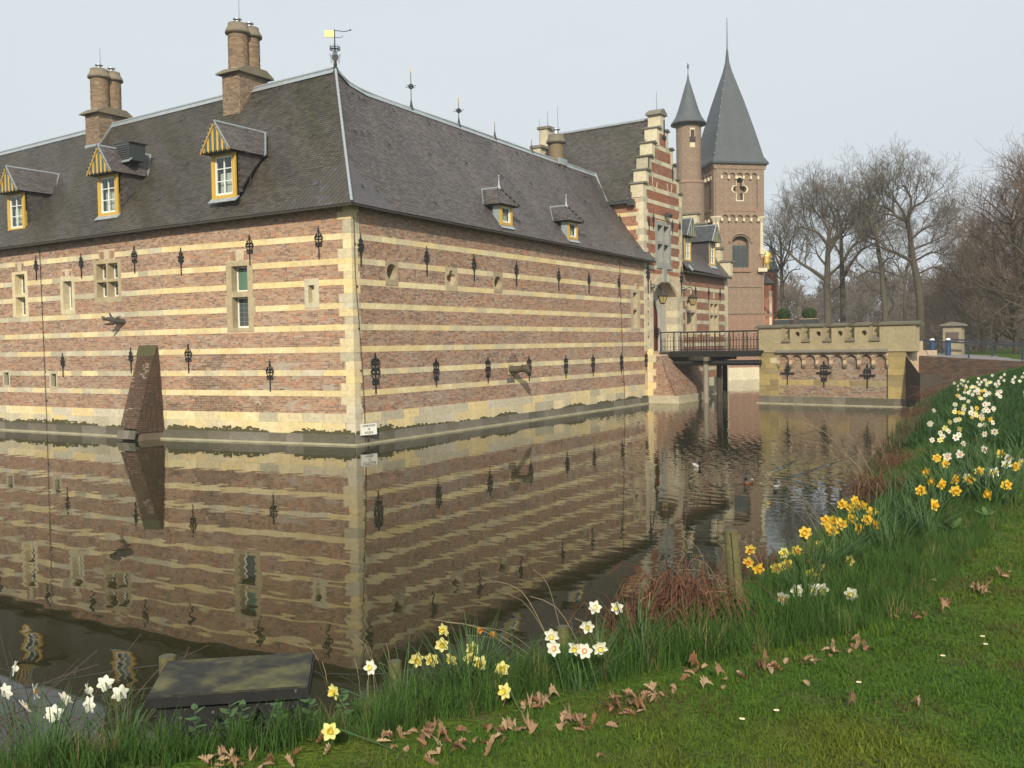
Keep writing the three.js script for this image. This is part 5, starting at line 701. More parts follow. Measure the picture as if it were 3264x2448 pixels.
// ---------------------------------------------------------------- bridge to the gate
const bridge = thing('footbridge', 'narrow footbridge with iron railings on timber piles leading to the gate', 'bridge', [23.0, 0, 0]);
{
  const plank1 = mat(0.02, 0.017, 0.013, 0.85), plank2 = mat(0.026, 0.022, 0.017, 0.85);
  for (let i = 0; i < 24; i++) mesh(bridge, 'deck_plank', [box2(-0.02, 2.75, 2.5, 2.57, 0.25 + i * 0.213, 0.25 + i * 0.213 + 0.205)], i % 2 ? plank1 : plank2);
  for (const x of [0.06, 1.35, 2.65]) mesh(bridge, 'beam', [box2(x - 0.08, x + 0.08, 2.28, 2.49, 0.2, 5.4)], mat(0.012, 0.0105, 0.009, 0.85));
  mesh(bridge, 'pipe', [new THREE.CylinderGeometry(0.13, 0.13, 5.0, 12).rotateX(Math.PI / 2).translate(0.35, 1.98, 2.8)], MAT.iron);
  const pm = [stoneMat(0.30, 0.26, 0.2), mat(0.07, 0.055, 0.045, 0.8, { map: grain }), mat(0.035, 0.028, 0.022, 0.8, { map: grain })]; [[0.25, 2.55], [1.45, 2.8], [2.55, 2.7]].forEach(([x, z], i) => mesh(bridge, 'pile', [cyl(0.14, 0.13, 3.4, x, -1.2, z, 12)], pm[i]));
  mesh(bridge, 'cap_beam', [box2(-0.15, 2.95, 2.08, 2.28, 2.58, 2.82)], stoneMat(0.2, 0.16, 0.11)); mesh(bridge, 'corbel_beam', [box2(0.5, 0.62, 2.15, 2.28, 2.9, 4.0), box2(0.0, 0.3, 2.1, 2.27, 2.0, 2.9)], MAT.darkwood);
  for (const x of [0.04, 2.7]) {
    const near = x < 1, r = mesh(bridge, 'railing', [box2(x - 0.02, x + 0.02, 3.5, 3.55, 0.2, 5.3), box2(x - 0.012, x + 0.012, 3.08, 3.105, 0.2, 5.3), box2(x - 0.012, x + 0.012, 2.62, 2.65, 0.2, 5.3)], MAT.iron);
    for (let i = 0; i <= 7; i++) { const z = 0.25 + i * 0.715; mesh(r, 'rail_post', [box2(x - 0.022, x + 0.022, 2.55, 3.52, z - 0.022, z + 0.022)], MAT.iron); }
    for (let i = 0; i < 34; i++) { const z = 0.32 + i * 0.148, t = i % 5 === 2 ? 3.42 : 3.26; mesh(r, 'baluster', [box2(x - 0.009, x + 0.009, 2.64, t, z - 0.009, z + 0.009), ...(near ? [new THREE.TorusGeometry(0.05, 0.008, 4, 10).rotateY(Math.PI / 2).translate(x, 2.78, z), bx(0.012, 0.012, 0.09, x, t - 0.07, z)] : [])], MAT.rust); }
  }
}
// ---------------------------------------------------------------- crenellated bastion at the bridge end
const bastion = thing('bastion', 'low crenellated bastion of yellow sandstone and brick with arched frieze at the bridge end', 'bastion', [23.7, 0, 5.1], -1.7478);
{
  const ys = [[0.41, 0.31, 0.13], [0.35, 0.27, 0.125], [0.46, 0.35, 0.145], [0.36, 0.295, 0.155], [0.29, 0.225, 0.11]].map((c) => stoneMat(...c)), up = [[0.41, 0.34, 0.20], [0.37, 0.31, 0.19], [0.45, 0.38, 0.23]].map((c) => stoneMat(...c));
  mesh(bastion, 'core', [box2(0, 7.0, -1.2, 2.45, -4, -0.14), box2(0.0, 7.44, 2.4, 2.9, -0.9, -0.3)], MAT.mortar);
  const pier = (x0, x1, y0, y1) => { for (let y = y0, j = 0; y < y1 - 0.02; y += 0.265, j++) { const n = (x1 - x0) > 0.85 ? 2 : 1, sp = lerp(x0, x1, j % 2 ? 0.36 : 0.62), yt = Math.min(y + 0.262, y1); for (const [a, b] of n === 2 ? [[x0, sp - 0.004], [sp, x1]] : [[x0, x1]]) mesh(bastion, 'stone_block', blockGeo([a + 0.002, b, y + 0.002, yt, -0.5, 0.004 + rr(0, 0.01)]), rnd() < 0.1 ? MAT.band[4] : pick(ys)); } };
  pier(0, 0.93, 0.36, 2.45); pier(6.24, 7.02, 0.36, 2.45);
  for (let y = 0.5, j = 0; y < 2.3; y += 0.55, j++) mesh(bastion, 'stone_block', blockGeo([0.93, j % 2 ? 1.1 : 1.2, y, y + 0.25, -0.3, -0.11]), pick(ys));
  // parapet with slots and round holes
  const slots = [[1.23, 1.62], [2.26, 2.61], [3.31, 3.67], [4.38, 4.75], [5.48, 5.89]], cut = [2.0, 3.04, 4.08, 5.19].map((x) => { const p = new THREE.Path(); p.absarc(x, 3.3, 0.125, 0, Math.PI * 2, true); return p; }); let prev = -0.02; const outl = [[-0.02, 2.46], [7.46, 2.46], [7.46, 3.62]]; for (const [a, b] of [...slots].reverse()) outl.push([b, 3.62], [b, 2.98], [a, 2.98], [a, 3.62]); outl.push([-0.02, 3.62]);
  const par = mesh(bastion, 'parapet', ext(outl, -0.42, 0.06, cut), up[0]); mesh(par, 'parapet_back', [box2(0.0, 7.4, 2.46, 3.66, -0.6, -0.25)], up[1]);
  slots.forEach(([a, b]) => { mesh(par, 'slot_sill', [ext([[-0.4, 2.98], [0.13, 2.93], [0.13, 2.99], [-0.1, 3.1], [-0.4, 3.3]], a - 0.03, b + 0.03).rotateY(-Math.PI / 2).translate(a + b, 0, 0).scale(1, 1, 1)].map((g) => g), stoneMat(0.20, 0.17, 0.11)); mesh(par, 'slot_cheek', [box2(a - 0.05, a - 0.005, 2.98, 3.62, -0.3, 0.085)], up[1]); });
  let caps = [[-0.18, 1.255], ...slots.slice(0, -1).map((s, i) => [s[1] - 0.025, slots[i + 1][0] + 0.025]), [5.865, 7.6]]; for (const [a, b] of caps) mesh(par, 'coping', [ext([[-0.6, 3.62], [0.14, 3.62], [0.14, 3.67], [-0.22, 3.79], [-0.6, 3.7]], a, b).rotateY(-Math.PI / 2).translate(a + b, 0, 0)], stoneMat(0.13, 0.115, 0.075)); for (let i = 0; i < 5; i++) { const a = slots[i][0] - 0.04, b = slots[i][1] + 0.04; mesh(par, 'slot_coping', [box2(a, b, 3.63, 3.745, -0.59, -0.16)], stoneMat(0.13, 0.115, 0.075)); }
  mesh(bastion, 'ledge', [ext([[-0.2, 2.44], [0.17, 2.44], [0.17, 2.5], [0.06, 2.58], [-0.2, 2.58]], 0.9, 6.26).rotateY(-Math.PI / 2).translate(7.16, 0, 0)], MAT.darkstone[1]);
  // recessed brick field under a frieze of small arches on corbels
  const tone = toneOf(brickTones.map((c) => [c[0] * 0.78, c[1] * 0.88, c[2] * 0.92]), 1, 1, 15), list = brickFace(bastion, { pos: [0, 0, -0.13], ry: 0 }, 0.95, 6.24, [[0.38, 0.88], [1.15, 2.42]], [], tone, 1), fr = [[0.95, 2.46], [0.95, 1.9]]; const n = 8, s = (6.24 - 0.95) / n;
  for (let i = 0; i < n; i++) { const xc = 0.95 + (i + 0.5) * s; fr.push([xc - 0.262, 1.9], [xc - 0.262, 2.05]); for (let k = 0; k <= 10; k++) { const a = Math.PI - k / 10 * Math.PI; fr.push([xc + 0.262 * Math.cos(a), 2.08 + 0.25 * Math.sin(a)]); } fr.push([xc + 0.262, 2.05], [xc + 0.262, 1.9]); }
  fr.push([6.24, 1.9], [6.24, 2.46]); const fz = mesh(bastion, 'arched_frieze', ext(fr, -0.14, 0.0), MAT.mortar);
  for (let i = 0; i < n; i++) { const xc = 0.95 + (i + 0.5) * s; for (let k = 0; k < 11; k++) { const a = (k + 0.5) / 11 * Math.PI; list.push({ m: M4().compose(V(xc + 0.312 * Math.cos(a), 2.08 + 0.3 * Math.sin(a), -0.01), new THREE.Quaternion().setFromAxisAngle(V(0, 0, 1), a - Math.PI / 2), V(0.062, 0.11, 0.04)), c: toneColor(tone(xc, a)) }); } }
  for (let i = 0; i <= n; i++) mesh(fz, 'corbel', [ext([[-0.13, 0], [0.04, 0], [0.04, -0.08], [-0.02, -0.18], [-0.13, -0.17]], -0.055, 0.055).rotateY(-Math.PI / 2).translate(0.95 + i * s, 1.91, 0)], stoneMat(0.28, 0.23, 0.15));
  copies(bastion, 'bricks', frontBox, MAT.brick, list); mesh(bastion, 'back_wall', [box2(0.93, 6.26, -1, 2.44, -0.3, -0.135)], MAT.mortar);
  for (const b of blocks(0.95, 6.24, 0.9, 1.14, -0.2, -0.115, [])) mesh(bastion, 'band_stone', blockGeo(b), pick(ys.slice(2))); for (const b of blocks(-0.02, 7.05, 0.06, 0.37, -0.3, 0.03, [], 0.45, 0.9)) mesh(bastion, 'base_stone', blockGeo(b), pick(MAT.darkstone)); mesh(bastion, 'footing', [box2(-0.1, 7.15, -0.6, 0.05, -0.5, 0.16)], MAT.ledge);
  for (const [x, y, t] of [[1.42, 1.47, 0], [3.24, 1.5, 2], [5.28, 1.4, 1]]) { const a = mesh(bastion, 'wall_anchor', anchorGeos[t], MAT.iron); a.position.set(x, y - 0.02, -0.11); a.scale.set(1.0, 1.05, 1); mesh(a, 'cross_bar', [box2(-0.35, 0.35, -0.02, 0.05, 0.01, 0.06)], MAT.iron); }
  mesh(bastion, 'left_return', [box2(0, 0.02, -1, 2.46, -4, -0.45)], ys[1]);
}
// approach ramp right of the bastion: retaining wall, paving, railing, gate pillar, posts
struct('approach_ramp', tris([[[24.2, 2.32, 11.0], [31, 2.32, 11.0], [31, 1.5, 24], [24.2, 1.5, 24]], [[24.2, 2.32, 11.0], [24.2, 1.5, 24], [24.2, 0.2, 24], [24.2, 0.2, 11.0]]]), stoneMat(0.24, 0.22, 0.21));
{
  const rw = thing('retaining_wall', 'dark brown brick retaining wall below the bridge approach', 'wall'), m = stoneMat(0.075, 0.058, 0.045);
  mesh(rw, 'wall', [tris([[[22.5, -1, 12.0], [20.6, -1, 12.9], [20.6, 1.5, 12.9], [22.5, 2.3, 12.0]], [[20.6, -1, 12.9], [21.5, -1, 13.6], [21.5, 1.5, 13.6], [20.6, 1.5, 12.9]]])], m); mesh(rw, 'ramp_wall', [tris([[[24.1, 0.4, 11.6], [24.1, 2.28, 11.6], [24.1, 1.45, 24], [24.1, 0.4, 24]], [[22.5, 1.0, 12.0], [24.1, 1.0, 12.2], [24.1, 2.28, 12.2], [22.5, 2.28, 12.0]]])], stoneMat(0.085, 0.06, 0.045)); mesh(rw, 'footing', [bar([22.6, 0, 12.05], [20.6, 0, 12.8], 0.15, 0.1)], MAT.ledge);
  const list = []; for (let y = 1.1, r = 0; y < 2.2; y += 0.07, r++) for (let z = 12.2; z < 22; z += 0.22) if (y < lerp(2.26, 1.45, (z - 11.6) / 12.4)) list.push({ m: M4().compose(V(24.095, y, z + (r % 2) * 0.11), new THREE.Quaternion(), V(0.03, 0.058, 0.2)), c: col(...brickTones[Math.floor(rnd() * 7)]).multiplyScalar(0.3) }); copies(rw, 'bricks', unitBox, MAT.brick, list);
  const rl = thing('ramp_railing', 'dark blue-black tube railing along the bridge approach', 'railing'), bm = mat(0.022, 0.03, 0.045, 0.45); mesh(rl, 'handrail', [bar([24.3, 2.94, 11.9], [24.3, 2.1, 24], 0.07, 0.07)], bm); mesh(rl, 'handrail', [bar([28.3, 2.94, 13.0], [28.3, 2.12, 24], 0.07, 0.07)], bm); for (let i = 0; i < 6; i++) { const z = 12.2 + i * 2.1, y = lerp(2.3, 1.5, (z - 11) / 13); mesh(rl, 'rail_post', [box2(24.27, 24.33, y, y + 0.6, z - 0.03, z + 0.03)], bm); mesh(rl, 'rail_post', [box2(28.27, 28.33, y, y + 0.6, z + 0.5, z + 0.56)], bm); }
  const gp = thing('gate_pillar', 'square stone gate pillar with a dark plaque beyond the bastion', 'pillar', [29.5, 2.1, 13.0], -1.6); mesh(gp, 'shaft', [box2(-0.42, 0.42, 0, 1.5, -0.42, 0.42)], stoneMat(0.34, 0.29, 0.2)); mesh(gp, 'coping', [ext([[-0.58, 0], [0.58, 0], [0.5, 0.08], [0, 0.2], [-0.5, 0.08]], -0.58, 0.58).translate(0, 1.5, 0)], MAT.darkstone[1]); mesh(gp, 'plaque', [box2(-0.3, 0.3, 0.75, 1.2, 0.42, 0.45)], mat(0.12, 0.09, 0.08, 0.5));
  for (const [z, l] of [[12.55, 'left of two short blue posts with white tops by the gate pillar'], [13.25, 'right of two short blue posts with white tops by the gate pillar']]) { const p = thing('blue_post', l, 'post', [27.3, 2.2, z - 0.2], 0, 'blue posts by the gate pillar'); mesh(p, 'shaft', [cyl(0.13, 0.13, 0.72, 0, 0, 0, 10)], mat(0.018, 0.055, 0.13, 0.6)); mesh(p, 'cap', [lathe([[0.12, 0.72], [0.11, 0.76], [0.05, 0.8], [0, 0.81]], 10)], MAT.white); }
  for (const [z, l] of [[5.75, 'clipped box ball in a dark planter nearest the tower'], [7.0, 'clipped box ball in a dark planter farther from the tower']]) {
    const p = thing('box_ball_planter', l, 'planter', [25.6, 2.6, z], 0, 'clipped box balls on the bastion'); mesh(p, 'pedestal', [box2(-0.4, 0.4, 0, 1.2, -0.4, 0.4)], stoneMat(0.3, 0.26, 0.18)); mesh(p, 'trough', [box2(-0.34, 0.34, 1.2, 1.44, -0.36, 0.36)], MAT.gutter); mesh(p, 'trough_rim', [box2(-0.36, 0.36, 1.44, 1.48, -0.38, 0.38)], stoneMat(0.4, 0.3, 0.18));
    const lv = []; for (let i = 0; i < 900; i++) { const a = rnd() * 6.283, c = rr(-0.75, 1), q = Math.sqrt(1 - c * c), r = rr(0.3, 0.36); const g = new THREE.TetrahedronGeometry(0.028, 0); g.rotateX(rnd() * 6).rotateY(rnd() * 6).translate(q * Math.cos(a) * r, 1.72 + c * r * 0.85, q * Math.sin(a) * r); lv.push(g); } lv.push(ball(0.31, 0, 1.7, 0, 14)); mesh(p, 'foliage', lv, mat(0.032, 0.055, 0.012, 0.9));
  }
}
// ---------------------------------------------------------------- bare trees
class Wood { // tapered tubes gathered into one surface
  constructor() { this.p = []; this.n = []; }
  tube(pts, r0, r1, sides) {
    const up = V(0.31, 0.2, 0.93), rings = []; for (let i = 0; i < pts.length; i++) { const a = pts[Math.max(0, i - 1)], b = pts[Math.min(pts.length - 1, i + 1)], t = b.clone().sub(a).normalize(), x = new THREE.Vector3().crossVectors(t, up).normalize(), y = new THREE.Vector3().crossVectors(x, t), r = lerp(r0, r1, i / (pts.length - 1)), ring = []; for (let k = 0; k < sides; k++) { const q = k / sides * 6.2832, nx = x.clone().multiplyScalar(Math.cos(q)).addScaledVector(y, Math.sin(q)); ring.push([pts[i].clone().addScaledVector(nx, r), nx]); } rings.push(ring); }
    for (let i = 0; i < rings.length - 1; i++) for (let k = 0; k < sides; k++) { const a = rings[i][k], b = rings[i][(k + 1) % sides], c = rings[i + 1][(k + 1) % sides], d = rings[i + 1][k]; for (const v of [a, c, b, a, d, c]) { this.p.push(v[0].x, v[0].y, v[0].z); this.n.push(v[1].x, v[1].y, v[1].z); } }
  }
  geo() { const g = new THREE.BufferGeometry(); g.setAttribute('position', new THREE.Float32BufferAttribute(this.p, 3)); g.setAttribute('normal', new THREE.Float32BufferAttribute(this.n, 3)); g.setAttribute('uv', new THREE.Float32BufferAttribute(new Float32Array(this.p.length / 3 * 2), 2)); return metres(g); }
}
function grow(wood, twig, p, dir, len, r, depth, o) {
  const n = depth > 1 ? 4 : 3, pts = [p.clone()], d = dir.clone(); let q = p.clone();
  for (let i = 0; i < n; i++) { d.add(V(rr(-1, 1), rr(-0.7, 1) + o.lift, rr(-1, 1)).multiplyScalar(o.kink)).normalize(); q = q.clone().addScaledVector(d, len / n); pts.push(q); }
  const r1 = Math.max(o.rmin, r * 0.5); (depth > 1 ? wood : twig).tube(pts, r, r1, depth > 2 ? 5 : 3);
  if (depth <= 0) return;
  const kids = o.kids[depth] ?? 4; for (let k = 0; k < kids; k++) { const f = lerp(0.25, 1, (k + rnd() * 0.8) / kids), i = Math.min(n - 1, Math.floor(f * n)), a = pts[i].clone().lerp(pts[i + 1], f * n - i), t = pts[i + 1].clone().sub(pts[i]).normalize(), s = V(rr(-1, 1), rr(-0.5, 0.9), rr(-1, 1)); s.addScaledVector(t, -s.dot(t)).normalize(); grow(wood, twig, a, t.clone().multiplyScalar(rr(0.5, 1)).addScaledVector(s, rr(0.6, 1.1)).normalize(), len * rr(0.5, 0.72), Math.max(o.rmin, r * lerp(0.55, 0.4, f)), depth - 1, o); }
}
const bark = [[0.105, 0.087, 0.058], [0.118, 0.099, 0.068], [0.092, 0.077, 0.053]].map((c) => mat(...c, 0.95, { map: grain })), twigBrown = mat(0.17, 0.13, 0.098, 0.95), twigRed = mat(0.185, 0.125, 0.092, 0.95), twigOlive = mat(0.165, 0.138, 0.10, 0.95);
// trees with their own limbs: trunk and limb lines in metres from the foot
function oak(name, label, pos, turn, limbs, barkMat, o = {}) {
  const wood = new Wood(), twig = new Wood(), opt = { lift: 0.22, kink: 0.34, rmin: 0.008, kids: { 3: 4, 2: 4, 1: 4 }, ...o };
  limbs.forEach((L, li) => {
    const pts = L.p.map(([x, y], i) => V(x, y, L.z ? lerp(0, L.z, i / (L.p.length - 1)) : 0.15 * Math.sin(i * 1.7 + li))), c = new THREE.CatmullRomCurve3(pts), fine = c.getPoints(pts.length * 4); wood.tube(fine, L.r[0] * 0.8, L.r[1] * 0.85, 8);
    const n = L.n ?? 6; for (let k = 0; k < n; k++) { const f = lerp(L.f ?? 0.35, 1, (k + rnd()) / n), a = c.getPoint(f), t = c.getTangent(f), s = V(rr(-1, 1), rr(-0.3, 0.9), rr(-1, 1)); s.addScaledVector(t, -s.dot(t)).normalize(); const r = lerp(L.r[0], L.r[1], f); grow(wood, twig, a, t.multiplyScalar(0.75).addScaledVector(s, 0.85).normalize(), (L.len ?? 2.4) * rr(0.7, 1.2), Math.max(0.03, r * 0.45), L.depth ?? 3, opt); }
  });
  const g = thing(name, label, 'tree', pos, turn, 'bare trees beyond the bastion'); mesh(g, 'trunk', wood.geo(), barkMat); mesh(g, 'crown', twig.geo(), o.twigMat ?? twigOlive); return g;
}
{
  const q = 0.0107, at = (x0) => (pts) => pts.map(([x, y]) => [(x - x0) * q, (1380 - y) * q]);
  const place = (dx, dz, dist) => [camPos.x + dx * dist, 1.5, camPos.z + dz * dist];
  const TURN = -1.36; // local x runs across the view
  let A = at(225);
  oak('bare_oak', 'slim bare tree just right of the square tower', place(0.9592, -0.2826, 92), TURN, [{ p: A([[225, 1400], [227, 900], [220, 600], [215, 420], [205, 300]]), r: [0.3, 0.05], n: 10, len: 2.2 }, { p: A([[220, 640], [160, 500], [95, 400]]), r: [0.13, 0.04], n: 5 }, { p: A([[220, 620], [280, 480], [310, 380]]), r: [0.12, 0.04], n: 5, z: 1 }, { p: A([[215, 450], [260, 340], [290, 250]]), r: [0.1, 0.03], n: 4, z: -1 }, { p: A([[225, 760], [300, 650], [380, 640]]), r: [0.1, 0.03], n: 3 }], bark[0]);
  A = at(590);
  oak('bare_oak', 'broad bare oak with a long limb reaching left over the bastion', place(0.9706, -0.2407, 86), TURN, [{ p: A([[592, 1400], [580, 900], [583, 640], [590, 480], [600, 380]]), r: [0.42, 0.16], n: 3, f: 0.6 }, { p: A([[570, 770], [470, 690], [380, 630], [300, 550], [225, 440]]), r: [0.24, 0.05], n: 8, z: 1.5 }, { p: A([[575, 660], [510, 570], [490, 500]]), r: [0.15, 0.04], n: 5, z: -1 }, { p: A([[600, 730], [680, 660], [740, 560]]), r: [0.16, 0.05], n: 5, z: 1.5 }, { p: A([[590, 560], [640, 470], [700, 380], [725, 280]]), r: [0.2, 0.04], n: 7, z: -1.5 }, { p: A([[585, 500], [510, 400], [430, 365], [345, 340]]), r: [0.18, 0.04], n: 7 }, { p: A([[598, 400], [555, 310], [495, 240], [455, 170]]), r: [0.16, 0.03], n: 8, z: 1 }, { p: A([[600, 400], [640, 300], [610, 190]]), r: [0.15, 0.03], n: 8, z: -0.5 }], bark[1], { kids: { 3: 4, 2: 4, 1: 5 } });
  A = at(728);
  oak('bare_oak', 'tall straight bare oak in the middle of the tree row', place(0.9738, -0.2274, 90), TURN, [{ p: A([[730, 1400], [722, 850], [716, 600], [712, 430], [708, 300], [685, 200], [640, 140]]), r: [0.34, 0.04], n: 9, f: 0.5 }, { p: A([[722, 740], [790, 620], [870, 520], [960, 480], [1010, 460]]), r: [0.2, 0.04], n: 8, z: 1 }, { p: A([[718, 620], [810, 470], [880, 430], [940, 400]]), r: [0.16, 0.03], n: 7, z: -1.5 }, { p: A([[715, 560], [660, 470], [600, 370]]), r: [0.15, 0.03], n: 6, z: 1 }, { p: A([[712, 360], [780, 290], [870, 260]]), r: [0.12, 0.03], n: 6 }, { p: A([[715, 300], [750, 210], [760, 130]]), r: [0.11, 0.03], n: 6, z: 1 }, { p: A([[722, 790], [660, 840], [615, 880]]), r: [0.1, 0.03], n: 3, z: 1 }], bark[2], { kids: { 3: 4, 2: 4, 1: 5 } });
  A = at(1095);
  oak('bare_oak', 'crooked bare oak leaning left with a broken lower limb', place(0.9817, -0.1906, 84), TURN, [{ p: A([[1100, 1400], [1093, 1000], [1082, 860], [1072, 700], [1048, 580], [1042, 480], [1030, 410], [975, 345], [915, 270], [890, 195]]), r: [0.36, 0.04], n: 9, f: 0.5 }, { p: A([[1062, 740], [980, 728], [900, 775]]), r: [0.13, 0.05], n: 4, z: 1 }, { p: A([[1042, 500], [985, 465], [950, 420]]), r: [0.13, 0.03], n: 4 }, { p: A([[1038, 430], [1085, 375], [1165, 330]]), r: [0.12, 0.03], n: 6, z: -1 }, { p: A([[960, 330], [1000, 250], [1010, 180]]), r: [0.1, 0.03], n: 5, z: 1 }, { p: A([[1070, 690], [1120, 640], [1180, 660]]), r: [0.1, 0.03], n: 4, z: 1 }, { p: A([[1085, 800], [1105, 780], [1100, 860], [1060, 900]]), r: [0.14, 0.07], n: 3 }], bark[0]);
  A = at(1310);
  oak('bare_oak', 'thin forked bare tree between the two tallest oaks', place(0.9852, -0.1715, 98), TURN, [{ p: A([[1312, 1400], [1290, 950], [1288, 720], [1240, 620], [1190, 540]]), r: [0.26, 0.04], n: 8, f: 0.5 }, { p: A([[1288, 720], [1330, 560], [1310, 450]]), r: [0.14, 0.03], n: 7, z: 1 }, { p: A([[1290, 830], [1200, 760], [1120, 740]]), r: [0.1, 0.03], n: 5 }, { p: A([[1290, 900], [1400, 930], [1440, 1000]]), r: [0.08, 0.03], n: 4 }], bark[1]);
  A = at(1475);
  oak('bare_oak', 'tallest bare oak with a thick trunk and stag-headed crown', place(0.9872, -0.1595, 84), TURN, [{ p: A([[1478, 1400], [1470, 1000], [1450, 800], [1420, 640], [1400, 480], [1378, 350]]), r: [0.45, 0.2], n: 3, f: 0.6 }, { p: A([[1405, 660], [1300, 600], [1190, 555], [1090, 500]]), r: [0.2, 0.04], n: 8, z: 1 }, { p: A([[1378, 370], [1290, 320], [1180, 290]]), r: [0.16, 0.06], n: 5 }, { p: A([[1372, 345], [1345, 290], [1290, 200], [1275, 150]]), r: [0.16, 0.05], n: 6, z: 1 }, { p: A([[1388, 350], [1420, 270], [1480, 240], [1525, 175]]), r: [0.16, 0.05], n: 6 }, { p: A([[1385, 350], [1410, 230], [1395, 150], [1350, 80]]), r: [0.16, 0.03], n: 8, z: -1 }, { p: A([[1180, 290], [1220, 220], [1200, 140]]), r: [0.08, 0.03], n: 5 }, { p: A([[1420, 580], [1540, 530], [1650, 480]]), r: [0.12, 0.03], n: 8, z: -1 }, { p: A([[1440, 660], [1560, 610], [1690, 680]]), r: [0.12, 0.03], n: 8, z: 1 }, { p: A([[1410, 500], [1500, 430], [1600, 400]]), r: [0.12, 0.03], n: 8 }, { p: A([[1455, 760], [1560, 720], [1620, 740]]), r: [0.1, 0.03], n: 6, z: 1 }], bark[2], { kids: { 3: 4, 2: 4, 1: 5 } });
}
// dense reddish-brown beeches at the right edge and the wood behind, each tree its own
function woodTree(seed, h, spread, kids, tm, name, rmin) {
  const save = seedState; seedState = seed; const wood = new Wood(), twig = new Wood(), o = { lift: 0.16, kink: 0.26, rmin, kids };
  const trunk = []; for (let i = 0; i <= 7; i++) trunk.push(V(0.25 * Math.sin(i * 1.3 + seed), -0.5 + (h * 0.93 + 0.5) * i / 7, 0.25 * Math.cos(i * 1.9 + seed))); wood.tube(trunk, h * 0.018, 0.05, 7);
  const n = kids.n; for (let k = 0; k < n; k++) { const f = lerp(0.12, 0.97, (k + rnd()) / n), i = Math.min(6, Math.floor(f * 7)), a = trunk[i].clone().lerp(trunk[i + 1], f * 7 - i), an = rnd() * 6.283; grow(wood, twig, a, V(Math.cos(an), rr(0.15, 0.7) + f * 0.5, Math.sin(an)).normalize(), spread * Math.sin(Math.PI * clamp(0.25 + f * 0.62)) * rr(0.7, 1.1), 0.07, 3, o); }
  seedState = save; return [wood.geo(), twig.geo()];
}
{
  const protos = [woodTree(11, 13, 4.6, { n: 30, 3: 5, 2: 5, 1: 5 }, 0, '', 0.0075), woodTree(29, 12, 4.2, { n: 28, 3: 5, 2: 5, 1: 5 }, 0, '', 0.0075)], thin = [woodTree(43, 11, 3.2, { n: 22, 3: 3, 2: 4, 1: 3 }, 0, '', 0.03), woodTree(57, 10, 3.4, { n: 22, 3: 3, 2: 4, 1: 3 }, 0, '', 0.03), woodTree(71, 12, 3.0, { n: 22, 3: 3, 2: 4, 1: 3 }, 0, '', 0.03)];
  const put = (nm, P, m, label, x, z, s, turn, group) => { const t = thing(nm, label, 'tree', [x, 1.7, z], turn, group); t.scale.setScalar(s); mesh(t, 'trunk', P[0], pick(bark)); mesh(t, 'crown', P[1], m); };
  const dirAt = (px, dist) => { const a = 31.928 * Math.PI / 180 - Math.atan((px - 1106) / 2109); return [camPos.x + Math.cos(a) * dist, camPos.z - Math.sin(a) * dist]; };
  const beech = 'dense reddish-brown beech in the group at the right edge', bg = 'dense beeches at the right edge';
  [[2190, 62, 1.0], [2120, 70, 0.93], [2260, 58, 1.1], [2080, 84, 0.85], [2150, 88, 1.08], [2230, 80, 1.15], [2330, 66, 1.1], [2040, 96, 0.8]].forEach(([px, d, s], i) => { const [x, z] = dirAt(px, d); put('beech_tree', protos[i % 2], i % 3 ? twigRed : twigBrown, beech, x, z, s * 0.76, i * 1.7, bg); });
  const farL = 'grey-brown bare tree in the distant wood behind the tree row', fg = 'trees of the distant wood';
  for (let i = 0; i < 54; i++) { const px = 1640 + i * 12.6 + rr(-6, 6), d = rr(125, 205), [x, z] = dirAt(px, d); put('wood_tree', thin[i % 3], i % 4 === 0 ? twigRed : twigBrown, farL, x, z, rr(0.75, 1.15) * d / 165, rnd() * 6, fg); }
  // undergrowth filling the wood floor: nobody could count its stems
  const w = new Wood(); for (let i = 0; i < 7500; i++) { const px = rr(1600, 2420), d = rr(105, 230), [x, z] = dirAt(px, d), h = rr(1.5, 5.5) * (px > 2050 ? 1 : 0.8); const b = V(x, 1.4, z), t = V(x + rr(-1.4, 1.4), 1.4 + h, z + rr(-1.4, 1.4)); w.tube([b, b.clone().lerp(t, 0.5).add(V(rr(-0.3, 0.3), 0, rr(-0.3, 0.3))), t], 0.05, 0.02, 3); for (let k = 0; k < 4; k++) { const a = b.clone().lerp(t, rr(0.3, 0.95)); w.tube([a, a.clone().add(V(rr(-1.6, 1.6), rr(0.1, 1.3), rr(-1.6, 1.6)))], 0.028, 0.018, 3); } }
  const u = mesh(scene, 'undergrowth', w.geo(), twigBrown, 'stuff'); u.material = mat(0.12, 0.092, 0.07, 0.95); tag(u, 'brown leafless undergrowth under the distant trees', 'undergrowth');
}
// ---------------------------------------------------------------- near bank: grass
const blade = (h, w, lean, a, x, z, seg = 2) => { const q = [], c = Math.cos(a), s = Math.sin(a), P = (t, side) => { const o = lean * t * t, ww = w * (1 - t * 0.85) * side; return [x + c * o - s * ww, h * t * (1 - 0.18 * lean * t / Math.max(h, 0.01)), z + s * o + c * ww]; }; for (let i = 0; i < seg; i++) { const t0 = i / seg, t1 = (i + 1) / seg; if (i === seg - 1) q.push([P(t0, -1), P(t0, 1), P(1, 0)]); else q.push([P(t0, -1), P(t0, 1), P(t1, 1), P(t1, -1)]); } return q; };
function tuft(n, h0, h1, w, spread, leanMax, seg = 2) { const q = []; for (let i = 0; i < n; i++) { const h = rr(h0, h1); q.push(...blade(h, w * rr(0.7, 1.2), rr(0.1, leanMax) * h, rnd() * 6.283, rr(-spread, spread), rr(-spread, spread), seg)); } return tris(q); }
const grassMat = new THREE.MeshPhysicalMaterial({ color: 0xffffff, roughness: 0.8, specularIntensity: 0.35, transmission: 0.25, thickness: 0, side: THREE.DoubleSide });
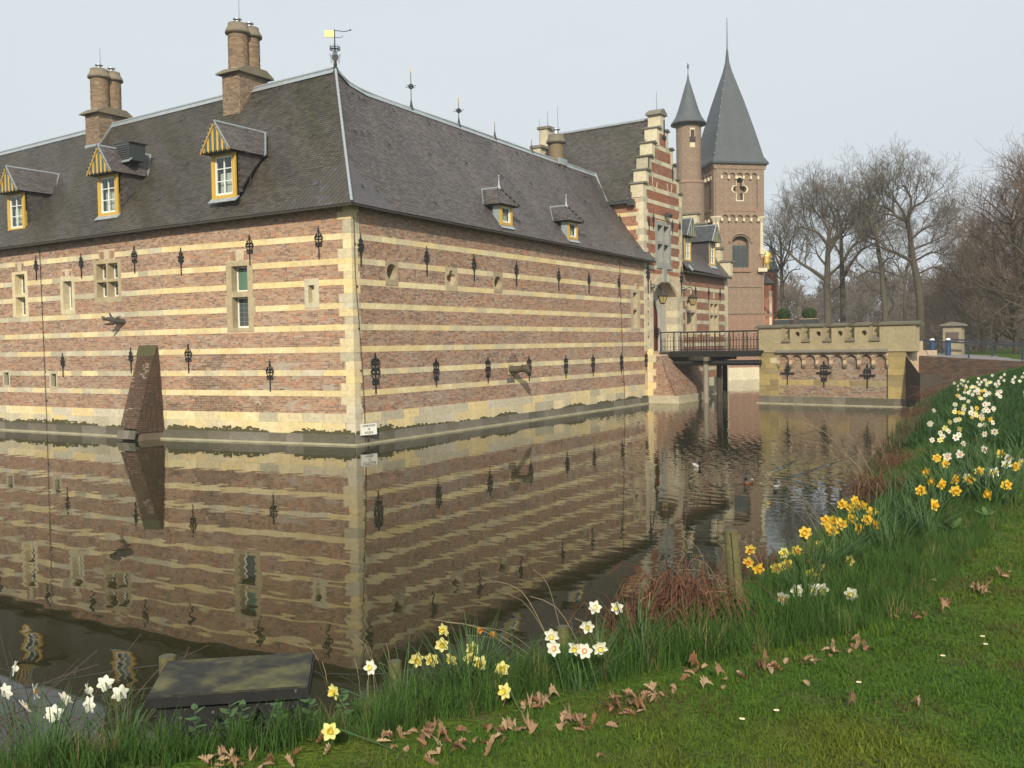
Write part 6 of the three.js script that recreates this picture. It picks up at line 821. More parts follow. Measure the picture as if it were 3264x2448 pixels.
function field(name, label, category, geos, n, sample, tint, sMin, sMax) {
  const per = geos.map(() => []); for (let i = 0; i < n; i++) { const s = sample(i); if (!s) continue; const [x, z, k] = s, m = M4().compose(V(x, groundHeight(x, z) - 0.012, z), new THREE.Quaternion().setFromEuler(new THREE.Euler(rr(-0.12, 0.12), rnd() * 6.283, rr(-0.12, 0.12))), V(1, 1, 1).multiplyScalar(rr(sMin, sMax) * (k ?? 1))); per[Math.floor(rnd() * geos.length)].push({ m, c: tint(x, z) }); }
  per.forEach((l, i) => { if (!l.length) return; const im = copies(scene, numbered(name), geos[i], grassMat, l); tag(im, label, category); });
}
const crestAt = (t) => { const P = crest.slice(4, 20), n = P.length - 1, i = Math.min(n - 1, Math.floor(t * n)), f = t * n - i; return [lerp(P[i][0], P[i + 1][0], f), lerp(P[i][1], P[i + 1][1], f)]; };
const crestZ = (x) => { for (let i = 0; i < crest.length - 1; i++) if (x >= crest[i][0] && x <= crest[i + 1][0]) return lerp(crest[i][1], crest[i + 1][1], (x - crest[i][0]) / (crest[i + 1][0] - crest[i][0])); return 15; };
const camD = (x, z) => Math.hypot(x - camPos.x, z - camPos.z);
{
  const lawnTint = (x, z) => { const y = fbm(x * 1.1 + 9, z * 1.1 + 4, 4, 1e6, 21), b = fbm(x * 2.6 + 3, z * 2.6 + 8, 3, 1e6, 25), k = rr(0.7, 1.2), moss = clamp((y - 0.42) * 3); if (rnd() < clamp((b - 0.5) * 2.4)) return col(0.12 * k, 0.1 * k, 0.03 * k); return col(lerp(0.07, 0.15, moss) * k, lerp(0.145, 0.175, moss) * k, lerp(0.012, 0.016, moss) * k); };
  const short = [tuft(16, 0.014, 0.034, 0.0026, 0.05, 1.2), tuft(16, 0.012, 0.03, 0.0028, 0.05, 1.4), tuft(14, 0.016, 0.04, 0.0026, 0.045, 1.0)];
  field('lawn_grass', 'short mown grass covering the lawn in the foreground', 'grass', short, 42000, () => { const r = 2.4 + 9.5 * Math.pow(rnd(), 1.5), a = rr(-1.05, 0.42), x = camPos.x + Math.cos(a + -0.28) * r, z = camPos.z + Math.sin(a - 0.28) * r; const d = crestDistance(x, z); return d > 0.25 && rnd() < step(0.25, 0.8, d) + 0.15 ? [x, z, 1 + r * 0.05] : null; }, lawnTint, 0.8, 1.35);
  const longTint = (x, z) => { const k = rr(0.7, 1.25), s = rnd() < 0.06; return s ? col(0.24 * k, 0.2 * k, 0.08 * k) : col(0.062 * k, 0.13 * k, 0.021 * k); };
  const tallG = [tuft(18, 0.10, 0.24, 0.0034, 0.06, 0.9, 3), tuft(16, 0.08, 0.2, 0.0032, 0.06, 1.1, 3), tuft(14, 0.12, 0.28, 0.0036, 0.05, 0.8, 3)];
  field('long_grass', 'long unmown grass along the brow of the near bank', 'grass', tallG, 9500, () => { const x = -21.6 + 15 * Math.pow(rnd(), 1.25), w = step(-19, -16, x), d = rr(-0.75, 0.28 + 0.65 * w) , z = crestZ(x) + d; if (x > -20.35 && x < -19.3 && d < 0.05 && d > -1) return null; const k = d > 0 ? lerp(1, 0.55, d / 0.95) : 1; return [x, z, k * (0.75 + 0.5 * fbm(x * 2, z * 2, 2, 1e6, 5)) * (x < -19.2 ? 0.75 : 1)]; }, longTint, 0.7, 1.15);
  field('bank_grass', 'rough green grass and leaves on the bank below the bridge approach', 'grass', [tuft(16, 0.1, 0.26, 0.009, 0.16, 1.0, 2)], 9000, () => { const x = -7 + 27 * Math.pow(rnd(), 1.1), d = rr(-0.8, 3.0), z = crestZ(x) + d; return [x, z, 0.7 + 0.5 * rnd()]; }, (x, z) => { const k = rr(0.65, 1.15); return crestDistance(x, z) < -0.2 && rnd() < 0.5 ? col(0.17 * k, 0.11 * k, 0.06 * k) : col(0.04 * k, 0.095 * k, 0.02 * k); }, 0.8, 1.3);
}
// ---------------------------------------------------------------- daffodils
const petalMat = (r, g, b) => new THREE.MeshPhysicalMaterial({ color: col(r, g, b), roughness: 0.6, transmission: 0.22, thickness: 0, side: THREE.DoubleSide });
const PM = { white: petalMat(0.80, 0.79, 0.66), pale: petalMat(0.80, 0.74, 0.27), yellow: petalMat(0.82, 0.58, 0.055), deep: petalMat(0.80, 0.47, 0.015), orange: petalMat(0.80, 0.27, 0.015), lemon: petalMat(0.80, 0.66, 0.10), fade: petalMat(0.58, 0.24, 0.02) };
const stemMat = mat(0.05, 0.105, 0.03, 0.6), strapMat = new THREE.MeshPhysicalMaterial({ color: col(0.062, 0.118, 0.036), roughness: 0.65, specularIntensity: 0.5, transmission: 0.2, thickness: 0, side: THREE.DoubleSide });
function petalGeo(len, wid, cup, point = 0.55) { // a petal along +y, opening toward +z
  const q = [], n = 5, W = (t) => wid * Math.pow(Math.sin(Math.PI * Math.min(0.97, Math.pow(t, 0.8) * 0.94 + 0.06)), point), Z = (t) => cup * t * t; for (let i = 0; i < n; i++) { const t0 = i / n, t1 = (i + 1) / n, w0 = W(t0), w1 = i === n - 1 ? 0.001 : W(t1); q.push([[-w0, t0 * len, Z(t0) + 0.003], [0, t0 * len, Z(t0)], [0, t1 * len, Z(t1)], [-w1, t1 * len, Z(t1) + 0.003]], [[0, t0 * len, Z(t0)], [w0, t0 * len, Z(t0) + 0.003], [w1, t1 * len, Z(t1) + 0.003], [0, t1 * len, Z(t1)]]); } return tris(q);
}
const pg = petalGeo(0.047, 0.0165, 0.006), pgDouble = petalGeo(0.034, 0.010, 0.016, 0.8), pgShrivel = petalGeo(0.03, 0.008, 0.03, 0.8);
const trumpet = (r0, r1, l) => { const g = new THREE.CylinderGeometry(r1, r0, l, 12, 2, true), p = g.attributes.position; for (let i = 0; i < p.count; i++) if (p.getY(i) > l * 0.4) { const a = Math.atan2(p.getZ(i), p.getX(i)), k = 1 + 0.09 * Math.sin(a * 6); p.setX(i, p.getX(i) * k); p.setZ(i, p.getZ(i) * k); } g.rotateX(Math.PI / 2).translate(0, 0, l / 2 + 0.002); g.computeVertexNormals(); return metres(g.toNonIndexed()); };
const cupShort = trumpet(0.008, 0.015, 0.013), cupLong = trumpet(0.010, 0.0185, 0.030), cupMid = trumpet(0.009, 0.016, 0.02);
const kinds = [[PM.white, PM.orange, cupShort, pg], [PM.white, PM.lemon, cupMid, pg], [PM.pale, PM.lemon, cupShort, pg], [PM.lemon, PM.orange, cupMid, pg], [PM.yellow, PM.deep, cupLong, pg], [PM.fade, PM.fade, cupLong, pgShrivel]];
const kindName = ['white daffodil with an orange cup', 'white daffodil with a pale yellow cup', 'pale yellow double daffodil', 'yellow daffodil with an orange cup', 'deep yellow trumpet daffodil', 'withered orange daffodil'];
const kindPlural = ['white daffodils with orange cups', 'white daffodils with yellow cups', 'pale double daffodils', 'yellow daffodils with orange cups', 'deep yellow trumpet daffodils', 'withered orange daffodils'];
const joined = kinds.map(([p, c, cg, g]) => ({ petals: merge(Array.from({ length: 6 }, (_, i) => g.clone().rotateX(i % 2 ? 0.1 : -0.06).translate(0, 0.006, 0).rotateZ(i * Math.PI / 3))), p, c, cg }));
function daffodil(x, y, z, k, where, face, size, near, lean) {
  const fx = x + lean[0], fz = z + lean[1], gy = groundHeight(fx, fz), d = thing('daffodil', `${kindName[k]} ${where}`, 'daffodil', [fx, gy - 0.01, fz], 0, `${kindPlural[k]} ${where}`);
  const hx = x - fx, hy = y - gy, hz = z - fz, c = Math.cos(face), s = Math.sin(face), tilt = rr(-0.45, 0.3), back = 0.02 * size;
  mesh(d, 'stem', [tube([[0, 0, 0], [hx * 0.45, hy * 0.55, hz * 0.45], [hx - s * back * 1.2, hy * 0.98 + 0.012, hz - c * back * 1.2], [hx - s * 0.006, hy + 0.006, hz - c * 0.006]], 0.0032, 4, 9)], stemMat);
  const [pm, cm, cg, g] = kinds[k], q = new THREE.Quaternion().setFromEuler(new THREE.Euler(tilt + (k === 5 ? 0.9 : 0), face, rnd() * 2, 'YXZ'));
  const put = (m) => { m.position.set(hx, hy, hz); m.quaternion.copy(q); m.scale.setScalar(size); return m; };
  if (near) for (let i = 0; i < 6; i++) { const m = put(mesh(d, 'petal', g, pm)); m.quaternion.multiply(new THREE.Quaternion().setFromEuler(new THREE.Euler(0, 0, i * Math.PI / 3 + rr(-0.1, 0.1)))).multiply(new THREE.Quaternion().setFromEuler(new THREE.Euler((i % 2 ? 0.16 : -0.05) + rr(-0.2, 0.2), 0, 0))); }
  else put(mesh(d, 'petals', joined[k].petals, pm));
  put(mesh(d, 'trumpet', cg, cm));
  if (k === 2 && near) for (let i = 0; i < 7; i++) { const m = put(mesh(d, 'inner_petal', pgDouble, PM.lemon)); m.quaternion.multiply(new THREE.Quaternion().setFromEuler(new THREE.Euler(0, 0, i * 0.9 + rr(-0.2, 0.2)))).multiply(new THREE.Quaternion().setFromEuler(new THREE.Euler(0.55 + rr(-0.2, 0.3), 0, 0))); }
  return d;
}
const toCam = (x, z) => Math.atan2(camPos.x - x, camPos.z - z);
const zoneA = [[-20.08, 15.22, 0], [-20.3, 15.51, 1], [-20.23, 15.63, 0], [-20.37, 15.78, 0], [-20.22, 15.85, 1], [-20.35, 15.97, 1], [-20.1, 15.85, 1], [-20.21, 16.01, 1], [-19.99, 15.83, 1], [-20.04, 16.01, 1]];
const zoneB = [[-19.25, 16.86, 1], [-19.59, 16.93, 2], [-19.95, 17.23, 2], [-18.56, 16.8, 2], [-18.79, 16.95, 2], [-19.05, 16.98, 2], [-19.01, 17.05, 2], [-18.95, 17.13, 2], [-18.9, 17.2, 2], [-18.76, 17.13, 2], [-18.94, 17.3, 2], [-18.96, 17.43, 2], [-19.21, 17.61, 2], [-18.45, 16.95, 5], [-18.46, 17.06, 5]];
const zoneC = [[-18.66, 17.54, 1], [-18.84, 17.65, 0], [-18.78, 17.74, 1], [-18.8, 17.8, 0], [-18.72, 17.84, 1], [-18.43, 17.62, 1], [-18.09, 17.49, 1], [-18.03, 17.6, 1]];
const zoneD = [[-15.62, 17.56, 3], [-16.04, 17.69, 3], [-16.21, 17.81, 4], [-16.13, 17.92, 3], [-16.0, 17.96, 3], [-15.64, 17.83, 2], [-15.51, 17.88, 3], [-15.87, 18.09, 3], [-15.99, 18.18, 2], [-16.22, 18.17, 3], [-15.23, 17.98, 2], [-15.42, 18.08, 2], [-15.68, 18.32, 2], [-16.92, 18.2, 0], [-16.69, 18.22, 1], [-16.64, 18.31, 1], [-16.6, 18.35, 1], [-16.62, 18.54, 1]];
const zoneE = [[-15.18, 17.86], [-13.7, 17.8], [-13.45, 17.85], [-13.7, 17.95], [-13.66, 17.97], [-13.85, 17.91], [-14.61, 17.88], [-14.56, 17.93], [-14.87, 17.95], [-15.0, 18.03], [-14.69, 18.02], [-14.4, 18.04], [-14.4, 18.17], [-14.83, 18.2], [-14.58, 18.27], [-13.99, 18.12]];
const zoneF = [[-10.54, 18.14, 4], [-11.02, 18.29, 4], [-9.73, 18.73, 3], [-11.56, 18.71, 3], [-11.03, 19.01, 4], [-11.88, 18.24, 4], [-12.28, 18.56, 4], [-12.58, 18.4, 4], [-12.69, 18.49, 4], [-13.23, 18.4, 4], [-13.08, 18.67, 4], [-13.19, 18.96, 4], [-12.52, 19.04, 4], [-14.0, 18.62, 4], [-10.16, 18.86, 0], [-10.49, 19.02, 1], [-9.34, 18.51, 0], [-12.17, 18.65, 1], [-12.24, 18.7, 3], [-9.98, 18.31, 0], [-10.26, 18.21, 0], [-11.66, 18.82, 1], [-10.78, 18.89, 1], [-11.55, 18.85, 1]];
for (const [x, z, k] of zoneA) daffodil(x, 1.42, z, k, 'in the clump left of the black box', toCam(x, z) + (k ? Math.PI * rr(0.6, 1.15) : 1.6 + rr(-0.4, 0.3)), 0.9, true, [rr(-0.05, 0.05), rr(0.0, 0.1)]);
zoneB.forEach(([x, z, k], i) => daffodil(x, 1.45, z, k, i < 3 ? 'between the black box and the leaf clump' : 'around the big leaf clump on the bank', toCam(x, z) + rr(-0.9, 0.6), 0.86, true, i < 3 ? [rr(0.15, 0.3), rr(0.1, 0.2)] : [rr(-0.1, 0.1), rr(0.05, 0.2)]));
for (const [x, z, k] of zoneC) daffodil(x, 1.55, z, k, 'between the leaf clump and the dead bracken', toCam(x, z) + rr(-0.9, 0.5), 0.86, true, [rr(0, 0.12), rr(0, 0.12)]);
for (const [x, z, k] of zoneD) daffodil(x, 1.42, z, k, 'right of the tall wooden post', toCam(x, z) + rr(-0.9, 0.7), 1.02, true, [rr(-0.05, 0.05), rr(0, 0.1)]);
for (const [x, z] of zoneE) daffodil(x, 1.5, z, 4, 'in the patch above the short post', toCam(x, z) + rr(-0.9, 0.9), 1.15, true, [rr(-0.05, 0.08), rr(0, 0.12)]);
for (const [x, z, k] of zoneF) daffodil(x, 1.6, z, k, 'on the bank at the right edge', toCam(x, z) + rr(-1, 1), 1.25, true, [rr(-0.05, 0.08), rr(0, 0.1)]);
for (let i = 0; i < 150; i++) { const t = Math.pow(rnd(), 0.85), x = lerp(-9.6, 10.5, t), cz = crestZ(x), off = lerp(rr(-0.1, 1.2), rr(0.1, 2.6), t) * (rnd() < 0.7 ? 0.8 : 1.5), z = cz + off, k = rnd() < 0.07 ? 4 : rnd() < 0.12 ? 2 : rnd() < 0.5 ? 0 : 1; daffodil(x, groundHeight(x, z) + rr(0.28, 0.42), z, k, 'in the drift on the far bank', toCam(x, z) + rr(-0.9, 0.9), rr(0.75, 1.02), false, [rr(-0.05, 0.05), rr(-0.05, 0.05)]); }
// strap-leaved clumps
function strapClump(x, z, n, h, spread, label, group, wide = 0.006) {
  const q = []; for (let i = 0; i < n; i++) { const a = rnd() * 6.283, r = spread * Math.sqrt(rnd()) * 0.45, L = h * rr(0.65, 1.1); q.push(...blade(L, wide * rr(0.8, 1.25), rr(0.1, 1.05) * L, a + rr(-0.6, 0.6), Math.cos(a) * r, Math.sin(a) * r, 5)); }
  const g = thing('daffodil_leaves', label, 'plant', [x, groundHeight(x, z) - 0.02, z], 0, group); mesh(g, 'strap_leaves', tris(q), strapMat, 'stuff');
}
const under = (w) => [`clump of strap-shaped daffodil leaves ${w}`, `leaf clumps ${w}`];
for (const [x, z, n, h] of [[-20.42, 15.95, 34, 0.4], [-20.28, 15.75, 30, 0.42], [-20.5, 16.2, 30, 0.32], [-20.12, 16.1, 40, 0.4], [-20.0, 15.98, 30, 0.4], [-20.62, 15.7, 36, 0.42]]) strapClump(x, z, n, h, 0.16, ...under('left of the black box'), 0.0055);
for (const [x, z, n, h] of [[-18.97, 17.28, 60, 0.42], [-18.85, 17.18, 46, 0.4], [-19.08, 17.22, 46, 0.36], [-18.72, 17.36, 30, 0.34], [-19.2, 17.0, 26, 0.4]]) strapClump(x, z, n, h, 0.2, ...under('in the middle of the near bank'), 0.0055);
for (const [x, z, n, h] of [[-18.5, 17.72, 22, 0.34], [-18.05, 17.72, 26, 0.42], [-18.25, 17.85, 20, 0.36], [-18.75, 17.75, 18, 0.3]]) strapClump(x, z, n, h, 0.16, ...under('beside the dead bracken'));
for (const [x, z, n, h] of [[-16.2, 18.15, 44, 0.42], [-15.85, 18.2, 40, 0.42], [-15.55, 18.2, 40, 0.4], [-16.6, 18.25, 30, 0.36], [-15.2, 18.2, 40, 0.42]]) strapClump(x, z, n, h, 0.28, ...under('right of the tall wooden post'), 0.0065);
for (let i = 0; i < 14; i++) { const x = -15 + i * 0.24 + rr(-0.1, 0.1), z = crestZ(x) + rr(0.0, 0.55); strapClump(x, z, 40, rr(0.4, 0.5), 0.34, ...under('below the yellow daffodils at the right'), 0.009); }
for (let i = 0; i < 16; i++) { const x = -12.6 + i * 0.22 + rr(-0.1, 0.1), z = crestZ(x) + rr(0.2, 1.0); strapClump(x, z, 36, rr(0.4, 0.52), 0.4, ...under('on the bank at the right edge'), 0.01); }
for (let i = 0; i < 34; i++) { const x = lerp(-9.5, 10, i / 33) + rr(-0.2, 0.2), z = crestZ(x) + rr(0.1, 1.6); strapClump(x, z, 26, rr(0.34, 0.44), 0.55, ...under('among the white drift on the far bank'), 0.013); }
// ---------------------------------------------------------------- fallen oak leaves and daisies on the lawn
{
  const half = [[0, 0], [0.006, 0.008], [0.012, 0.016], [0.009, 0.022], [0.019, 0.032], [0.013, 0.04], [0.022, 0.05], [0.015, 0.058], [0.018, 0.068], [0.009, 0.073], [0, 0.08]], geos = [0, 1, 2, 3].map((v) => { const q = []; const C = 0.006 + v * 0.006, P = ([x, y], s) => [x * s, 0.004 + C * Math.pow(Math.abs(x) / 0.022, 1.6) + 0.012 * Math.sin(y * 40 + v * 2) * (0.3 + v * 0.25), y - 0.04]; for (let i = 0; i < half.length - 1; i++) for (const s of [-1, 1]) q.push([[0, P([0, half[i][1]], 1)[1], half[i][1] - 0.04], P(half[i], s), P(half[i + 1], s), [0, P([0, half[i + 1][1]], 1)[1], half[i + 1][1] - 0.04]]); return tris(q); });
  const lm = [[0.27, 0.16, 0.085], [0.21, 0.1, 0.045], [0.36, 0.245, 0.145], [0.15, 0.08, 0.042], [0.31, 0.2, 0.11]].map((c) => mat(...c, 0.75, { side: THREE.DoubleSide }));
  const spots = [[-19.7, 17.62], [-19.62, 17.42], [-19.51, 17.44], [-19.48, 17.56], [-19.45, 17.72], [-19.45, 17.76], [-19.19, 17.97], [-19.05, 18.1], [-19.09, 17.55], [-19.08, 17.66], [-19.19, 17.9], [-18.33, 18.12], [-18.44, 18.35], [-18.16, 18.44], [-17.99, 18.6], [-17.68, 18.68], [-17.54, 18.77], [-16.87, 18.89], [-16.57, 19.02], [-16.11, 19.17], [-15.65, 19.25], [-19.67, 17.31], [-20.18, 16.91], [-20.0, 17.04], [-20.18, 16.82], [-18.7, 18.1], [-18.9, 18.0]];
  const leaf = (x, z, where) => { const m = solo('fallen_oak_leaf', geos[Math.floor(rnd() * 4)], pick(lm), `dry brown oak leaf ${where}`, 'leaf', `dry oak leaves ${where}`); m.position.set(x, groundHeight(x, z) + 0.006 + rnd() * 0.022, z); m.rotation.set(rr(-0.5, 0.5), rnd() * 6.283, rr(-0.5, 0.5)); m.scale.set(rr(0.45, 0.85), rr(0.7, 2.4), rr(0.4, 0.8)); };
  for (const [x, z] of spots) { const n = 6 + Math.floor(rnd() * 5), sx = rr(0.07, 0.2), sz = rr(0.04, 0.11); for (let i = 0; i < n; i++) leaf(x + (rnd() + rnd() + rnd() - 1.5) * sx, z + 0.04 + (rnd() + rnd() + rnd() - 1.5) * sz, 'in the line of litter along the lawn edge'); }
  for (let i = 0; i < 34; i++) { const r = rr(3.2, 9), a = rr(-0.75, -0.02), x = camPos.x + Math.cos(a) * r, z = camPos.z + Math.sin(a) * r; if (crestDistance(x, z) > 0.8) leaf(x, z, 'lying alone on the open lawn'); }
  const dp = merge(Array.from({ length: 11 }, (_, i) => petalGeo(0.011, 0.0028, 0.002).rotateX(Math.PI / 2 - 0.25).rotateY(i * 0.571).translate(0, 0.03, 0)));
  for (const [x, z] of [[-18.95, 18.62], [-18.8, 18.72], [-17.7, 19.22], [-17.25, 19.35], [-17.4, 19.38], [-17.9, 19.65], [-18.3, 18.95], [-16.4, 19.5]]) { const d = thing('daisy', 'tiny white daisy in the short lawn grass', 'daisy', [x, groundHeight(x, z), z], rnd() * 6, 'daisies in the lawn'); mesh(d, 'petals', dp, PM.white); mesh(d, 'eye', [ball(0.004, 0, 0.031, 0, 6)], PM.deep); mesh(d, 'stem', [cyl(0.0012, 0.001, 0.03, 0, 0, 0, 4)], stemMat); }
}
// ---------------------------------------------------------------- black box, posts and wire
{
  const b = thing('equipment_box', 'black box with a lichen-covered sloping lid at the water edge', 'box', [-19.66, 0.8, 16.36], -0.867);
  const lidTex = texture(256, (u, v) => { const a = fbm(u * 7, v * 7, 5, 7, 3), e = fbm(u * 22, v * 22, 3, 22, 8), k = clamp((a - 0.36) * 2.6); const g = 0.7 + 0.6 * e; return [lerp(0.03, 0.115, k) * g, lerp(0.03, 0.108, k) * g, lerp(0.025, 0.045, k) * g]; }, 0.75), speck = texture(256, (u, v) => { const s = noise(u * 40, v * 40, 40, 3) > 0.93 ? 0.12 : 0, k = 0.014 + 0.01 * fbm(u * 9, v * 9, 3, 9, 5) + s; return [k, k, k]; }, 0.8);
  mesh(b, 'body', [box2(-0.325, 0.325, -0.25, 0.6, -0.2, 0.2)], new THREE.MeshPhysicalMaterial({ roughness: 0.7, specularIntensity: 0.35, map: speck })); const lid = mesh(b, 'lid', [bx(0.71, 0.055, 0.46, 0, 0.625, 0, 0.03, 0, 0.0)], new THREE.MeshPhysicalMaterial({ roughness: 0.75, specularIntensity: 0.4, map: lidTex })); mesh(lid, 'lid_rim', [bx(0.72, 0.045, 0.012, 0, 0.612, 0.233, 0.03, 0, 0), bx(0.012, 0.045, 0.46, 0.358, 0.618, 0, 0.03, 0, 0), bx(0.012, 0.045, 0.46, -0.358, 0.618, 0, 0.03, 0, 0)], new THREE.MeshPhysicalMaterial({ roughness: 0.6, specularIntensity: 0.4, map: speck }));
  const postTex = texture(256, (u, v) => { const g = fbm(u * 24, v * 2, 4, 24, 6), m = fbm(u * 5, v * 5, 4, 5, 16), k = 0.65 + 0.6 * g; return [lerp(0.16, 0.105, m) * k, lerp(0.125, 0.115, m) * k, lerp(0.05, 0.03, m) * k]; }, 0.35), pm = mat(1, 1, 1, 0.85, { map: postTex, bumpMap: fineBump, bumpScale: 0.006 });
  const post = (x, z, yTop, r, leanX, leanZ, label, crack) => { const y0 = groundHeight(x, z) - 0.25, h = yTop - y0, p = thing('fence_post', label, 'post', [x, y0, z], 0, 'weathered posts of the bank fence'); const g = new THREE.CylinderGeometry(r * 0.97, r, h, 20, 6).translate(0, h / 2, 0), a = g.attributes.position; for (let i = 0; i < a.count; i++) { const y = a.getY(i), n = 1 + 0.05 * (noise(Math.atan2(a.getZ(i), a.getX(i)) * 2 + 9, y * 5, 1e6, 4) - 0.5); a.setXYZ(i, a.getX(i) * n + leanX * y, y, a.getZ(i) * n + leanZ * y); } g.computeVertexNormals(); mesh(p, 'shaft', [g], pm); if (crack) { const c = toCam(x, z); mesh(p, 'crack', [tube([0, 0.2, 0.4, 0.6, 0.8, 1].map((t, i) => [Math.sin(c + 0.02 * Math.sin(i * 2)) * r * 0.985 + leanX * h * t, h * t * 0.99, Math.cos(c + 0.02 * Math.sin(i * 2)) * r * 0.985 + leanZ * h * t]), 0.0032, 4, 14)], mat(0.02, 0.018, 0.012, 0.9)); } mesh(p, 'top_face', [cyl(r * 0.9, r * 0.85, 0.006, leanX * h, h - 0.002, leanZ * h, 16)], mat(0.09, 0.08, 0.045, 0.9)); };
  post(-17.2, 18.02, 1.86, 0.044, 0.0, -0.07, 'tall greenish wooden post with a long crack right of the dead bracken', true); post(-15.1, 17.84, 1.46, 0.036, 0, 0, 'short dark post among the yellow daffodils', false); post(-18.92, 16.73, 1.35, 0.036, 0.02, 0, 'grey round post beside the big leaf clump', false); post(-18.11, 17.3, 1.41, 0.036, 0, 0, 'short post beside white daffodils and the dead bracken', false); post(-19.15, 15.22, 1.21, 0.05, 0, 0, 'mossy post standing behind the black box', false);
  const wire = mat(0.05, 0.055, 0.05, 0.5); for (const [dy, l] of [[-0.03, 'upper strand of thin fence wire along the water edge'], [-0.16, 'lower strand of thin fence wire along the water edge']]) solo('fence_wire', [tube([[-22.5, 1.28 + dy, 13.6], [-21, 1.2 + dy, 14.4], [-19.2, 1.2 + dy, 15.2], [-18.95, 1.33 + dy, 16.72], [-18.12, 1.39 + dy, 17.29], [-17.19, 1.4 + dy, 17.98], [-15.1, 1.42 + dy, 17.83]], 0.0018, 4, 60)], wire, l, 'wire');
}
// ---------------------------------------------------------------- dead bracken, dry stalks, brambles, nettles
{
  const brown = [[0.14, 0.062, 0.032], [0.10, 0.045, 0.026], [0.20, 0.10, 0.055], [0.33, 0.2, 0.11]].map((c) => mat(...c, 0.9));
  const bracken = (x, z, n, w, h, label) => { const g = thing('dead_bracken', label, 'plant', [x, groundHeight(x, z) - 0.05, z], 0), parts = [[], [], [], []]; for (let i = 0; i < n; i++) { const a = rnd() * 6.283, L = h * rr(0.4, 1.15), out = w * rr(0.1, 0.75), x0 = rr(-0.3, 0.3) * w, z0 = rr(-0.3, 0.3) * w, c = Math.cos(a), s = Math.sin(a), dr = rr(0.15, 0.8), k = Math.min(3, Math.floor(rnd() * rnd() * 4.6)); parts[k].push(tube([[x0, 0, z0], [x0 + c * out * 0.35, L * 0.75, z0 + s * out * 0.35], [x0 + c * out * 0.8, L * (1 - dr * 0.25), z0 + s * out * 0.8], [x0 + c * out * 1.25, L * (0.95 - dr), z0 + s * out * 1.25]], rr(0.0016, 0.0036), 3, 6)); if (k < 2) for (let j = 0; j < 5; j++) { const t = rr(0.4, 1), px = x0 + c * out * t, pz = z0 + s * out * t, py = L * (0.95 - dr * t * 0.5) * rr(0.6, 1); parts[k].push(bar([px, py, pz], [px + rr(-0.06, 0.06), py - rr(0.02, 0.12), pz + rr(-0.06, 0.06)], 0.005, 0.0025)); } } parts.forEach((p, i) => p.length && mesh(g, 'dead_fronds', p, brown[i], 'stuff')); };
  bracken(-17.42, 17.74, 420, 0.5, 0.52, 'large heap of dead red-brown bracken left of the tall post'); bracken(-17.85, 17.6, 160, 0.4, 0.4, 'smaller tangle of dead bracken left of the large heap'); bracken(-15.6, 17.75, 150, 0.45, 0.35, 'dead brown stalks around the short dark post'); bracken(-11.9, 17.75, 200, 0.5, 0.5, 'dead reddish bracken at the water edge below the right bank'); bracken(-8.9, 17.45, 120, 0.5, 0.4, 'dead stems at the water edge below the white drift'); bracken(1.5, 16.0, 120, 0.9, 0.5, 'dull brown dead growth at the water edge near the bastion');
  const stalks = (x, z, n, h, lx, lz, label) => { const g = thing('dry_stalks', label, 'plant', [x, groundHeight(x, z) - 0.03, z]), l = []; for (let i = 0; i < n; i++) { const L = h * rr(0.55, 1.1), a = rr(-0.5, 0.5), dx = lx * rr(0.3, 1.3) + a * 0.3, dz = lz * rr(0.3, 1.3) + rr(-0.15, 0.15), x0 = rr(-0.25, 0.25), z0 = rr(-0.2, 0.2); l.push(tube([[x0, 0, z0], [x0 + dx * 0.4, L * 0.5, z0 + dz * 0.4], [x0 + dx * 0.85, L * 0.9, z0 + dz * 0.85], [x0 + dx * 1.3, L, z0 + dz * 1.3]], rr(0.0016, 0.003), 3, 9)); } const sm1 = mat(0.30, 0.24, 0.15, 0.9); for (const t of l) mesh(g, 'stem', [t], sm1); };
  stalks(-11.2, 17.65, 9, 1.25, -0.5, -0.75, 'long pale dry stalks leaning over the water at the right'); stalks(-13.4, 17.7, 7, 0.8, -0.4, -0.3, 'dry stalks leaning over the yellow daffodil patch'); stalks(-19.2, 15.95, 16, 0.5, 0.1, -0.1, 'thin dry stems behind the black box'); stalks(-18.9, 16.55, 10, 0.62, -0.05, -0.1, 'thin dry stems right of the black box'); stalks(-17.9, 17.35, 9, 0.55, -0.2, -0.3, 'thin arching stems left of the dead bracken'); stalks(-16.0, 17.7, 9, 0.5, -0.25, -0.2, 'thin dry stems right of the tall post');
  const br = thing('bramble_thicket', 'tangle of thin leafless bramble stems over the water at lower left', 'plant', [-20.4, 0.7, 15.1]), l = []; for (let i = 0; i < 330; i++) { const x0 = rr(-1.1, 0.8), z0 = rr(-0.7, 0.5), a = rnd() * 6.283, L = rr(0.25, 0.75); l.push(tube([[x0, rr(-0.35, 0.1), z0], [x0 + Math.cos(a) * L * 0.4, L * 0.6 * rr(0.5, 1.1), z0 + Math.sin(a) * L * 0.4], [x0 + Math.cos(a) * L * 0.9, L * rr(0.45, 1.1), z0 + Math.sin(a) * L * 0.9]], rr(0.0014, 0.003), 3, 6)); } mesh(br, 'stems', l, mat(0.085, 0.062, 0.045, 0.9), 'stuff');
  for (const [x, z, w, h, l2] of [[19.8, 14.3, 0.9, 0.8, 'dull brown scrub against the dark wall right of the bastion'], [16.8, 14.6, 0.9, 0.6, 'low brown scrub on the slope right of the bastion'], [11.5, 14.9, 1.0, 0.5, 'straggling brown scrub at the water edge before the bastion']]) bracken(x, z, 220, w, h, l2);
  const leafG = petalGeo(0.05, 0.017, 0.006, 0.7), lm = mat(0.05, 0.10, 0.025, 0.7, { side: THREE.DoubleSide });
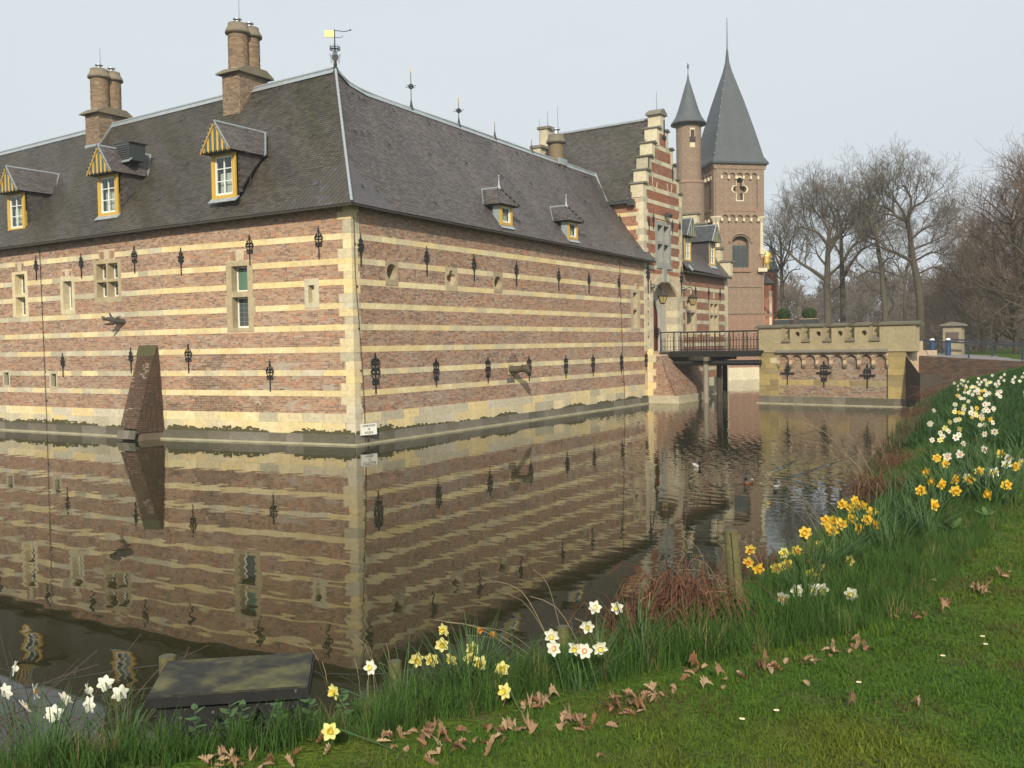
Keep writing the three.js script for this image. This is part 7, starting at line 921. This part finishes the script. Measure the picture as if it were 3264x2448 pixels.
  [[-20.12, 16.62], [-19.95, 16.72], [-19.82, 16.8], [-19.72, 16.9], [-19.6, 16.98], [-20.02, 16.72]].forEach(([x, z], i) => { const n = thing('bank_nettle', 'young toothed-leaf nettle growing against the black box', 'plant', [x, groundHeight(x, z), z], rnd() * 6, 'nettles in front of the black box'), h = rr(0.1, 0.2); mesh(n, 'stem', [cyl(0.002, 0.0015, h, 0, 0, 0, 4)], stemMat); for (let k = 0; k < 8; k++) { const m = mesh(n, 'leaf', leafG, lm); m.position.set(0, h * (0.35 + 0.65 * k / 8), 0); m.rotation.set(1.1 + rr(-0.3, 0.3), k * 1.7, 0, 'YXZ'); m.scale.setScalar(rr(0.7, 1.2)); } });
  for (const [x, z, s, l] of [[-13.9, 18.75, 0.65, 'broad dock leaves in the long grass, left plant'], [-13.2, 18.95, 0.5, 'broad dock leaves in the long grass, right plant']]) { const d = thing('dock_plant', l, 'plant', [x, groundHeight(x, z) + 0.03, z]); for (let k = 0; k < 6; k++) { const m = mesh(d, 'leaf', petalGeo(0.24, 0.05, 0.03, 0.6), mat(0.07, 0.13, 0.025, 0.6, { side: THREE.DoubleSide })); m.rotation.set(0.9 + rr(-0.2, 0.3), k * 1.05, 0, 'YXZ'); m.scale.setScalar(s); } }
}
// ---------------------------------------------------------------- ducks
function duck(x, z, turn, label, paint) {
  const b = blob([[0, 0.03, -0.1, 0.075, 0, 0.03, 0.08, 0.085], [0, 0.05, -0.12, 0.06, 0, 0.09, -0.21, 0.022], [0, 0.06, 0.12, 0.055, 0, 0.15, 0.15, 0.036], [0, 0.165, 0.155, 0.04, 0, 0.175, 0.185, 0.036], [0, 0.165, 0.2, 0.02, 0, 0.157, 0.245, 0.011], [0.06, 0.06, -0.05, 0.04, 0.05, 0.07, -0.15, 0.02], [-0.06, 0.06, -0.05, 0.04, -0.05, 0.07, -0.15, 0.02]], 0.3, 60, 0.03);
  const d = thing('duck', label, 'duck', [x, 0, z], turn, 'ducks swimming on the moat'); mesh(d, 'body', dye(b, paint), mat(1, 1, 1, 0.6, { vertexColors: true })); d.scale.setScalar(0.78);
}
duck(-0.6, 11.3, 0.95 + Math.PI * 1.5, 'lone dark duck with pale flanks swimming in the middle of the moat', (x, y, z) => z > 0.1 && y > 0.08 ? [0.02, 0.018, 0.015] : Math.abs(x) > 0.045 ? [0.55, 0.5, 0.42] : [0.05, 0.04, 0.03]);
duck(-2.8, 13.3, -1.75, 'duck with dark head, rusty flanks and white tail, left of the pair', (x, y, z) => y > 0.1 && z > 0.1 ? [0.02, 0.02, 0.018] : z < -0.13 ? [0.75, 0.73, 0.68] : y < 0.05 ? [0.24, 0.09, 0.04] : [0.1, 0.07, 0.05]);
duck(-2.95, 13.95, -1.55, 'dark-headed drake with pale grey sides, right of the pair', (x, y, z) => y > 0.1 && z > 0.1 ? [0.015, 0.022, 0.018] : z < -0.15 ? [0.7, 0.68, 0.64] : y < 0.06 ? [0.42, 0.4, 0.37] : [0.06, 0.06, 0.06]);
renderer.render(scene, camera);
